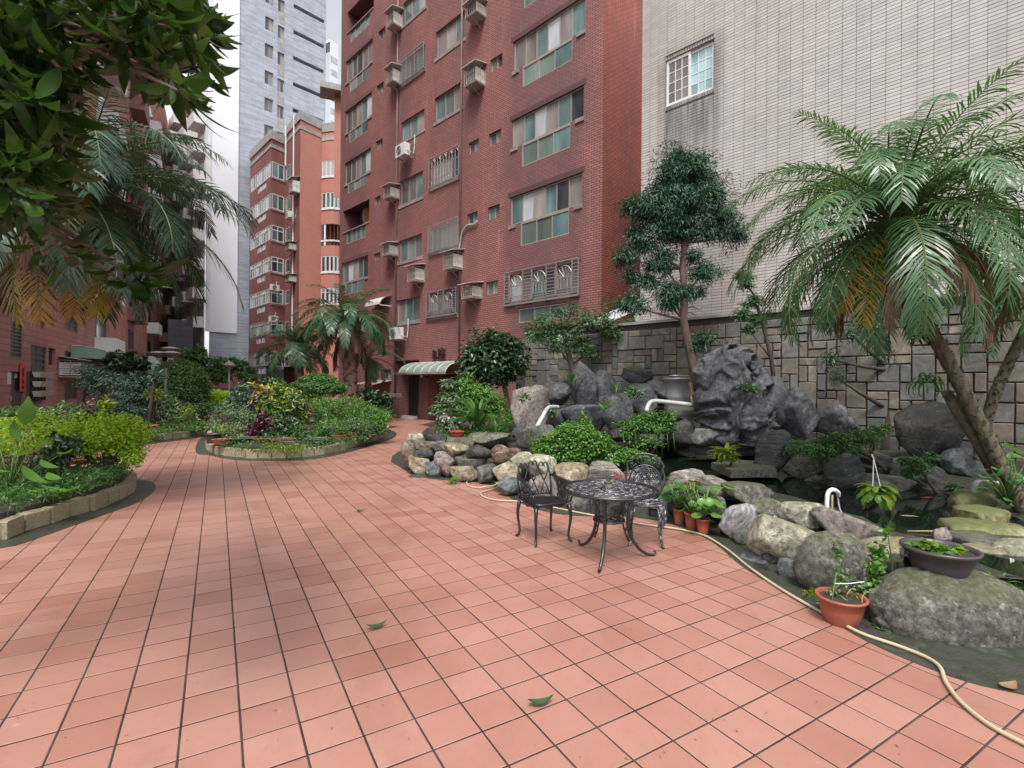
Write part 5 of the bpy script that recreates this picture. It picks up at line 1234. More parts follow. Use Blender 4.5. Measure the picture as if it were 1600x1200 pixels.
# chairs
def leg_curve(b, p, out, r=.016, H=.40):
    pts = [p + out*o_ + Z_*z for o_, z in ((0,H), (.012,H-.05), (.022,H-.11), (.018,H-.19), (.002,H-.27), (-.004,H-.33), (.008,H-.37), (.03,.012), (.045,.014))]
    b.tube(pts, [r*1.5, r*1.35, r*1.15, r*.95, r*.85, r*.8, r*.9, r*.9, r*.6], 7)
def chair_scroll(loc, ang, label):
    M_ = Matrix.Translation(loc) @ Matrix.Rotation(ang, 4, 'Z'); ch = thing('garden_chair', label, 'chair', M=M_, group='cast metal garden chairs'); WM[ch] = M_
    sw_, sd_, sz_ = .22, .20, .425
    # seat: frame + slats leaving slots, scalloped apron
    out = []
    for t in np.linspace(0, 2*math.pi, 41)[:-1]:
        c, s = math.cos(t), math.sin(t); k = (abs(c)**3.2+abs(s)**3.2)**(-1/3.2); out.append(V((c*k*sw_, s*k*sd_, sz_)))
    b = MB(); b.tube(out+[out[0]], .012, 6, cap=False)
    n = len(out); b.add([p - Z_*0 for p in out] + [p - Z_*(.035+.015*math.sin(i*1.6)) for i, p in enumerate(out)], [(i, (i+1) % n, n+(i+1) % n, n+i) for i in range(n)]); b.build('seat_frame', m_brz, ch, M_, smooth=True)
    b = MB()
    for i in range(-9, 10):
        x = i*.022; w_ = .0065
        for y0, y1 in ((-sd_*.93, -sd_*.42), (-sd_*.34, sd_*.28), (sd_*.36, sd_*.93)):
            if abs(x) < sw_*.93: b.box(x-w_, x+w_, y0, y1, sz_-.004, sz_+.004)
    for y in (-sd_*.93, -sd_*.38, sd_*.32, sd_*.93): b.box(-sw_*.93, sw_*.93, y-.012, y+.012, sz_-.005, sz_+.005)
    b.build('seat', m_worn if False else m_brz, ch, M_)
    for sx in (-1, 1):
        for y in (-.19, .19): b = MB(); leg_curve(b, V((sx*.205, y, 0)), V((sx*.7, (-1 if y < 0 else .8), 0)).normalized()); b.build('leg', m_brz, ch, M_, smooth=True)
    # back with three hearts, slightly reclined
    def bp(x, z): return V((x, .185 + (z-.43)*.16 + .05*(1-(x/.24)**2)*.5, z))
    b = MB(); b.tube([bp(x, .455+.0*x) for x in np.linspace(-.2, .2, 9)], .009, 6)
    for cx in (-.135, 0, .135):
        top = .83 if cx == 0 else .81
        for s in (-1, 1):
            pts = [(cx, .60), (cx+s*.022, .64), (cx+s*.05, .70), (cx+s*.062, .755), (cx+s*.05, top-.02), (cx+s*.028, top), (cx+s*.008, top-.012), (cx+s*.004, top-.04), (cx+s*.018, top-.05)]
            b.tube([bp(*p) for p in pts], [.009]*6+[.008,.007,.006], 6)
            pts = [(cx, .60), (cx+s*.018, .555), (cx+s*.042, .50), (cx+s*.05, .465), (cx+s*.036, .45), (cx+s*.018, .462), (cx+s*.016, .49), (cx+s*.032, .50)]
            b.tube([bp(*p) for p in pts], .0075, 6)
    for s in (-1, 1): b.tube([bp(s*.205, .43), bp(s*.215, .55), bp(s*.21, .66), bp(s*.195, .76), bp(s*.165, .80)], [.012,.011,.010,.009,.007], 6)
    b.build('backrest', m_brz, ch, M_, smooth=True)
    for s in (-1, 1):
        b = MB(); arm = [bp(s*.212, .665), V((s*.235,.12,.655)), V((s*.25,.02,.64)), V((s*.255,-.08,.625)), V((s*.25,-.16,.605)), V((s*.24,-.20,.575)), V((s*.235,-.185,.55)), V((s*.238,-.16,.56))]
        b.tube(arm, [.012,.015,.018,.019,.017,.014,.010,.007], 7)
        for y in (.08, -.02, -.12):
            b.tube([V((s*.222, y, .43)), V((s*.25, y+.025, .48)), V((s*.255, y-.015, .54)), V((s*.245, y+.01, .62))], .007, 5); b.tube(spiral(V((s*.243, y, .50)), .035, 1.4, 0, 1, Y_, Z_, 12), .0055, 5)
        b.tube([V((s*.225,-.18,.43)), V((s*.245,-.20,.50)), V((s*.24,-.185,.55))], .010, 6); b.build('armrest', m_brz, ch, M_, smooth=True)
    return ch
chair_scroll((.365, 5.57, 0), .463, 'dark metal armchair with heart scroll back left of the garden table')
def chair_lace(loc, ang, label):
    M_ = Matrix.Translation(loc) @ Matrix.Rotation(ang, 4, 'Z'); ch = thing('garden_chair', label, 'chair', M=M_, group='cast metal garden chairs')
    sz_ = .44; R_ = .205
    Ms = M_ @ Matrix.Translation((0,0,0)); b = MB(); b.tube([(R_*math.cos(t), R_*math.sin(t), sz_) for t in np.linspace(0, 2*math.pi, 41)], .013, 6, cap=False); b.build('seat_frame', m_worn, ch, M_, smooth=True)
    b = MB(); lace(b, .02, R_, sz_, 5); b.build('seat', m_worn, ch, M_)
    for sx in (-1, 1):
        for y in (-.155, .155):
            b = MB(); p = V((sx*.15, y, 0)); o = V((sx, (1 if y > 0 else -1), 0)).normalized(); leg_curve(b, p, o, .017, .43)
            for z in (.36, .30, .24): b.tube(spiral(p+o*.02+Z_*z, .04*(z/.36), 1.2, 0, 1, V((o.y,-o.x,0)), Z_, 10), .008, 5)
            for k_ in (-1, 1): b.tube([p+V((o.y,-o.x,0))*k_*.055+Z_*.42, p+V((o.y,-o.x,0))*k_*.04+Z_*.30+o*.03, p+Z_*.17+o*.01], .010, 5)
            b.build('leg', m_worn, ch, M_, smooth=True)
    def bp(x, z): return V((x, .20 + (z-.45)*.22, z))
    b = MB(); cz, rx, rz = .655, .165, .145
    b.tube([bp(rx*math.cos(t), cz+rz*math.sin(t)) for t in np.linspace(0, 2*math.pi, 33)], .011, 6, cap=False)
    b.tube([bp(.12,.44), bp(.16,.50), bp(.205,.60), bp(.215,.69), bp(.19,.76), bp(.205,.80), bp(.185,.84), bp(.14,.845), bp(.13,.88), bp(.08,.915), bp(0,.93), bp(-.08,.915), bp(-.13,.88), bp(-.14,.845), bp(-.185,.84), bp(-.205,.80), bp(-.19,.76), bp(-.215,.69), bp(-.205,.60), bp(-.16,.50), bp(-.12,.44)], .013, 7)
    for s in (-1, 1):
        b.tube([bp(0,.80), bp(s*.03,.83), bp(s*.045,.87), bp(s*.03,.90), bp(s*.012,.885), bp(s*.02,.86)], .008, 5); b.tube([bp(0,.80), bp(s*.07,.82), bp(s*.09,.86), bp(s*.075,.89)], .007, 5)
        for c_ in ((.19,.72), (.19,.60), (.15,.80)): b.tube(spiral(bp(s*c_[0]*.98, c_[1]), .028, 1.2, 0, s, X_, Z_, 9), .007, 5)
    b.build('back_frame', m_brz, ch, M_, smooth=True)
    b = MB(); n = 7
    for i in range(-n, n+1):
        for j in range(-n, n+1):
            x, z = i*.026+(j % 2)*.013, j*.022
            if (x/rx)**2+(z/rz)**2 < .93:
                a_ = .5 if (i+j) % 2 else -.5; q = [(-.014,0), (0,-.007), (.014,0), (0,.007)]
                vs = [bp(x + px*math.cos(a_)-pz*math.sin(a_), cz+z+px*math.sin(a_)+pz*math.cos(a_)) + Y_*dy for dy in (-.004,.004) for px, pz in q]; b.add(vs, [(0,1,2,3), (7,6,5,4), (0,4,5,1), (1,5,6,2), (2,6,7,3), (3,7,4,0)])
        xx = i*.024
        if abs(xx) < rx: h_ = rz*math.sqrt(1-(xx/rx)**2); b.tube([bp(xx, cz-h_), bp(xx, cz+h_)], .003, 4)
    b.build('lace_back', m_worn, ch, M_)
    return ch
chair_lace((1.47, 5.48, 0), -.22, 'metal chair with oval lace back and worn silver finish behind the garden table')
# small cactus pot on the table
m_celadon = MT('mossy_ceramic', [(.12,.14,.10), (.26,.28,.22)], scale=14, rough=.5)
m_terra = MT('terracotta_plastic', [(.36,.105,.06), (.28,.08,.05)], scale=5, rough=.55, rnd=.15)
m_purple = MT('purple_brown_plastic', [(.05,.038,.052), (.075,.055,.07)], scale=3, rough=.4, stretch=(.3,.3,6))
m_blackpot = MT('black_plastic', [(.02,.022,.024), (.05,.05,.05)], scale=4, rough=.5); m_bluepot = plain('blue_glaze', (.02,.03,.14), .25)
m_greenpot = MT('green_grey_glaze', [(.06,.085,.07), (.10,.12,.10)], scale=5, rough=.4)
def pot(name, label, c, r, h, mat, taper=.72, rim=.08, sx=1, lip=.06, cat='flower pot', soilmat=None, ang=0, group=None):
    c = V(c); t = thing(name, label, cat, loc=tuple(c), group=group); M_ = Matrix.Translation(c) @ Matrix.Rotation(ang, 4, 'Z')
    b = MB(); b.lathe([(.005, 0), (r*taper*.97, 0), (r*taper, h*.02), (r*(taper+1)/2*1.02, h*.5), (r*.97, h*(1-lip*2)), (r*(1+rim*.3), h*(1-lip*2)), (r*(1+rim), h*(1-lip)), (r*(1+rim), h), (r*.95, h), (r*.93, h*.86)], 26, sx=sx)
    b.build('pot_body', mat, t, M_, smooth=True)
    b = MB(); b.lathe([(r*.94, h*.86), (r*.5, h*.89), (.003, h*.9)], 18, sx=sx); b.build('pot_soil', m_soil, t, M_); return t, M_
tp = P(951, 764, 4.95); pot_cel, _ = pot('flower_pot', 'tiny moss green ceramic pot on the lace table top', (tp.x, 4.97, TZ+.006), .045, .07, m_celadon, .8)
b = MB()
for k_ in range(5): a_ = k_*1.3; b.tube([(tp.x, 4.97, TZ+.06), (tp.x+.02*math.cos(a_), 4.97+.02*math.sin(a_), TZ+.09), (tp.x+.035*math.cos(a_), 4.97+.035*math.sin(a_), TZ+.13+.01*k_)], [.006,.005,.002], 5)
m_succ = leafmat('succulent', (.05,.09,.04), (.12,.16,.09)); sp_ = b.build('succulent_stem', m_succ); tag(sp_, 'small twiggy succulent growing in the tiny green pot on the table', 'plant')
# fallen leaves
m_fall = leafmat('fallen_leaf_green', (.03,.09,.03), (.07,.15,.05), trans=.1); m_fallb = leafmat('fallen_leaf_tan', (.30,.17,.08), (.42,.26,.14), trans=.1)
def leafmesh(name, L, W, mat, curl=.25, n=6, fold=.25):
    vs = []; fs = []
    for i in range(n+1):
        t = i/n; w_ = W*.5*math.sin(math.pi*min(.98, t**.8*.96+.02)); y = L*t; z = curl*L*(t-.5)**2*2 - curl*L*.5*0
        vs += [(-w_, y, z+w_*fold), (0, y, z), (w_, y, z+w_*fold)]
    for i in range(n): a = i*3; fs += [(a, a+1, a+4, a+3), (a+1, a+2, a+5, a+4)]
    b = MB(); b.add(vs, fs); me = b.mesh(name, mat, True); return me
me_f1 = leafmesh('leaf', .15, .055, m_fall, .45, fold=.35); me_f2 = leafmesh('leaf', .14, .07, m_fallb, .3)
for u, v, a, me, lab in ((572,986,-1.0,me_f1,'curled green leaf lying on the tiles left of centre'), (824,1106,-1.25,me_f1,'curled green leaf lying on the tiles nearest the camera'), (554,800,-1.2,me_f1,'green leaf lying on the tiles far in the courtyard'), (1565,1080,-1.2,me_f2,'dry tan leaf at the lower right gutter edge')):
    inst('fallen_leaf', me, None, Matrix.Translation(G(u,v)+V((0,0,.01))) @ Matrix.Rotation(a, 4, 'Z'), label=lab, cat='leaf')
# hose
m_hose = MT('cream_hose', [(.50,.42,.28), (.40,.33,.22)], scale=7, rough=.45, where='Position')
hp = [(777,756), (760,751), (742,750), (730,754), (733,761), (752,764), (772,762), (779,756), (778,763), (766,767), (753,771), (754,777), (775,783), (820,786), (862,794), (905,803), (955,812), (1010,822), (1060,829), (1100,839), (1135,860), (1172,890), (1215,920), (1260,947), (1300,969), (1345,993), (1400,1012), (1445,1030), (1468,1046), (1478,1070), (1500,1100), (1545,1137), (1610,1172), (1700,1215)]
pts = smooth_poly([G(u, v) for u, v in hp], 6, closed=False); pts = [V((p.x, p.y, .017 + (.02 if 30 < i < 50 else 0))) for i, p in enumerate(pts)]
b = MB(); b.tube(pts, .0115, 8); b.build('garden_hose', m_hose, smooth=True, label='cream garden hose looped on the tiles and trailing along the gutter', cat='hose')
# pots
anth = [(1095,797,.062,.115,'terracotta pot of the anthurium group nearest the lace chair',1076,815), (1088,835,.068,.15,'middle terracotta pot of the anthurium group',1080,829), (1105,838,.062,.13,'right front terracotta pot of the anthurium group',1104,837)]
pots_a = []
for (u_, v_, r_, h_, lab) in ((1073,826,.075,.19,'terracotta pot of the anthurium group nearest the lace chair'), (1079,830,.088,.20,'middle terracotta pot of the anthurium group'), (1103,838,.075,.18,'right front terracotta pot of the anthurium group')):
    g = G(u_, v_); g.y += .09
    if lab.startswith('terra'): g.x -= .02; g.y += .12
    if lab.startswith('middle'): g.x += .05
    t_, M_ = pot('flower_pot', lab, g, r_, h_, m_terra, .76, group='terracotta anthurium pots'); pots_a.append(g)
g = G(957,806); g.y += .06; pot('flower_pot', 'terracotta pot standing behind the table legs', g, .078, .17, m_terra, .74); pot_t = g.copy()
g = G(1022,806); pot('flower_pot', 'grey plastic pot under the lace backed chair', g, .08, .12, m_blackpot, .8)
g = G(1333,985); g.y += .13; pot_r = g.copy(); pot('flower_pot', 'terracotta plastic planter with trailing twigs before the tall grey boulder', g, .155, .19, m_terra, .72, ang=.2)
g = P(1468, 905, 3.66); pot_p = g.copy(); pot('planter_bowl', 'wide purple brown planter bowl on the huge mossy boulder', g, .225, .235, m_purple, .58, cat='planter', rim=.05)
g = P(714, 682, 11.25); pot('planter_bowl', 'shallow red bowl on the upper pool edge before the lilies', g, .16, .12, plain('red_glaze', (.55,.06,.03), .4), .7, cat='bowl')
for (u_, v_, r_, h_, mm, lab) in ((333,692,.17,.22,m_blackpot,'grey brown pot with a thin spiky plant at the left tip of the island bed'), (346,694,.19,.12,m_terra,'shallow clay dish beside the spiky plant pot on the island bed'), (358,686,.3,.16,m_terra,'wide clay pot at the left of the island bed behind the dish'),
      (378,690,.36,.10,m_blackpot,'broad dark basin left of centre in the island bed'), (415,690,.3,.1,m_terra,'flat terracotta tray in front of the dark maroon plant'), (442,692,.28,.1,m_terra,'second flat terracotta tray at the middle of the island bed'), (450,697,.26,.09,m_greenpot,'low green grey dish at the front middle of the island bed'),
      (497,691,.30,.1,m_greenpot,'low dark green tray right of the middle of the island bed'), (530,686,.24,.12,m_terra,'terracotta trough under the bare pale twigs'), (550,684,.15,.16,m_terra,'small round terracotta pot near the right end of the island bed'), (569,681,.26,.15,m_greenpot,'grey green round planter left of the blue pot'),
      (585,677,.19,.24,m_bluepot,'cobalt blue glazed pot at the right end of the island bed')):
    g = G(u_, v_, .27); pot('flower_pot', lab, g, r_, h_, mm, .78, group='pots on the island bed')
for (u_, v_, r_, h_, mm, lab) in ((236,676,.2,.22,m_terra,'terracotta pot at the left of the rear bed beside the lime hedge'), (283,668,.42,.14,m_terra,'wide reddish trough in the rear bed behind the kerb'), (272,663,.3,.14,m_terra,'reddish trough behind the wide one in the rear bed'), (303,666,.3,.14,m_terra,'terracotta trough right of the wide one in the rear bed'), (287,659,.32,.12,m_blackpot,'broad black basin in the rear bed'),
      (122,723,.30,.08,m_terra,'flat terracotta tray seen through the stems of the lime hedge')):
    g = G(u_, v_, .27); pot('flower_pot', lab, g, r_, h_, mm, .78, group='pots on the rear bed')
# pond fittings
def pipe(pxs, r, label, mat=m_pvc, name='pipe', cat='pipe'):
    pts = smooth_poly([P(u, v, Y) for u, v, Y in pxs], 4, closed=False); b = MB(); b.tube(pts, r, 10); return b.build(name, mat, smooth=True, label=label, cat=cat)
pipe([(872,636,10.5), (860,636,10.3), (854,640,10.1), (848,651,9.9), (838,668,9.6)], .042, 'grey white pipe pouring down the left of the rockery')
pipe([(1084,633,9.9), (1040,628,9.9), (1022,627,9.8), (1014,631,9.7), (1010,643,9.6)], .045, 'white pipe running from the great rock to the cascade')
pipe([(1292,812,5.3), (1292,785,5.3), (1294,770,5.3), (1301,765,5.3), (1309,769,5.35), (1310,774,5.4)], .022, 'white curved water spout standing at the pond edge', m_white, 'water_spout', 'spout')
pipe([(1300,812,5.32), (1300,773,5.32)], .012, 'thin bamboo stake beside the white water spout', MT('bamboo', [(.35,.30,.18), (.25,.22,.14)], rough=.6), 'stake', 'stake')
pipe([(1309,774,5.4), (1312,795,5.4), (1322,815,5.35)], .008, 'thin grey tube trailing from the white water spout', m_pvc, 'tube', 'tube')
pipe([(1590,762,5.9), (1570,757,5.95), (1532,753,6.1), (1523,758,6.1), (1522,770,6.1)], .028, 'grey pipe end sticking out among the variegated leaves', m_pvc)
b = MB(); g = G(1452,832,WZ); b.tube([V((g.x-.22,g.y,WZ+.012)), V((g.x+.03,g.y-.02,WZ+.018)), V((g.x+.17,g.y-.03,WZ+.015))], [.005,.012,.007], 6); b.build('floating_stick', MT('wet_bamboo', [(.30,.22,.10), (.22,.16,.08)], rough=.5), label='short bamboo stick floating by the egg shaped stone', cat='stick')
m_koi = MT('koi_orange', [(.22,.05,.02), (.12,.03,.015)], scale=6, rough=.3)
for u_, v_, a_, lab in ((1449,777,.1,'orange koi near the surface at the far right of the pond'), (1421,806,-.3,'pale koi gliding below the bright fern basket')):
    g = G(u_, v_, WZ); b = MB(); d_ = V((math.cos(a_), math.sin(a_), 0)); s_ = V((-d_.y, d_.x, 0))
    b.tube([g+d_*(x-.10)-V((0,0,.002)) for x in (0,.04,.09,.14,.19)], [.003,.009,.012,.010,.003], 7); b.add([g-d_*.09, g-d_*.14+s_*.02, g-d_*.125, g-d_*.14-s_*.02], [(0,1,2), (0,2,3)]); b.build('koi_fish', m_koi if a_ > 0 else m_fallb, smooth=True, label=lab, cat='fish')
# steel drum
dc = P(1058, 608, 11.4); m_steel = MT('brushed_steel', [(.20,.20,.21), (.30,.30,.31)], scale=4, rough=.4, metal=.3)
dr_ = thing('steel_drum', 'grey metal drum half hidden behind the tree trunk in the rockery', 'drum', loc=tuple(dc)); b = MB(); rr = .29
b.lathe([(rr*.96,-.55), (rr,-.5), (rr*.97,-.2), (rr,-.18), (rr*.97,-.15), (rr*.98,.2), (rr*1.06,.21), (rr*1.06,.25), (rr*.95,.26), (.01,.27)], 30, dc); b.build('barrel', m_steel, dr_, smooth=True)
b = MB(); b.tube([dc+V((.24*math.cos(t), .1*math.sin(t)-.2, .30)) for t in np.linspace(math.pi, 2*math.pi, 9)], .012, 6); b.build('lid_handle', m_steel, dr_)
pipe([(1077,598,11.0), (1080,610,11.0), (1080,622,11.0), (1084,633,10.8)], .018, 'yellow hose hanging beside the steel drum', MT('yellow_hose', [(.45,.28,.05), (.35,.2,.04)], rough=.4), 'hose', 'hose')
# trickles of water
m_wat = newmat('falling_water')[0]; bsn = m_wat.node_tree.nodes['Principled BSDF']; bsn.inputs['Base Color'].default_value = (.75,.78,.8,1); bsn.inputs['Roughness'].default_value = .2; bsn.inputs['Transmission Weight'].default_value = .5
for pts_, lab in (([(1219,800,5.5), (1213,806,5.35), (1209,820,5.3)], 'thin white trickle of water between two pale rim rocks'), ([(1581,872,4.2), (1583,890,4.1), (1582,915,4.05)], 'white drip of water running down at the right edge')):
    b = MB()
    for k_ in range(3): b.tube([P(u+k_*3-3+random.uniform(-1,1), v+k_, Y) for u, v, Y in pts_], .004, 5)
    b.build('water_trickle', m_wat, label=lab, cat='water trickle')
# lamps
m_lampp = MT('lamp_post_grey', [(.16,.15,.14), (.24,.22,.21)], scale=6, rough=.6)
g = G(258, 674); lp = thing('garden_lamp', 'three headed garden lamp with flat cone shades rising from the rear bed', 'lamp', loc=tuple(g)); Yl = g.y
b = MB(); top = P(259, 575, Yl); b.tube([g, V((top.x, top.y, top.z-.1)), top], [.06,.05,.05], 8); b.build('post', m_lampp, lp, smooth=True)
for k_, (hu, hv, dy) in enumerate(((248, 553, -.25), (268, 553, -.2), (266, 546, .45))):
    h_ = P(hu, hv, Yl+dy); b = MB(); b.tube([top, (top+h_)/2+V((0,0,-.08)), h_+V((0,0,-.1))], .03, 6); b.build('arm', m_lampp, lp, smooth=True)
    b = MB(); b.lathe([(.04,-.14), (.10,-.12), (.31,.0), (.33,.03), (.10,.09), (.01,.10)], 18, h_); sh = b.build('lamp_shade', m_lampp, lp); b = MB(); b.lathe([(.01,-.21), (.07,-.2), (.085,-.14)], 12, h_); b.build('bulb_glass', m_acw, sh, smooth=True)
g = G(358, 650); g = V((P(358,620,26).x, 26, 0)); top = P(358, 578, 26); lp = thing('garden_lamp', 'slim single garden lamp post in front of the wine red wall', 'lamp', loc=tuple(g))
b = MB(); b.tube([g, top], [.06,.045], 8); b.build('post', m_lampp, lp, smooth=True); b = MB(); b.lathe([(.05,.0), (.09,.08), (.30,.24), (.22,.34), (.10,.42), (.01,.44)], 16, top); b.build('lamp_shade', m_lampp, lp)
# ================================================================ VEGETATION
def bez_leaf_arrays(C, Nrm, Dir, L, W, fold=.22):
    """4-vertex folded leaves: base, left, tip, right"""
    n = len(C); S = np.cross(Dir, Nrm); S /= np.linalg.norm(S, axis=1, keepdims=True)+1e-9
    L = L[:, None]; W = W[:, None]
    base = C; tip = C + Dir*L - Nrm*L*.10; mid = C + Dir*L*.48
    l = mid + S*W*.5 + Nrm*W*fold; r = mid - S*W*.5 + Nrm*W*fold
    vs = np.stack([base, l, tip, r], 1).reshape(-1, 3)
    i = np.arange(n)*4; tris = np.stack([np.stack([i, i+1, i+2], 1), np.stack([i, i+2, i+3], 1)], 1).reshape(-1, 3)
    return vs, tris
def unit(a): return a/(np.linalg.norm(a, axis=1, keepdims=True)+1e-9)
def foliage(name, blobs, n, L, W, mat, parent, seed=1, upb=.5, shell=.6, outward=.6, droop=0, lump=.22, kind=None, clump=0, cut=None, hang=0, **kw):
    """blobs: (center, (rx, ry, rz)) in world space; small leaf faces fill their outer layer unevenly"""
    r = np.random.default_rng(seed); areas = np.array([b[1][0]*b[1][2]+b[1][0]*b[1][1]+b[1][1]*b[1][2] for b in blobs]); pr = areas/areas.sum()
    k = r.choice(len(blobs), n, p=pr); cen = np.array([tuple(b[0]) for b in blobs])[k]; rad = np.array([b[1] for b in blobs])[k]
    d = unit(r.normal(size=(n, 3)))
    if clump:   # gather leaves on a limited set of twigs
        tw = unit(r.normal(size=(clump*len(blobs), 3))); tr = r.uniform(.72, 1.12, len(tw)); idx = r.integers(0, clump, n) + k*clump
        d = unit(tw[idx] + r.normal(size=(n, 3))*.14); lumpf = tr[idx]
    else:
        ph = r.uniform(0, 6, (6, 3)); fq = r.normal(size=(6, 3))*3.2; lumpf = np.ones(n)
        for i in range(6): lumpf += lump/2.2*np.sin(d@fq[i] + ph[i, 0] + k*1.7)
    rr = (shell + (1-shell)*r.random(n))**(1.0) * lumpf
    C = cen + d*rad*rr[:, None]
    up = np.array([0, 0, 1.0]); o = unit(d/rad*rad.mean())
    N = unit(o*outward + up*upb + r.normal(size=(n, 3))*.45)
    D = unit(o*.8 + r.normal(size=(n, 3))*.7 - up*droop); D = unit(D - N*(D*N).sum(1)[:, None]*(1-hang))
    Ls = L*r.uniform(.65, 1.3, n); Ws = W*r.uniform(.7, 1.25, n)
    if cut is not None: m_ = C[:, 2] > cut; C, N, D, Ls, Ws = C[m_], N[m_], D[m_], Ls[m_], Ws[m_]
    v_, t_ = bez_leaf_arrays(C, N, D, Ls, Ws)
    mi = None
    if isinstance(mat, (list, tuple)): mi = np.repeat(r.integers(0, len(mat), len(C)), 2)
    return inst(name, npmesh(name, v_, t_, mat, mi), parent, I4, kind=kind, **kw)
def pxb(lst, Y, dy=1.0):
    out = []
    for e_ in lst:
        cx, cy, rx, ry = e_[:4]; yo = e_[4] if len(e_) > 4 else 0
        Yc = Y+yo; out.append((P(cx, cy, Yc), (rx/F*Yc, (rx+ry)/2/F*Yc*dy, ry/F*Yc)))
    return out
G_ = lambda *a: tuple(a)
m_lime = leafmat('leaf_lime', (.26,.46,.02), (.52,.76,.06), .42, .42, tip=(.70,.86,.16))
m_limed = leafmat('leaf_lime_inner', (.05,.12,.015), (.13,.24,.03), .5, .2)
m_mid = leafmat('leaf_mid_green', (.04,.12,.03), (.13,.28,.065), .36)
m_bright = leafmat('leaf_bright_green', (.07,.19,.03), (.20,.40,.07), .38)
m_dark = leafmat('leaf_dark_glossy', (.015,.05,.016), (.06,.145,.04), .34, .15, spec=.6)
m_blue = leafmat('leaf_blue_green', (.045,.11,.07), (.13,.23,.15), .34, .15)
m_grn = leafmat('leaf_grey_green', (.08,.15,.07), (.20,.30,.15), .4, .2, tip=(.42,.46,.30))
m_crot = leafmat('leaf_croton_yellow', (.10,.16,.02), (.50,.50,.05), .35, .2, tip=(.65,.55,.08))
m_red = leafmat('leaf_maroon', (.04,.008,.015), (.12,.02,.035), .4, .15)
m_pink = leafmat('leaf_pinkish', (.30,.16,.14), (.45,.30,.25), .5, .2)
m_whfl = leafmat('petal_white', (.55,.55,.50), (.80,.80,.76), .5, .3)
m_pinkfl = leafmat('spathe_pink', (.60,.10,.14), (.80,.28,.32), .3, .25)
m_conif = leafmat('needle_green', (.016,.062,.038), (.05,.135,.075), .45, .12)
m_conift = leafmat('needle_tip_green', (.04,.15,.05), (.10,.26,.09), .45, .15)
m_podo = leafmat('podocarpus_leaf', (.045,.12,.04), (.13,.26,.09), .38, .15)
m_ylw = leafmat('leaf_yellow_green', (.14,.22,.02), (.35,.45,.05), .35, .35)
m_bark = MT('bark_grey_brown', [(.07,.055,.035), (.15,.125,.08), (.045,.035,.025)], scale=6, rough=.9, bump=.8, bscale=25, bdist=.02, stretch=(2,2,.6))
m_barkd = MT('bark_dark', [(.035,.025,.02), (.07,.05,.04)], scale=6, rough=.9, bump=.8, bscale=25)
m_barkr = MT('bark_reddish', [(.14,.08,.06), (.24,.15,.11)], scale=5, rough=.9, bump=.8, bscale=20, stretch=(2,2,.5))
m_barkc = MT('bark_conifer', [(.06,.035,.027), (.115,.07,.055)], scale=6, rough=.9, bump=.9, bscale=20, stretch=(2,2,.5))
m_stem = MT('green_stem', [(.07,.13,.03), (.13,.20,.06)], scale=8, rough=.5)
def trunk(pts, r, mat, parent, name='trunk', n=8): b = MB(); b.tube(pts, r, n); return b.build(name, mat, parent, smooth=True)
def shrub(label, blobs, Y, n, L, W, mat, seed, stems=3, cat='shrub', name='shrub', ground=.27, barkm=None, group=None, dy=1.0, stemr=.018, **kw):
    bl = pxb(blobs, Y, dy); c = sum((b[0] for b in bl), V())/len(bl)
    t = thing(name, label, cat, loc=(c.x, c.y, ground), group=group)
    rg = random.Random(seed)
    for k_ in range(stems):
        tb = rg.choice(bl); a = V((c.x + rg.uniform(-.12,.12), c.y + rg.uniform(-.1,.1), ground)); e_ = tb[0] + V((rg.uniform(-.4,.4)*tb[1][0], 0, 0))
        m_ = a.lerp(e_, .5) + V((rg.uniform(-.08,.08), rg.uniform(-.05,.05), 0)); trunk([a, m_, e_], [stemr*1.4, stemr, stemr*.6], barkm or m_barkd, t, 'stem', 6)
    foliage('foliage', bl, n, L, W, mat, t, seed, **kw); return t, bl

# ---- left bed: lime hedge and big leaved plants
shrub('long lime green clipped hedge in the left raised bed', [(40,672,62,30,-.2), (-60,690,80,40), (110,682,40,22,.3)], 7.4, 5200, .05, .032, m_lime, 21, stems=6, cat='hedge', name='hedge', upb=.9, shell=.55, dy=1.3, barkm=m_barkr)
shrub('lime green rounded hedge mound at the right end of the left bed', [(160,676,55,30), (200,680,30,34,.1), (120,690,30,26,-.2), (208,712,16,18)], 7.6, 6500, .05, .032, m_lime, 22, stems=7, cat='hedge', name='hedge', upb=.9, shell=.5, dy=1.0, barkm=m_barkd, stemr=.03)
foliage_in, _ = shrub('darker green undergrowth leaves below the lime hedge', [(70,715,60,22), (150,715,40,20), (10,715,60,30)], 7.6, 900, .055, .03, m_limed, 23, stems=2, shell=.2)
shrub('dark glossy leafed shrub in the middle of the lime hedge', [(100,692,26,16), (85,712,26,14)], 6.9, 320, .10, .055, m_dark, 24, stems=3, shell=.3)
gc = inst('ground_cover', bpy.data.meshes.new('tmp'), None, I4) if False else None
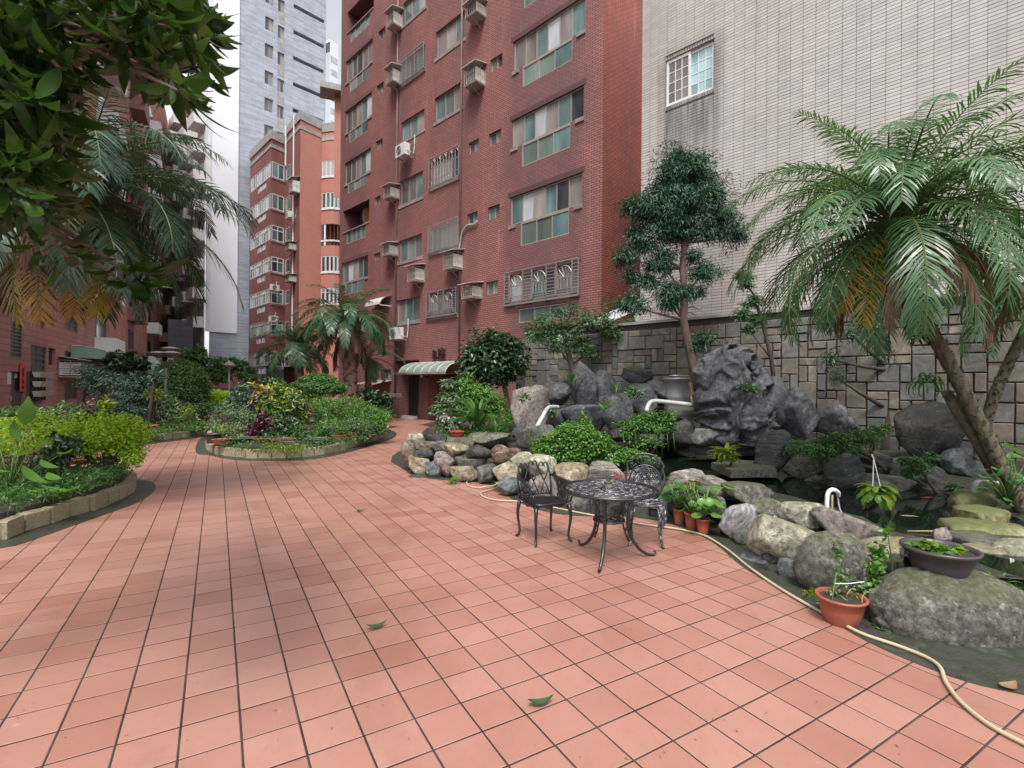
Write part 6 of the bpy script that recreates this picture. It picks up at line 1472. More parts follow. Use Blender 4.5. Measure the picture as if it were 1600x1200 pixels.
def groundcover(label, polypx, z, n, L, W, mat, seed, h=.16, cat='ground cover', name='ground_cover', kind='stuff', upb=.7):
    r = np.random.default_rng(seed); pol = [G(u, v, z) for u, v in polypx]; xs = [p.x for p in pol]; ys = [p.y for p in pol]; C = []
    while len(C) < n:
        p = V((r.uniform(min(xs), max(xs)), r.uniform(min(ys), max(ys)), 0))
        if inside(p, pol):
            nz = mn.noise(V((p.x*2.2+seed, p.y*2.2, 0)))+.5; C.append((p.x, p.y, z + r.uniform(.1, 1)*h*max(.2, nz*1.3)))
    C = np.array(C); N = unit(np.array([0,0,1.])*upb + r.normal(size=(n,3))*.55); D = unit(r.normal(size=(n,3)) + np.array([0,0,.35])); D = unit(D - N*(D*N).sum(1)[:, None]*.7)
    v_, t_ = bez_leaf_arrays(C, N, D, L*r.uniform(.6,1.3,n), W*r.uniform(.7,1.2,n))
    return inst(name, npmesh(name, v_, t_, mat), None, I4, label=label, cat=cat, kind=kind)
groundcover('low ferny green ground cover in the left bed', [(-60,800), (20,800), (110,780), (170,762), (205,745), (160,735), (60,738), (-60,745)], .3, 5200, .085, .016, m_mid, 31, .20)
groundcover('bright small leaves tumbling over the kerb of the left bed', [(100,775), (180,755), (205,742), (160,738), (100,748)], .3, 1400, .05, .028, m_mid, 32, .22)
def bigleaf(name, label, cat, base, stems, L, W, mat, seed, cup=.2, parent=None, leafn=8, stemm=None):
    """plant with individually built broad leaves: stems = list of (tip point, leaf direction, scale)"""
    t = thing(name, label, cat, loc=tuple(base)); me = leafmesh('leaf', L, W, mat, .35, leafn, cup)
    for tip, d, s in stems:
        tip = V(tip); mid_ = (V(base)+tip)/2 + V((0,0,.05)); trunk([base, mid_, tip], [.012*s, .009*s, .005*s], stemm or m_stem, t, 'stem', 5)
        d = V(d).normalized(); x = d.cross(Z_); x = x.normalized() if x.length > .01 else X_.copy(); z = x.cross(d)
        M_ = Matrix(((x.x*s, d.x*s, z.x*s, tip.x), (x.y*s, d.y*s, z.y*s, tip.y), (x.z*s, d.z*s, z.z*s, tip.z), (0,0,0,1))); inst('leaf', me, t, M_)
    return t
# ginger / canna like plant at the left edge with the upright lime leaf
g = P(28, 745, 6.3); base = V((g.x-.1, g.y, .27)); st = []
for (u_, v_, Y_, dx, dz, s) in ((41,668,4.2,.35,1.0,1.0), (20,715,4.1,.9,.2,.85), (45,705,4.2,.9,.45,.75), (62,725,4.2,1,-.25,.8), (30,735,4.0,.8,-.5,1.0), (0,700,4.1,-.5,.8,.9), (10,745,4.0,-.6,.3,1.0), (75,745,4.1,1,-.15,.8), (55,770,4.0,.9,-.1,.9), (5,775,3.9,.1,-.9,1.0), (-15,760,3.9,-.4,.7,1.1), (90,712,4.3,1,.25,.6), (25,690,4.3,-.3,1,.7), (70,770,3.9,1,.05,1.1)):
    st.append((P(u_, v_, Y_+2.1), (dx, random.uniform(-.5,.3), dz), s))
bigleaf('ginger_plant', 'broad leaved green plant with one upright glowing lime leaf at the left edge', 'plant', base, st, .40, .17, m_bright, 5)

# ---- behind the left hedge and rear bed
def cloudtree(label, pads, Y, tr, n, L, W, mat, seed, cat='tree', name='tree', group=None, barkm=None, r=(.09,.04), upb=.9, kw=None, ground=.27, limbs=True):
    bl = pxb(pads, Y, .9); pts = [P(u, v, Y+(e_[0] if e_ else 0)) for u, v, *e_ in tr]
    t = thing(name, label, cat, loc=tuple(pts[0]), group=group); trunk(pts, [r[0]+(r[1]-r[0])*i/(len(pts)-1) for i in range(len(pts))], barkm or m_barkd, t)
    if limbs:
        for c_, _ in bl:
            j = min(range(len(pts)), key=lambda i: (pts[i]-c_).length + (0 if pts[i].z < c_.z else .6)); m_ = pts[j].lerp(c_, .55) - V((0,0,.03))
            trunk([pts[j], m_, c_-V((0,0,.02))], [r[1]*.75, r[1]*.5, r[1]*.25], barkm or m_barkd, t, 'limb', 6)
    foliage('crown', bl, n, L, W, mat, t, seed, upb=upb, **(kw or {})); return t, bl
cloudtree('dark cloud pruned pine with a curved black trunk in front of the left air conditioners', [(140,578,22,9), (165,590,28,9), (138,598,20,9), (175,600,24,8), (200,602,14,7), (150,612,16,5)], 13.5, [(132,664), (127,650), (124,635), (130,618), (138,604), (150,592)], 3200, .09, .022, m_blue, 41, name='pine_tree')
shrub('dense dark glossy leafed shrub rising behind the cloud pruned pine', [(195,572,30,22), (215,560,16,12), (180,560,14,12), (212,585,20,16)], 16.5, 1500, .17, .085, m_dark, 42, stems=3, clump=40)
shrub('silvery leafed shrub beside the dark glossy one in the rear bed', [(212,605,20,24), (198,620,18,18), (225,622,14,18)], 15.6, 1100, .12, .05, m_blue, 43, stems=3)
shrub('big ball clipped green bush behind the three headed lamp', [(280,606,42,42), (262,620,26,30), (300,630,24,26)], 20, 15000, .12, .06, m_mid, 44, stems=4, cat='bush', name='round_bush', shell=.75, lump=.08, outward=.9)
shrub('loose grey green shrub in the middle of the rear bed', [(235,640,34,24), (268,645,30,24), (250,622,22,16), (290,650,22,18)], 16.2, 2600, .12, .04, m_grn, 45, stems=6)
shrub('mixed leafy shrub at the left of the rear bed', [(150,640,28,16), (180,635,26,20), (205,648,22,18), (130,650,20,14)], 14.8, 2200, .11, .045, m_blue, 46, stems=5)
shrub('young yellow green leafed shoot behind the lime hedge', [(165,632,9,14)], 12.5, 60, .16, .06, m_ylw, 47, stems=1, shell=.1)
shrub('pink flowering low plant under the dark pine', [(140,632,8,12), (130,640,8,8)], 13.2, 130, .08, .04, m_pink, 48, stems=2, shell=.2)
shrub('bright green low bush at the right of the rear bed', [(305,665,16,10), (322,668,12,9), (290,655,14,10)], 15.8, 900, .07, .03, m_bright, 49, stems=3)
shrub('yellow tipped leafy plant near the lamp foot', [(232,618,9,9), (246,614,8,8), (292,640,8,8)], 15.5, 220, .13, .05, m_ylw, 50, stems=2, shell=.2)
trunk_t = thing('bare_stem_tree', 'thin dark leaning stem with a small leaf tuft left of the lamp', 'tree', loc=tuple(P(230,672,14)))
trunk([P(231,676,14), P(234,645,14), P(238,615,14), P(241,592,14)], [.05,.045,.04,.03], m_barkd, trunk_t); foliage('crown', pxb([(243,588,12,10), (252,585,9,8)], 14), 220, .13, .035, m_blue, trunk_t, 51, shell=.1)
shrub('spreading loose tree shrub against the grey tower wall', [(300,560,20,14), (325,570,22,14), (340,585,14,14), (312,548,12,8), (292,552,10,7), (345,565,10,8)], 30, 2000, .26, .11, m_mid, 52, stems=3, clump=30, ground=1.0, cat='tree', name='small_tree')
shrub('second loose tree shrub right of the slim lamp post', [(375,575,16,14), (390,590,14,14), (362,568,12,9), (352,590,10,8)], 31, 1400, .26, .11, m_mid, 53, stems=3, clump=26, ground=1.0, cat='tree', name='small_tree')
shrub('small bright lime bush at the foot of the slim lamp post', [(342,620,20,11), (330,628,14,10), (355,626,12,9)], 21.5, 2200, .10, .06, m_lime, 54, stems=3, cat='bush', name='lime_bush')
shrub('dark low greenery under the big ball clipped bush', [(290,652,34,10), (330,636,22,8)], 19, 1400, .12, .06, m_mid, 55, stems=2)
shrub('low dark leafy plants by the rose brick wall at the far left', [(30,650,60,14), (95,645,34,14), (-30,655,40,16)], 10.5, 1500, .10, .05, m_mid, 56, stems=3)
groundcover('trailing green plants over the rear bed soil', [(150,695), (235,684), (300,676), (328,668), (300,660), (150,672)], .3, 2600, .09, .03, m_mid, 57, .22)

# ---- island bed
shrub('yellow and green croton bush in the island bed', [(440,640,26,18), (462,630,22,14), (418,630,16,14), (470,650,16,12)], 13.8, 1100, .17, .055, [m_crot, m_mid, m_dark, m_mid], 61, stems=5, shell=.3)
shrub('taller croton with yellow and red top leaves in the island bed', [(400,604,9,6), (415,612,14,8), (405,622,10,8)], 14.2, 240, .18, .06, [m_crot, m_crot, m_red, m_pink], 62, stems=2, shell=.2)
shrub('blue green shrub at the left top of the island bed', [(385,618,22,14), (370,628,16,12), (395,635,18,12), (378,606,10,8)], 14.4, 1000, .13, .05, m_blue, 63, stems=4)
shrub('pale variegated small leafed bush at the left of the island bed', [(365,648,24,16), (345,640,10,8), (385,652,20,14), (352,660,18,10), (338,655,8,6)], 13.2, 2300, .065, .03, m_grn, 64, stems=7, shell=.2)
shrub('reddish stemmed airy plant in clay pots at the left of the island bed', [(362,668,16,10), (380,668,18,10)], 12.8, 520, .06, .03, [m_grn, m_pink, m_bright], 65, stems=7, shell=.1, barkm=m_barkr, stemr=.008)
shrub('dark maroon leafed plant in the island bed', [(405,668,16,12), (412,655,12,10), (396,680,12,8)], 12.8, 520, .12, .05, m_red, 66, stems=4, shell=.2)
shrub('low broad dark green shrub below the croton', [(455,668,18,14), (440,662,14,10), (448,682,12,8)], 12.9, 620, .12, .05, m_dark, 67, stems=4, shell=.3)
shrub('large feathery bright green bush on the right half of the island bed', [(510,640,34,18), (545,635,34,16), (575,648,28,16), (530,658,30,14), (500,630,22,10), (590,662,14,14)], 15.2, 7500, .075, .028, m_bright, 68, stems=7, cat='bush', name='feathery_bush', lump=.3, barkm=m_bark)
shrub('darker green bush growing in the blue glazed pot area of the island bed', [(575,662,20,12), (560,668,20,12), (592,668,12,9)], 14.2, 2000, .07, .03, m_mid, 69, stems=5)
shrub('dark broad leafed shrub between the island bed and the planter wall', [(590,622,20,12), (602,636,14,16), (575,615,14,8)], 19.5, 700, .24, .09, m_dark, 70, stems=3, clump=24)
shrub('dark shaded shrub mass behind the croton', [(450,625,26,14), (425,598,20,12), (475,618,18,12), (490,605,14,10)], 17, 1800, .11, .05, m_dark, 71, stems=4)
t_, _ = cloudtree('dark mushroom shaped topiary above the island bed', [(498,604,40,15), (475,606,22,10), (520,606,22,10), (498,592,26,9)], 16.5, [(500,668), (497,650), (500,632), (498,612)], 6500, .085, .045, m_mid, 72, name='topiary_tree', kw=dict(shell=.7, outward=.9, lump=.1), limbs=False, r=(.12,.08))
for (lab_, bl_, Y_, n_, L_, W_, m_, sd_) in (
    ('low fine leafed green shrub at the left front of the island bed', [(352,678,14,12), (368,682,16,10)], 12.5, 700, .06, .028, [m_grn, m_bright], 161),
    ('dark glossy plant at the front centre of the island bed', [(425,682,16,12), (445,684,14,10), (410,688,12,8)], 12.6, 560, .10, .045, m_dark, 162),
    ('bright small leafed shrub under the croton at the island centre', [(466,676,18,16), (482,684,14,10)], 12.7, 900, .07, .032, m_mid, 163),
    ('leafy green shrub above the terracotta trough on the island bed', [(510,668,22,18), (530,672,18,14), (500,682,16,10)], 13.0, 2000, .07, .03, [m_mid, m_bright], 164),
    ('pale twiggy green shrub right of centre on the island bed', [(550,665,20,16), (566,668,16,12)], 13.4, 1500, .06, .026, [m_grn, m_mid], 165),
    ('bright green shrub at the right tip of the island bed', [(590,660,16,16), (600,652,12,14)], 14.4, 1300, .07, .03, m_bright, 166),
    ('upper crown of variegated shrub behind the croton', [(430,606,20,10), (445,614,22,12), (460,618,18,10)], 14.6, 900, .12, .045, [m_bright, m_crot, m_mid], 167)):
    shrub(lab_, bl_, Y_, n_, L_, W_, m_, sd_, stems=5, shell=.2, lump=.35)
groundcover('green weeds and small plants along the front of the island bed', [(340,702), (400,709), (470,709), (540,698), (590,683), (560,672), (420,684), (345,690)], .28, 2600, .08, .025, m_mid, 73, .14)
groundcover('yellow green creeping weeds at the island bed kerb', [(400,708), (470,708), (480,698), (420,698)], .28, 900, .05, .03, m_ylw, 74, .1)
tw = thing('bare_twigs', 'pale bare branching twigs standing in the terracotta trough on the island bed', 'plant', loc=tuple(G(525,690,.27)))
rg = random.Random(9)
for k_ in range(7):
    a = P(525+rg.uniform(-3,8), 682, 12.9); m_ = P(515+rg.uniform(-10,20), 668, 12.9); e_ = m_ + V((rg.uniform(-.4,.4), 0, rg.uniform(-.02,.2))); trunk([a, m_, e_], [.018,.012,.006], MT('pale_twig%d' % k_, [(.35,.27,.22), (.22,.17,.14)], rough=.8) if k_ == 0 else bpy.data.materials['pale_twig0'], tw, 'twig', 5)
for (u_, v_, lab, mt_, sd_) in ((336,680,'thin spiky leafed plant in the pot at the left tip of the island bed', m_mid, 75), (346,682,'small bright strap leafed plant in the shallow clay dish', m_ylw, 76)):
    bs = P(u_, v_+2, 12.3); b = MB(); rg = random.Random(sd_)
    for k_ in range(10):
        a = rg.uniform(0, 6.28); h_ = rg.uniform(.25,.42); d = V((math.cos(a), math.sin(a), 0)); w_ = V((-d.y, d.x, 0))*.014
        p1 = bs + d*.08 + V((0,0,h_*.6)); p2 = bs + d*.22 + V((0,0,h_)); b.add([bs-w_, bs+w_, p1+w_, p1-w_, p2], [(0,1,2,3), (3,2,4)])
    b.build('strap_plant', mt_, label=lab, cat='plant')

# ---- entrance side planting and lilies
def strap(label, cx, cy, Y, n, L, W, mat, seed, spread=1.0, name='strap_leaf_plant', arch=.5, cat='plant', base=None, individ=True, group=None):
    """rosette of arching strap leaves, each leaf a part"""
    c = base or P(cx, cy, Y); t = thing(name, label, cat, loc=tuple(c), group=group); rg = random.Random(seed)
    for k_ in range(n):
        a = rg.uniform(0, 2*math.pi); e0 = rg.uniform(.45, 1.45); l_ = L*rg.uniform(.7,1.15); d = V((math.cos(a), math.sin(a), 0)); s = V((-d.y, d.x, 0)); p = c + d*.02; vs = []; fs = []; N = 6
        for i in range(N+1):
            q = i/N; w_ = W*.5*math.sin(math.pi*(.12+.86*q)) if i < N else 0.001; el = e0 - arch*2.2*q**1.5
            vs += [p - s*w_ + Z_*w_*.35, p, p + s*w_ + Z_*w_*.35]; p = p + (d*math.cos(el)*spread + Z_*math.sin(el))*l_/N
        for i in range(N): j = i*3; fs += [(j, j+1, j+4, j+3), (j+1, j+2, j+5, j+4)]
        b = MB(); b.add(vs, fs); b.build('leaf', mat, t, smooth=True)
    return t
strap('glossy strap leafed lily clump in the bed behind the red bowl', 748, 668, 12.0, 46, 1.15, .09, m_mid, 81, arch=.75)
strap('second smaller strap leafed clump right of the lily', 775, 682, 11.6, 24, .6, .05, m_mid, 82, arch=.7)
shrub('tall bright green shrub behind the lily clump', [(742,615,30,16), (728,600,16,14), (760,625,26,18), (735,640,30,16), (775,640,14,20)], 13.4, 2800, .13, .05, m_bright, 83, stems=6, shell=.3)
shrub('layered broad leafed shrub left of the lily clump', [(700,618,16,10), (690,640,18,14), (712,632,14,12), (700,600,12,8), (705,658,16,12)], 13.2, 900, .17, .065, m_grn, 84, stems=5, shell=.2, upb=1.3)
shrub('white flowered plant at the foot of the lily clump', [(700,656,9,7), (706,668,7,5), (695,650,7,5)], 12.0, 120, .06, .05, m_whfl, 85, stems=2, shell=.1, cat='flowering plant', name='flowering_plant')
shrub('feathery low green fern at the right of the lily bed', [(785,668,18,14), (770,675,18,10), (795,655,10,14), (745,680,26,8)], 11.8, 2200, .07, .02, m_bright, 86, stems=3, shell=.1)
groundcover('mixed low leaves under the lily clump', [(678,688), (720,688), (790,690), (790,676), (720,672), (680,676)], .4, 1500, .09, .04, m_mid, 87, .25)
cloudtree('round headed dark glossy tree left of the stone wall', [(765,555,44,36), (745,565,30,26), (795,560,30,32), (775,538,30,22), (775,585,36,14)], 14.3, [(796,660), (793,635), (790,610), (780,580)], 5200, .15, .085, m_dark, 88, kw=dict(shell=.5, outward=.7, lump=.28), limbs=False, r=(.10,.06), ground=0)
cloudtree('spreading podocarpus tree leaning over the left part of the stone wall', [(850,505,34,18), (885,515,36,18), (915,500,32,22), (860,530,34,16), (905,535,30,16), (945,505,28,16), (955,520,26,10), (875,488,26,10), (895,480,8,12,0), (945,490,10,16,0), (985,505,20,10), (835,518,24,16), (918,548,22,12), (875,545,22,10)], 13.2, [(905,640), (900,600), (893,570), (885,540), (880,515)], 9000, .10, .022, m_podo, 89, kw=dict(shell=.2, lump=.3, clump=60), r=(.09,.05), name='podocarpus_tree')
# ---- conifer in the middle
pads = [(1060,262,36,26), (1062,292,46,26), (990,322,18,14), (1012,330,26,20), (1068,342,36,20), (1115,305,20,16), (1130,337,22,15), (1152,365,18,13), (995,364,16,12), (1005,384,22,14), (975,402,15,12), (985,430,11,9), (1012,438,22,10), (1100,425,22,14), (1082,400,14,8), (1050,455,26,15), (1075,455,15,9), (985,475,26,13), (1047,472,13,11), (1115,360,30,12), (1035,315,26,22), (1090,270,24,18), (1058,365,34,12), (1030,350,26,16), (1090,320,26,18), (1100,528,18,8), (1088,540,14,7)]
pads = [(a, b_, c_*1.18, d_*1.22) for a, b_, c_, d_ in pads] + [(1040,400,20,12), (1020,415,20,10), (1090,455,14,9), (1040,420,14,8)]
t_, _ = cloudtree('tall dark green conifer with tufted cloud layers before the beige tiled wall', pads, 10.6, [(1092,610), (1086,585), (1076,540), (1068,500), (1070,455), (1066,420), (1070,380), (1066,335), (1058,285), (1052,250)], 52000, .10, .019, [m_conif, m_conif, m_conif, m_conift], 90, name='conifer_tree', barkm=m_barkc, r=(.105,.04), kw=dict(shell=.2, droop=.6, lump=.55, hang=.6))
foliage('top_tufts', pxb([(1056,245,7,18), (1085,255,12,10), (1040,262,10,9), (1100,250,7,8)], 10.6), 700, .12, .018, m_conift, t_, 91, shell=.1, upb=.2)
rg = random.Random(4)
for k_ in range(9):
    a = P(1068+rg.uniform(-4,4), rg.uniform(390,500), 10.6); e_ = a + V((rg.uniform(-.5,.5), rg.uniform(-.2,.1), rg.uniform(-.1,.25))); trunk([a, a.lerp(e_, .5)+V((0,0,.05)), e_], [.02,.012,.005], m_barkd, t_, 'dead_twig', 5)
cloudtree('small podocarpus branches showing between the conifer and the great palm', [(1165,440,16,16), (1178,470,20,12), (1160,490,16,12), (1182,500,18,10), (1172,515,14,7), (1155,430,10,10)], 10.2, [(1215,640), (1205,560), (1190,500), (1178,460)], 2600, .085, .02, m_podo, 92, kw=dict(shell=.1, clump=30), r=(.05,.025))
cloudtree('low wide podocarpus bonsai reaching over the pond', [(1245,697,22,12), (1268,700,26,12), (1300,690,30,15), (1330,698,22,13), (1345,680,26,9), (1375,672,22,9), (1310,712,24,10), (1285,712,20,8), (1360,690,12,8)], 7.6, [(1405,765), (1385,735), (1360,712), (1335,702)], 5200, .085, .016, [m_podo, m_podo, m_bright], 93, kw=dict(shell=.15, clump=34), r=(.05,.03), name='bonsai_tree')
cloudtree('small podocarpus bonsai tuft on the slanting log at the right', [(1425,722,18,10), (1445,730,18,11), (1425,738,14,8), (1455,712,10,7), (1490,760,9,5)], 6.9, [(1480,790), (1460,765), (1442,740)], 1900, .075, .016, m_podo, 94, kw=dict(shell=.1, clump=22), r=(.03,.02), name='bonsai_tree')
cloudtree('thin trunked tree with sparse dark leaves behind the great palm', [(1298,560,20,22), (1310,590,16,18), (1330,520,26,20), (1395,560,18,20)], 9.3, [(1380,735), (1384,690), (1388,640), (1395,580), (1398,520), (1390,440)], 900, .09, .02, m_dark, 95, kw=dict(shell=.1), r=(.09,.06))
# pond plants
shrub('bright round leafed cress cushion spilling over the pond behind the chairs', [(895,690,46,20), (860,695,30,18), (930,695,34,18), (900,675,30,16), (850,705,22,12), (950,705,22,12), (985,710,24,10), (1010,716,14,8), (890,706,52,12), (960,716,40,8)], 8.6, 10500, .05, .045, m_bright, 101, stems=3, cat='water plant', name='water_plant', upb=1.3, ground=.3)
shrub('second clump of round leafed pond plants below the white pipe', [(1000,662,28,14), (1030,668,26,12), (985,672,18,12), (1045,655,14,12), (1015,650,14,8)], 9.6, 2600, .05, .042, [m_bright, m_mid], 102, stems=2, cat='water plant', name='water_plant', upb=1.3, ground=.4)
vn = thing('hanging_vine', 'thin vines with tiny leaves dangling over the dark cascade', 'vine', loc=tuple(P(1020,690,9.4))); rg = random.Random(8)
for k_ in range(9):
    u_ = 975+k_*10+rg.uniform(-3,3); trunk([P(u_,676,9.4), P(u_+1,690,9.35), P(u_+2,700+rg.uniform(0,20),9.35)], .004, m_stem, vn, 'vine_stem', 4)
foliage('leaves', pxb([(1010,690,36,14)], 9.35, .2), 160, .045, .04, m_bright, vn, 103, shell=.1, kind='stuff')
strap('small fern rosette between the grey rocks of the rockery', 963, 612, 10.7, 22, .32, .03, m_mid, 104, name='fern')
strap('fern tuft beside the angular grey rock', 945, 640, 10.4, 12, .26, .05, m_bright, 105, name='fern')
strap('green fern at the left of the tall pointed rock', 893, 598, 11.5, 14, .4, .06, m_mid, 106, name='fern')
shrub('leafy climber on the rocks above the cascade', [(990,612,16,9), (978,618,10,8), (820,620,8,8), (862,640,8,10)], 10.9, 420, .08, .04, m_mid, 107, stems=2, shell=.1)
shrub('tall seedling in the bright cress cushion', [(912,655,9,12), (915,668,10,8)], 8.7, 70, .10, .04, m_bright, 108, stems=2, shell=.1)
strap('lime green fern on the flat slab over the water', 1135, 714, 7.9, 26, .30, .06, m_ylw, 109, name='fern', arch=.8)
shrub('lime yellow leaves spilling from the slab fern', [(1128,712,16,7), (1142,714,14,7)], 7.9, 240, .07, .045, m_ylw, 110, stems=1, shell=.1, ground=.45)
shrub('small leafy plant growing on the great ridged rock', [(1168,605,14,6), (1180,608,10,5)], 9.0, 130, .06, .03, m_mid, 111, stems=1, shell=.1, ground=1.6)
# hanging fern basket
hb = P(1370, 768, 5.9); t = thing('hanging_basket', 'bright green fern in a hanging basket with white hanger over the pond', 'hanging plant', loc=tuple(hb))
b = MB()
for dx in (-.05, .06): b.tube([hb+V((dx,0,-.02)), P(1365, 716, 6.0)], .005, 5)
b.tube([P(1365,716,6.0), P(1362,710,6.0)], .008, 5); b.build('hanger', m_white, t)
b = MB(); b.lathe([(.02,-.10), (.08,-.09), (.13,.0), (.125,.0)], 16, hb); b.build('basket', m_blackpot, t)
for k_, (r_) in enumerate(range(60)):
    a = k_*2.4; rg = random.Random(k_); d = V((math.cos(a), math.sin(a), 0)); s = V((-d.y, d.x, 0)); el = rg.uniform(-.3,1.0); L_ = rg.uniform(.20,.32); p = hb.copy(); vs = []; fs = []
    for i in range(7):
        q = i/6; w_ = (.045*math.sin(math.pi*(.1+.85*q)))*(1.25 if i % 2 else .7); vs += [p - s*w_, p + Z_*.008, p + s*w_]; e_ = el - 1.9*q; p = p + (d*math.cos(e_)+Z_*math.sin(e_))*L_/6
    for i in range(6): j = i*3; fs += [(j,j+1,j+4,j+3), (j+1,j+2,j+5,j+4)]
    b = MB(); b.add(vs, fs); b.build('frond', [m_ylw, m_bright][k_ % 2], t)
# variegated broad leaves at the right
base = P(1575, 800, 5.7); st = []; rg = random.Random(12)
for k_ in range(34):
    u_, v_ = rg.uniform(1515,1610), rg.uniform(705,815)
    if u_ < 1545 and v_ > 780: continue
    st.append((P(u_, v_, 5.6+rg.uniform(-.2,.4)), (rg.uniform(-1,.4), rg.uniform(-.9,-.1), rg.uniform(-.5,.3)), rg.uniform(.6,1.15)))
m_syn = leafmat('leaf_variegated', (.07,.20,.06), (.17,.36,.12), .4, .3)
bigleaf('broad_leaf_plant', 'pale veined heart leafed plant climbing round the palm trunk foot', 'plant', V((base.x, base.y, .4)), st, .15, .09, m_syn, 5)
b5 = P(1590, 700, 6.3); bigleaf('broad_leaf_plant', 'one bright wide leaf plant behind the palm trunk at the right edge', 'plant', V((b5.x, b5.y, .5)), [(P(1565,695,6.3), (.9,-.3,-.5), 1.5), (P(1580,712,6.3), (.9,-.2,-.2), 1.4), (P(1570,735,6.3), (.6,-.5,-.4), 1.2)], .2, .13, m_bright, 3)
# staghorn fern on the palm trunk
fc = P(1448, 608, 5.7); t = thing('epiphyte_fern', 'hanging strap fern tuft attached to the leaning palm trunk', 'fern', loc=tuple(fc))
for k_ in range(26):
    rg = random.Random(k_+50); a = rg.uniform(0,6.28); d = V((math.cos(a)*1.1, math.sin(a)*.7, 0)); s = V((-d.y, d.x, 0)).normalized(); el = rg.uniform(-.4,1.1); L_ = rg.uniform(.18,.36); p = fc + V((0,0,.1)); vs = []; fs = []
    for i in range(6):
        q = i/5; w_ = .014*math.sin(math.pi*(.2+.75*q)); vs += [p-s*w_, p+s*w_]; e_ = el-2.6*q; p = p+(d*math.cos(e_)+Z_*math.sin(e_))*L_/5
    for i in range(5): j = i*2; fs.append((j, j+1, j+3, j+2))
    b = MB(); b.add(vs, fs); b.build('frond', m_mid, t)
# anthuriums
for k_, (g, lab, nl) in enumerate(zip(pots_a, ('anthurium with broad leaves in the pot nearest the lace chair', 'anthurium with one pink and one red spathe in the middle pot', 'anthurium with drooping heart leaves in the right front pot'), (19, 22, 20))):
    rg = random.Random(60+k_); base = g + V((0,0,.17)); st = []
    for i in range(nl):
        a = rg.uniform(0,6.28); r_ = rg.uniform(.04,.22); h_ = rg.uniform(.06,.40); d = V((math.cos(a), math.sin(a), 0)); st.append((base + d*r_ + V((0,0,h_)), (d.x, d.y-.5, rg.uniform(-.9,-.2)), rg.uniform(1.0,1.5)))
    t = bigleaf('anthurium', lab, 'potted plant', base, st, .115, .088, m_mid if k_ != 2 else m_bright, 6)
    if k_ == 1:
        for (u_, v_, Y_, mm) in ((1090,752,5.2,m_pinkfl), (1082,759,5.2,m_pinkfl), (1074,756,5.3,m_pinkfl)):
            me = leafmesh('spathe', .055, .055, mm, .3); p = P(u_, v_, Y_); trunk([base, (base+p)/2, p], .004, m_stem, t, 'flower_stem', 5); inst('spathe', me, t, Matrix.Translation(p) @ Matrix.Rotation(2.6, 4, 'Z') @ Matrix.Rotation(.6, 4, 'X')); b = MB(); b.tube([p, p+V((0,-.01,.035))], .005, 5); b.build('spadix', m_whfl, t)
# plants in other pots
strap('strap leafed plant with bare stalks in the terracotta pot behind the table', 0, 0, 0, 12, .34, .03, m_mid, 120, base=pot_t+V((0,0,.15)), arch=.6)
shrub('orange red bromeliad leaves peeping behind the table top', [(965,745,10,6), (983,746,6,5)], 6.6, 60, .07, .02, [m_pinkfl, m_pink], 121, stems=1, shell=.1, ground=.3)
t = thing('twiggy_plant', 'leggy mint like plant with bamboo canes in the terracotta planter', 'potted plant', loc=tuple(pot_r+V((0,0,.16)))); rg = random.Random(31); m_cane = MT('bamboo_cane', [(.38,.27,.14), (.28,.19,.10)], rough=.6)
tops = [(1307,895), (1313,930), (1320,905), (1330,920), (1342,935), (1352,925), (1298,935), (1335,940), (1325,945)]
for i, (u_, v_) in enumerate(tops):
    a = pot_r + V((rg.uniform(-.11,.11), rg.uniform(-.08,.08), .16)); e_ = P(u_, v_, pot_r.y+.02); trunk([a, a.lerp(e_, .5)+V((rg.uniform(-.015,.015), 0, 0)), e_], .0035, m_cane if i % 2 else m_stem, t, 'cane', 5)
b = MB(); pa = P(1305, 912, pot_r.y-.07); pb = P(1350, 909, pot_r.y-.07); b.tube([pa, (pa+pb)/2+V((0,0,-.006)), pb], .003, 4); b.build('tie_string', m_white, t)
foliage('leaves', pxb([(1310,865,8,22), (1318,905,14,18), (1340,930,20,16), (1300,930,8,14), (1345,915,10,12)], pot_r.y+.05, .6), 420, .032, .022, [m_grn, m_mid], t, 122, shell=.1)
shrub('climbing vine with lobed leaves between the two big boulders', [(1374,865,9,20), (1368,885,14,14), (1384,830,7,9), (1365,912,16,14), (1378,925,12,10)], 3.75, 360, .045, .034, m_bright, 123, stems=3, shell=.1, ground=.2, cat='vine', name='vine', stemr=.005)
shrub('water lily pads and buds filling the purple planter bowl', [(1440,857,20,7,.02), (1470,862,28,8,-.02), (1497,864,16,7,.02), (1452,852,12,9), (1468,858,36,6,.08)], pot_p.y, 760, .055, .042, [m_ylw, m_bright, m_mid], 124, stems=3, shell=.1, upb=1.8, ground=pot_p.z+.1, cat='water plant', name='water_plant', stemr=.004)
strap('small spider like weed on the huge boulder shoulder', 1562, 912, 3.6, 12, .10, .02, m_bright, 125, name='weed')
strap('pale weed tuft on the rock at the right edge', 1590, 925, 3.6, 16, .13, .02, m_mid, 126, name='weed')
for k_, (u_, v_, lab) in enumerate(((1180,860,'tuft of tiny weeds in the gutter under the whitish oval rock'), (1392,992,'moss and grass tuft under the huge boulder in the gutter'), (1262,930,'small yellow green weeds at the foot of the tall boulder'), (1375,985,'bright moss patch behind the terracotta planter'), (1290,945,'young seedling left of the terracotta planter'), (705,752,'weeds in the gutter at the left rim foot'))):
    shrub(lab, [(u_, v_, 12, 7), (u_+8, v_-3, 8, 6)], G(u_, v_+6).y+.08, 260, .028, .018, m_bright if k_ % 2 else m_ylw, 130+k_, stems=1, shell=.1, ground=.02, cat='weeds', name='weed', stemr=.003)

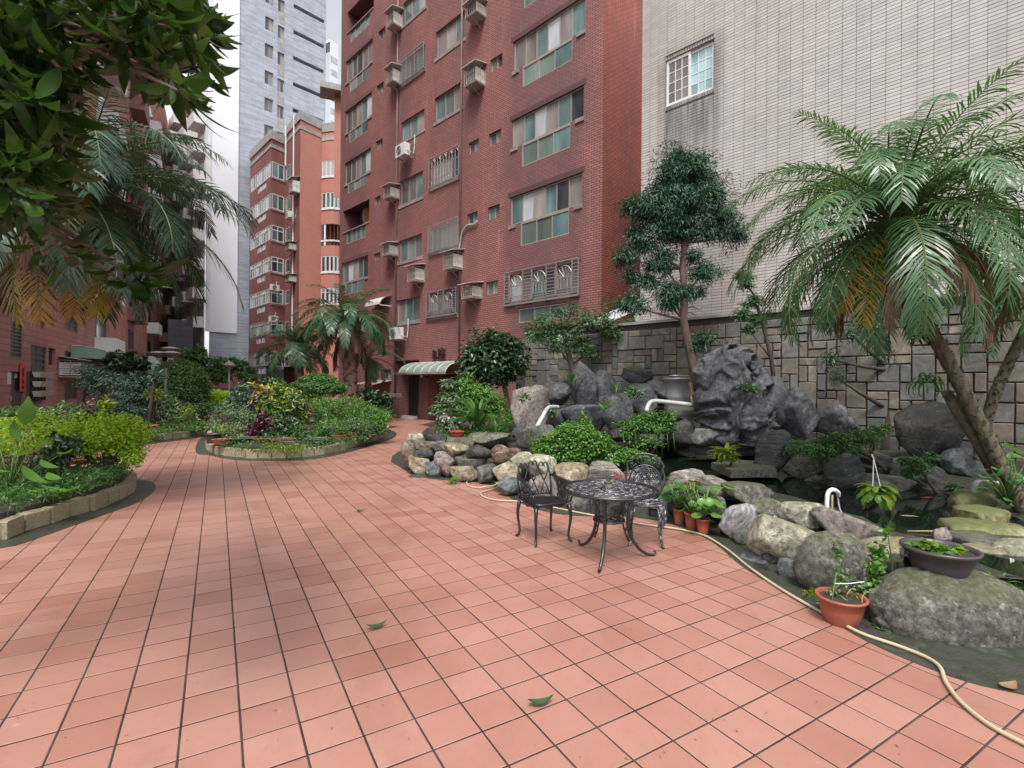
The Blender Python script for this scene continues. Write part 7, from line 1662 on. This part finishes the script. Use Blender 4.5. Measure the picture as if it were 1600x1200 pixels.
# ---- palms
m_palm = leafmat('palm_leaflet', (.03,.10,.03), (.14,.30,.10), .36, .22, spec=.65)
m_palmy = leafmat('palm_leaflet_yellow', (.20,.20,.02), (.45,.32,.03), .35, .3, tip=(.50,.20,.04))
m_palmo = leafmat('palm_leaflet_orange', (.35,.17,.03), (.55,.33,.06), .4, .3)
m_palmb = leafmat('palm_leaflet_dead', (.16,.08,.05), (.34,.20,.12), .6, .2)
m_rach = MT('frond_rib', [(.07,.10,.03), (.14,.15,.05)], scale=5, rough=.5)
def frond(parent, c, az, el, L, bend, mat, rg, nl=46, ll=.26, lw=.016, twist=0, collapse=0, t0=.10, droopf=.35):
    d = V((math.cos(az), math.sin(az), 0)); N = 14; pts = []; tans = []; p = V(c); e_ = el
    for i in range(N+1):
        q = i/N; e_ = el - bend*q**1.35; t = d*math.cos(e_) + Z_*math.sin(e_); pts.append(p.copy()); tans.append(t); p = p + t*L/N
        d = (d + V((-d.y, d.x, 0))*twist/N).normalized()
    b = MB(); b.tube(pts, [.016*(1-i/N*.85)*(L/1.9) for i in range(N+1)], 4, mi=1)
    lv = []; 
    for s in (-1, 1):
        for k_ in range(nl):
            q = t0 + (1-t0)*(k_+.5*(s > 0)+.3*rg.random())/nl; q = min(.995, q); x = q*N; i = min(int(x), N-1); f = x-i; o = pts[i].lerp(pts[i+1], f); t = tans[i].lerp(tans[i+1], f).normalized()
            side = t.cross(Z_); side = side.normalized() if side.length > .05 else V((-d.y, d.x, 0)); upv = side.cross(t).normalized()
            l_ = ll*(math.sin(math.pi*min(1, .14+q*.80))**.7)*rg.uniform(.85,1.1); fw = .35 + .75*q; lift = .28 - .2*q
            dr = (side*s*(1-collapse*.75) + t*fw + upv*lift*(1-collapse) - Z_*collapse*.9).normalized(); g_ = -Z_*droopf*(1.5+collapse)*rg.uniform(.5,1.5); dr = (dr + V((rg.gauss(0,.09), rg.gauss(0,.09), rg.gauss(0,.09)))).normalized()
            w_ = t.cross(dr).cross(dr); w_ = (t - dr*t.dot(dr)).normalized()*lw*.5*rg.uniform(.8,1.2)
            a = o; m1 = o + dr*l_*.4 + g_*l_*.10; m2 = o + dr*l_*.75 + g_*l_*.36; tp_ = o + dr*l_*.98 + g_*l_*.72
            b.add([a-w_*.6, a+w_*.6, m1-w_, m1+w_, m2-w_*.75, m2+w_*.75, tp_], [(0,1,3,2), (2,3,5,4), (4,5,6)])
    return b.build('frond', [mat, m_rach], parent)
def palm(label, crown, trunkpts, tr, L, specs, seed, ll=.26, lw=.016, nl=46, shag=True, boots=True, barkm=None, group=None):
    c = V(crown); t = thing('palm_tree', label, 'palm tree', loc=tuple(trunkpts[0]), group=group); rg = random.Random(seed)
    pts = smooth_poly([V(p) for p in trunkpts], 8, closed=False); n = len(pts)
    rad = [tr*(1.05-.2*i/n)*(1+.07*math.sin(i*2.4)) for i in range(n)]
    trunk(pts, rad, barkm or m_bark, t, n=12)
    if boots:
        b = MB(); 
        for i in range(2, n*3-3):
            q = i/(n*3); x = q*(n-1); j = int(x); p = pts[j].lerp(pts[min(j+1, n-1)], x-j); tg = (pts[min(j+1,n-1)]-pts[j]).normalized(); a0 = i*2.4
            for k_ in range(3):
                a = a0+k_*2.09+rg.uniform(-.5,.5); u_ = tg.orthogonal().normalized(); w_ = tg.cross(u_); d = u_*math.cos(a)+w_*math.sin(a); s = tg.cross(d); r_ = rad[j]
                o = p + d*r_*.92; b.add([o-s*r_*.34, o+s*r_*.34, o+d*r_*.34+tg*r_*.3+s*r_*.12, o+d*r_*.34+tg*r_*.3-s*r_*.12, o-tg*r_*.35], [(0,1,2,3), (0,4,1)])
        b.build('leaf_scars', barkm or m_bark, t, kind='stuff')
    b = MB()
    for k_ in range(26): a = rg.uniform(0,6.28); d = V((math.cos(a), math.sin(a), 0)); b.tube([c+d*.05-V((0,0,rg.uniform(.0,.35))), c+d*.14+V((0,0,rg.uniform(-.15,.15)))], [.02,.012], 4)
    b.build('crown_base', m_palmb, t)
    for (n_, e0, e1, b0, b1, mat, lf, col) in specs:
        for k_ in range(n_):
            az = 2*math.pi*(k_+rg.uniform(-.3,.3))/n_ + seed; el = rg.uniform(e0, e1)
            frond(t, c, az, el, L*lf*rg.uniform(.88,1.1), rg.uniform(b0, b1), mat, rg, nl, ll, lw, twist=rg.uniform(-.4,.4), collapse=col)
    return t
cr = P(1398, 352, 5.7)
tp_ = palm('great pygmy date palm leaning from the right edge over the pond', cr, [P(1600,800,5.75), P(1572,745,5.75), P(1545,690,5.75), P(1510,620,5.75), P(1468,540,5.75), P(1430,470,5.72), cr], .076, 2.05,
     [(7, .95, 1.35, .9, 1.5, m_palm, .85, 0), (9, .9, 1.3, 1.5, 2.3, m_palm, .9, 0), (22, .4, .95, 1.5, 2.3, m_palm, 1.0, .05), (20, -.1, .4, 1.4, 2.1, m_palm, 1.0, .08), (15, -.6, -.1, 1.0, 1.5, m_palm, .85, .15), (8, -.8, -.3, .9, 1.3, m_palmb, .72, .85)], 3, ll=.33, lw=.0175, nl=48)
rg = random.Random(2)
for az_, el_, mm in ((math.radians(206), -.45, m_palmo), (math.radians(214), -.6, m_palmy), (math.radians(-22), -.55, m_palmy), (math.radians(-34), -.6, m_palmo), (math.radians(195), -.5, m_palmy)): frond(tp_, cr, az_, el_, 1.5, 1.0, mm, rg, 38, .27, .014)
cr2 = P(1640, 430, 6.6)
palm('second palm mostly beyond the right edge with a slim curving trunk', cr2, [P(1530,720,7.2), P(1536,680,7.2), P(1553,620,7.1), P(1580,560,7.0), P(1615,490,6.8), cr2], .07, 1.7, [(10, .3, 1.1, 1.4, 2.0, m_palm, 1, 0), (12, -.4, .3, 1.2, 1.8, m_palm, 1, 0), (4, -.8, -.4, .8, 1.2, m_palmb, .7, .8)], 8, nl=44)
st2 = thing('broken_palm', 'short broken palm trunk leaning beside the main leaning trunk', 'palm', loc=tuple(P(1560,790,5.9)))
trunk([P(1555,735,5.9), P(1530,690,5.9), P(1500,645,5.9), P(1478,612,5.9)], [.08,.075,.07,.05], m_bark, st2)
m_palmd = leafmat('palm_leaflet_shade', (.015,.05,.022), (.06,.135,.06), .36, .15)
crl = P(118, 300, 6.6)
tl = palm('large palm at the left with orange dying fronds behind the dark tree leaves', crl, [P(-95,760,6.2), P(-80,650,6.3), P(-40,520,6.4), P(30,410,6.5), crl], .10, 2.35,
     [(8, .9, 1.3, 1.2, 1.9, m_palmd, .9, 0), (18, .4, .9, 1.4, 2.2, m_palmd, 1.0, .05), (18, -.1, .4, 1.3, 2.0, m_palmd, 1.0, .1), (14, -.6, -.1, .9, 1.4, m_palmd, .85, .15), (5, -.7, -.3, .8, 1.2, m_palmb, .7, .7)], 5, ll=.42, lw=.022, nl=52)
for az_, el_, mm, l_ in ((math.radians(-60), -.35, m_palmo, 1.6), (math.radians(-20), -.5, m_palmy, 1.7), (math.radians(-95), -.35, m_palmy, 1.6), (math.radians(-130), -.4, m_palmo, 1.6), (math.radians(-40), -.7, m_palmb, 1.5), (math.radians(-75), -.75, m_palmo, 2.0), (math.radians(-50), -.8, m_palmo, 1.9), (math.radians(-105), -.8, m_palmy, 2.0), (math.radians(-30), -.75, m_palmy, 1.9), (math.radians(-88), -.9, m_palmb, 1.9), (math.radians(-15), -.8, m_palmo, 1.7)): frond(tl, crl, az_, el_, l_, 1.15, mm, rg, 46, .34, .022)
m_palmc = leafmat('palm_leaflet_mid', (.02,.07,.03), (.085,.20,.08), .34, .18)
cc1 = P(541, 500, 21.5)
palm('tall centre palm with a shaggy brown trunk in front of the dark red block', cc1, [P(548,664,21.5), P(548,610,21.5), P(545,550,21.5), cc1], .30, 2.7,
     [(9, .9, 1.35, 1.1, 1.8, m_palmc, .9, 0), (18, .3, .9, 1.5, 2.3, m_palmc, 1.0, 0), (17, -.2, .3, 1.3, 2.0, m_palmc, .95, 0), (9, -.9, -.4, .7, 1.1, m_palmb, .8, .8)], 11, ll=.42, lw=.034, nl=46, barkm=m_barkr)
cc2 = P(466, 544, 22.5)
palm('lower centre palm left of the shaggy trunked one', cc2, [P(470,662,22.5), P(468,610,22.5), cc2], .22, 2.3,
     [(8, .9, 1.3, 1.1, 1.8, m_palmc, .9, 0), (16, .3, .9, 1.5, 2.2, m_palmc, 1.0, 0), (15, -.3, .3, 1.2, 1.9, m_palmc, .95, 0)], 13, ll=.40, lw=.034, nl=42, barkm=m_barkr)
cc3 = P(575, 560, 23.5)
palm('small palm crown half hidden behind the shaggy trunked palm', cc3, [P(575,655,23.5), P(575,610,23.5), cc3], .16, 1.9, [(8, .2, 1.1, 1.4, 2.2, m_palmc, 1, 0), (8, -.4, .2, 1.3, 1.9, m_palmc, .9, 0)], 17, ll=.38, lw=.034, nl=36, barkm=m_barkr)

# ---- broad leaved tree whose branches hang into the top left of the view
m_mag = leafmat('broad_tree_leaf', (.015,.04,.008), (.045,.10,.015), .24, .25, spec=.6, tip=(.14,.24,.03))
def maghalf():
    out = []
    for k_, (L, W, cu) in enumerate(((.165,.048,.3), (.15,.052,.5), (.19,.05,.2), (.135,.045,.6))): out.append(leafmesh('leaf', L, W, m_mag, cu, 7, .18))
    return out
mags = maghalf()
mt = thing('broad_leaf_tree', 'dark broad leaved tree with big glossy leaves hanging into the upper left corner', 'tree', loc=(-3.4, 1.6, 0))
pol_in = [(-60,-40), (250,-40), (285,10), (318,30), (318,62), (262,105), (290,140), (255,145), (190,75), (130,95), (95,140), (95,200), (110,260), (100,320), (70,345), (80,345), (40,330), (-60,350)]
PV = [V((u, v, 0)) for u, v in pol_in]; rg = random.Random(77); whorls = []
while len(whorls) < 330:
    u, v = rg.uniform(-60, 330), rg.uniform(-40, 350)
    if inside(V((u, v, 0)), PV): whorls.append((u, v, rg.uniform(1.5, 3.2)))
whorls += [(195, 425, 2.1), (222, 440, 2.2), (200, 448, 2.15), (318,30,1.9), (300,70,2.0), (308,110,2.1), (325,25,2.2), (290,165,2.2), (150,395,2.3), (105,400,2.0), (60,390,1.8), (255,20,1.7)]
leaves = []
hubs = [P(-120, 120, 2.4), P(-60, 20, 2.2), P(60, -80, 2.6), P(180, -120, 2.4), P(-40, 300, 2.4)]
for (u, v, Y) in whorls:
    c = P(u, v, Y); hb_ = min(hubs, key=lambda h: (h-c).length); ax = (c-hb_).normalized() + V((0,0,-.15)); ax.normalize()
    for k_ in range(rg.randint(6, 9)):
        d = (ax*.55 + V((rg.gauss(0,1), rg.gauss(0,1), rg.gauss(0,.7))).normalized()*.9).normalized(); leaves.append((c + d*.015, d, rg.uniform(.6,1.15)*(.8 if Y < 1.6 else 1)))
n_in = len(leaves)
for k_ in range(110):   # unseen rest of the crown, added above and left to cast shade
    u, v, Y = rg.uniform(-700, 260), rg.uniform(-700, -60), rg.uniform(1.2, 3.4); c = P(u, v, Y)
    for j in range(7): leaves.append((c, V((rg.gauss(0,1), rg.gauss(0,1), rg.gauss(0,.6)-.2)).normalized(), rg.uniform(.9,1.3)))
def leafM(c, d, s, roll):
    x = d.cross(Z_); x = x.normalized() if x.length > .05 else X_.copy(); z = x.cross(d); R_ = Matrix.Rotation(roll, 3, d); x = R_ @ x; z = R_ @ z
    return Matrix(((x.x*s, d.x*s, z.x*s, c.x), (x.y*s, d.y*s, z.y*s, c.y), (x.z*s, d.z*s, z.z*s, c.z), (0,0,0,1)))
order = sorted(range(n_in), key=lambda i: leaves[i][0].y); first = set(order[:298])
b = MB()
base_v = [[v_.co.copy() for v_ in me.vertices] for me in mags]; base_f = [[tuple(p.vertices) for p in me.polygons] for me in mags]
for i, (c, d, s) in enumerate(leaves):
    M_ = leafM(c, d, s, rg.uniform(-.9,.9)); k_ = i % 4
    if i in first: inst('leaf', mags[k_], mt, M_)
    else: b.add([M_ @ v_ for v_ in base_v[k_]], base_f[k_])
b.build('foliage', m_mag, mt, kind='stuff', smooth=True)
for hb_ in hubs: trunk([V((-3.4,1.6,2.2)), V((-3.4,1.6,2.2)).lerp(hb_, .5)+V((0,0,.2)), hb_], [.11,.08,.05], m_bark, mt, 'limb', 8)
trunk([V((-3.4,1.6,.0)), V((-3.45,1.6,1.2)), V((-3.4,1.6,2.4))], [.16,.14,.11], m_bark, mt, n=12)
for i, (u, v, Y) in enumerate(whorls):
    c = P(u, v, Y); hb_ = min(hubs, key=lambda h: (h-c).length)
    if i % 2 == 0 or i > 329: trunk([hb_, hb_.lerp(c, .5)+V((0,0,.06)), c], [.022,.012,.006], m_barkr, mt, 'twig', 5)

# small windblown litter on the tiles and in the gutter
b = MB(); rg = random.Random(99)
for k_ in range(170):
    u_, v_ = rg.uniform(0, 1500), rg.uniform(700, 1190); p = G(u_, v_)
    if inside(p, LBg) or inside(p, MBg) or inside(p, CIg): continue
    z_ = .009 if inside(p, PDg) else .0035
    a = rg.uniform(0, 6.28); s_ = rg.uniform(.004, .014) * (1.6 if z_ > .005 else 1); d = V((math.cos(a), math.sin(a), 0))*s_; n_ = V((-d.y, d.x, 0))*.4
    b.add([p-d+V((0,0,z_)), p+n_+V((0,0,z_+.002)), p+d+V((0,0,z_+rg.uniform(0,.004))), p-n_+V((0,0,z_))], [(0,3,2,1), (0,1,2,3)][:1])
b.build('leaf_litter', m_fallb, kind='stuff', label='tiny dry leaf scraps scattered over the tiles', cat='litter')
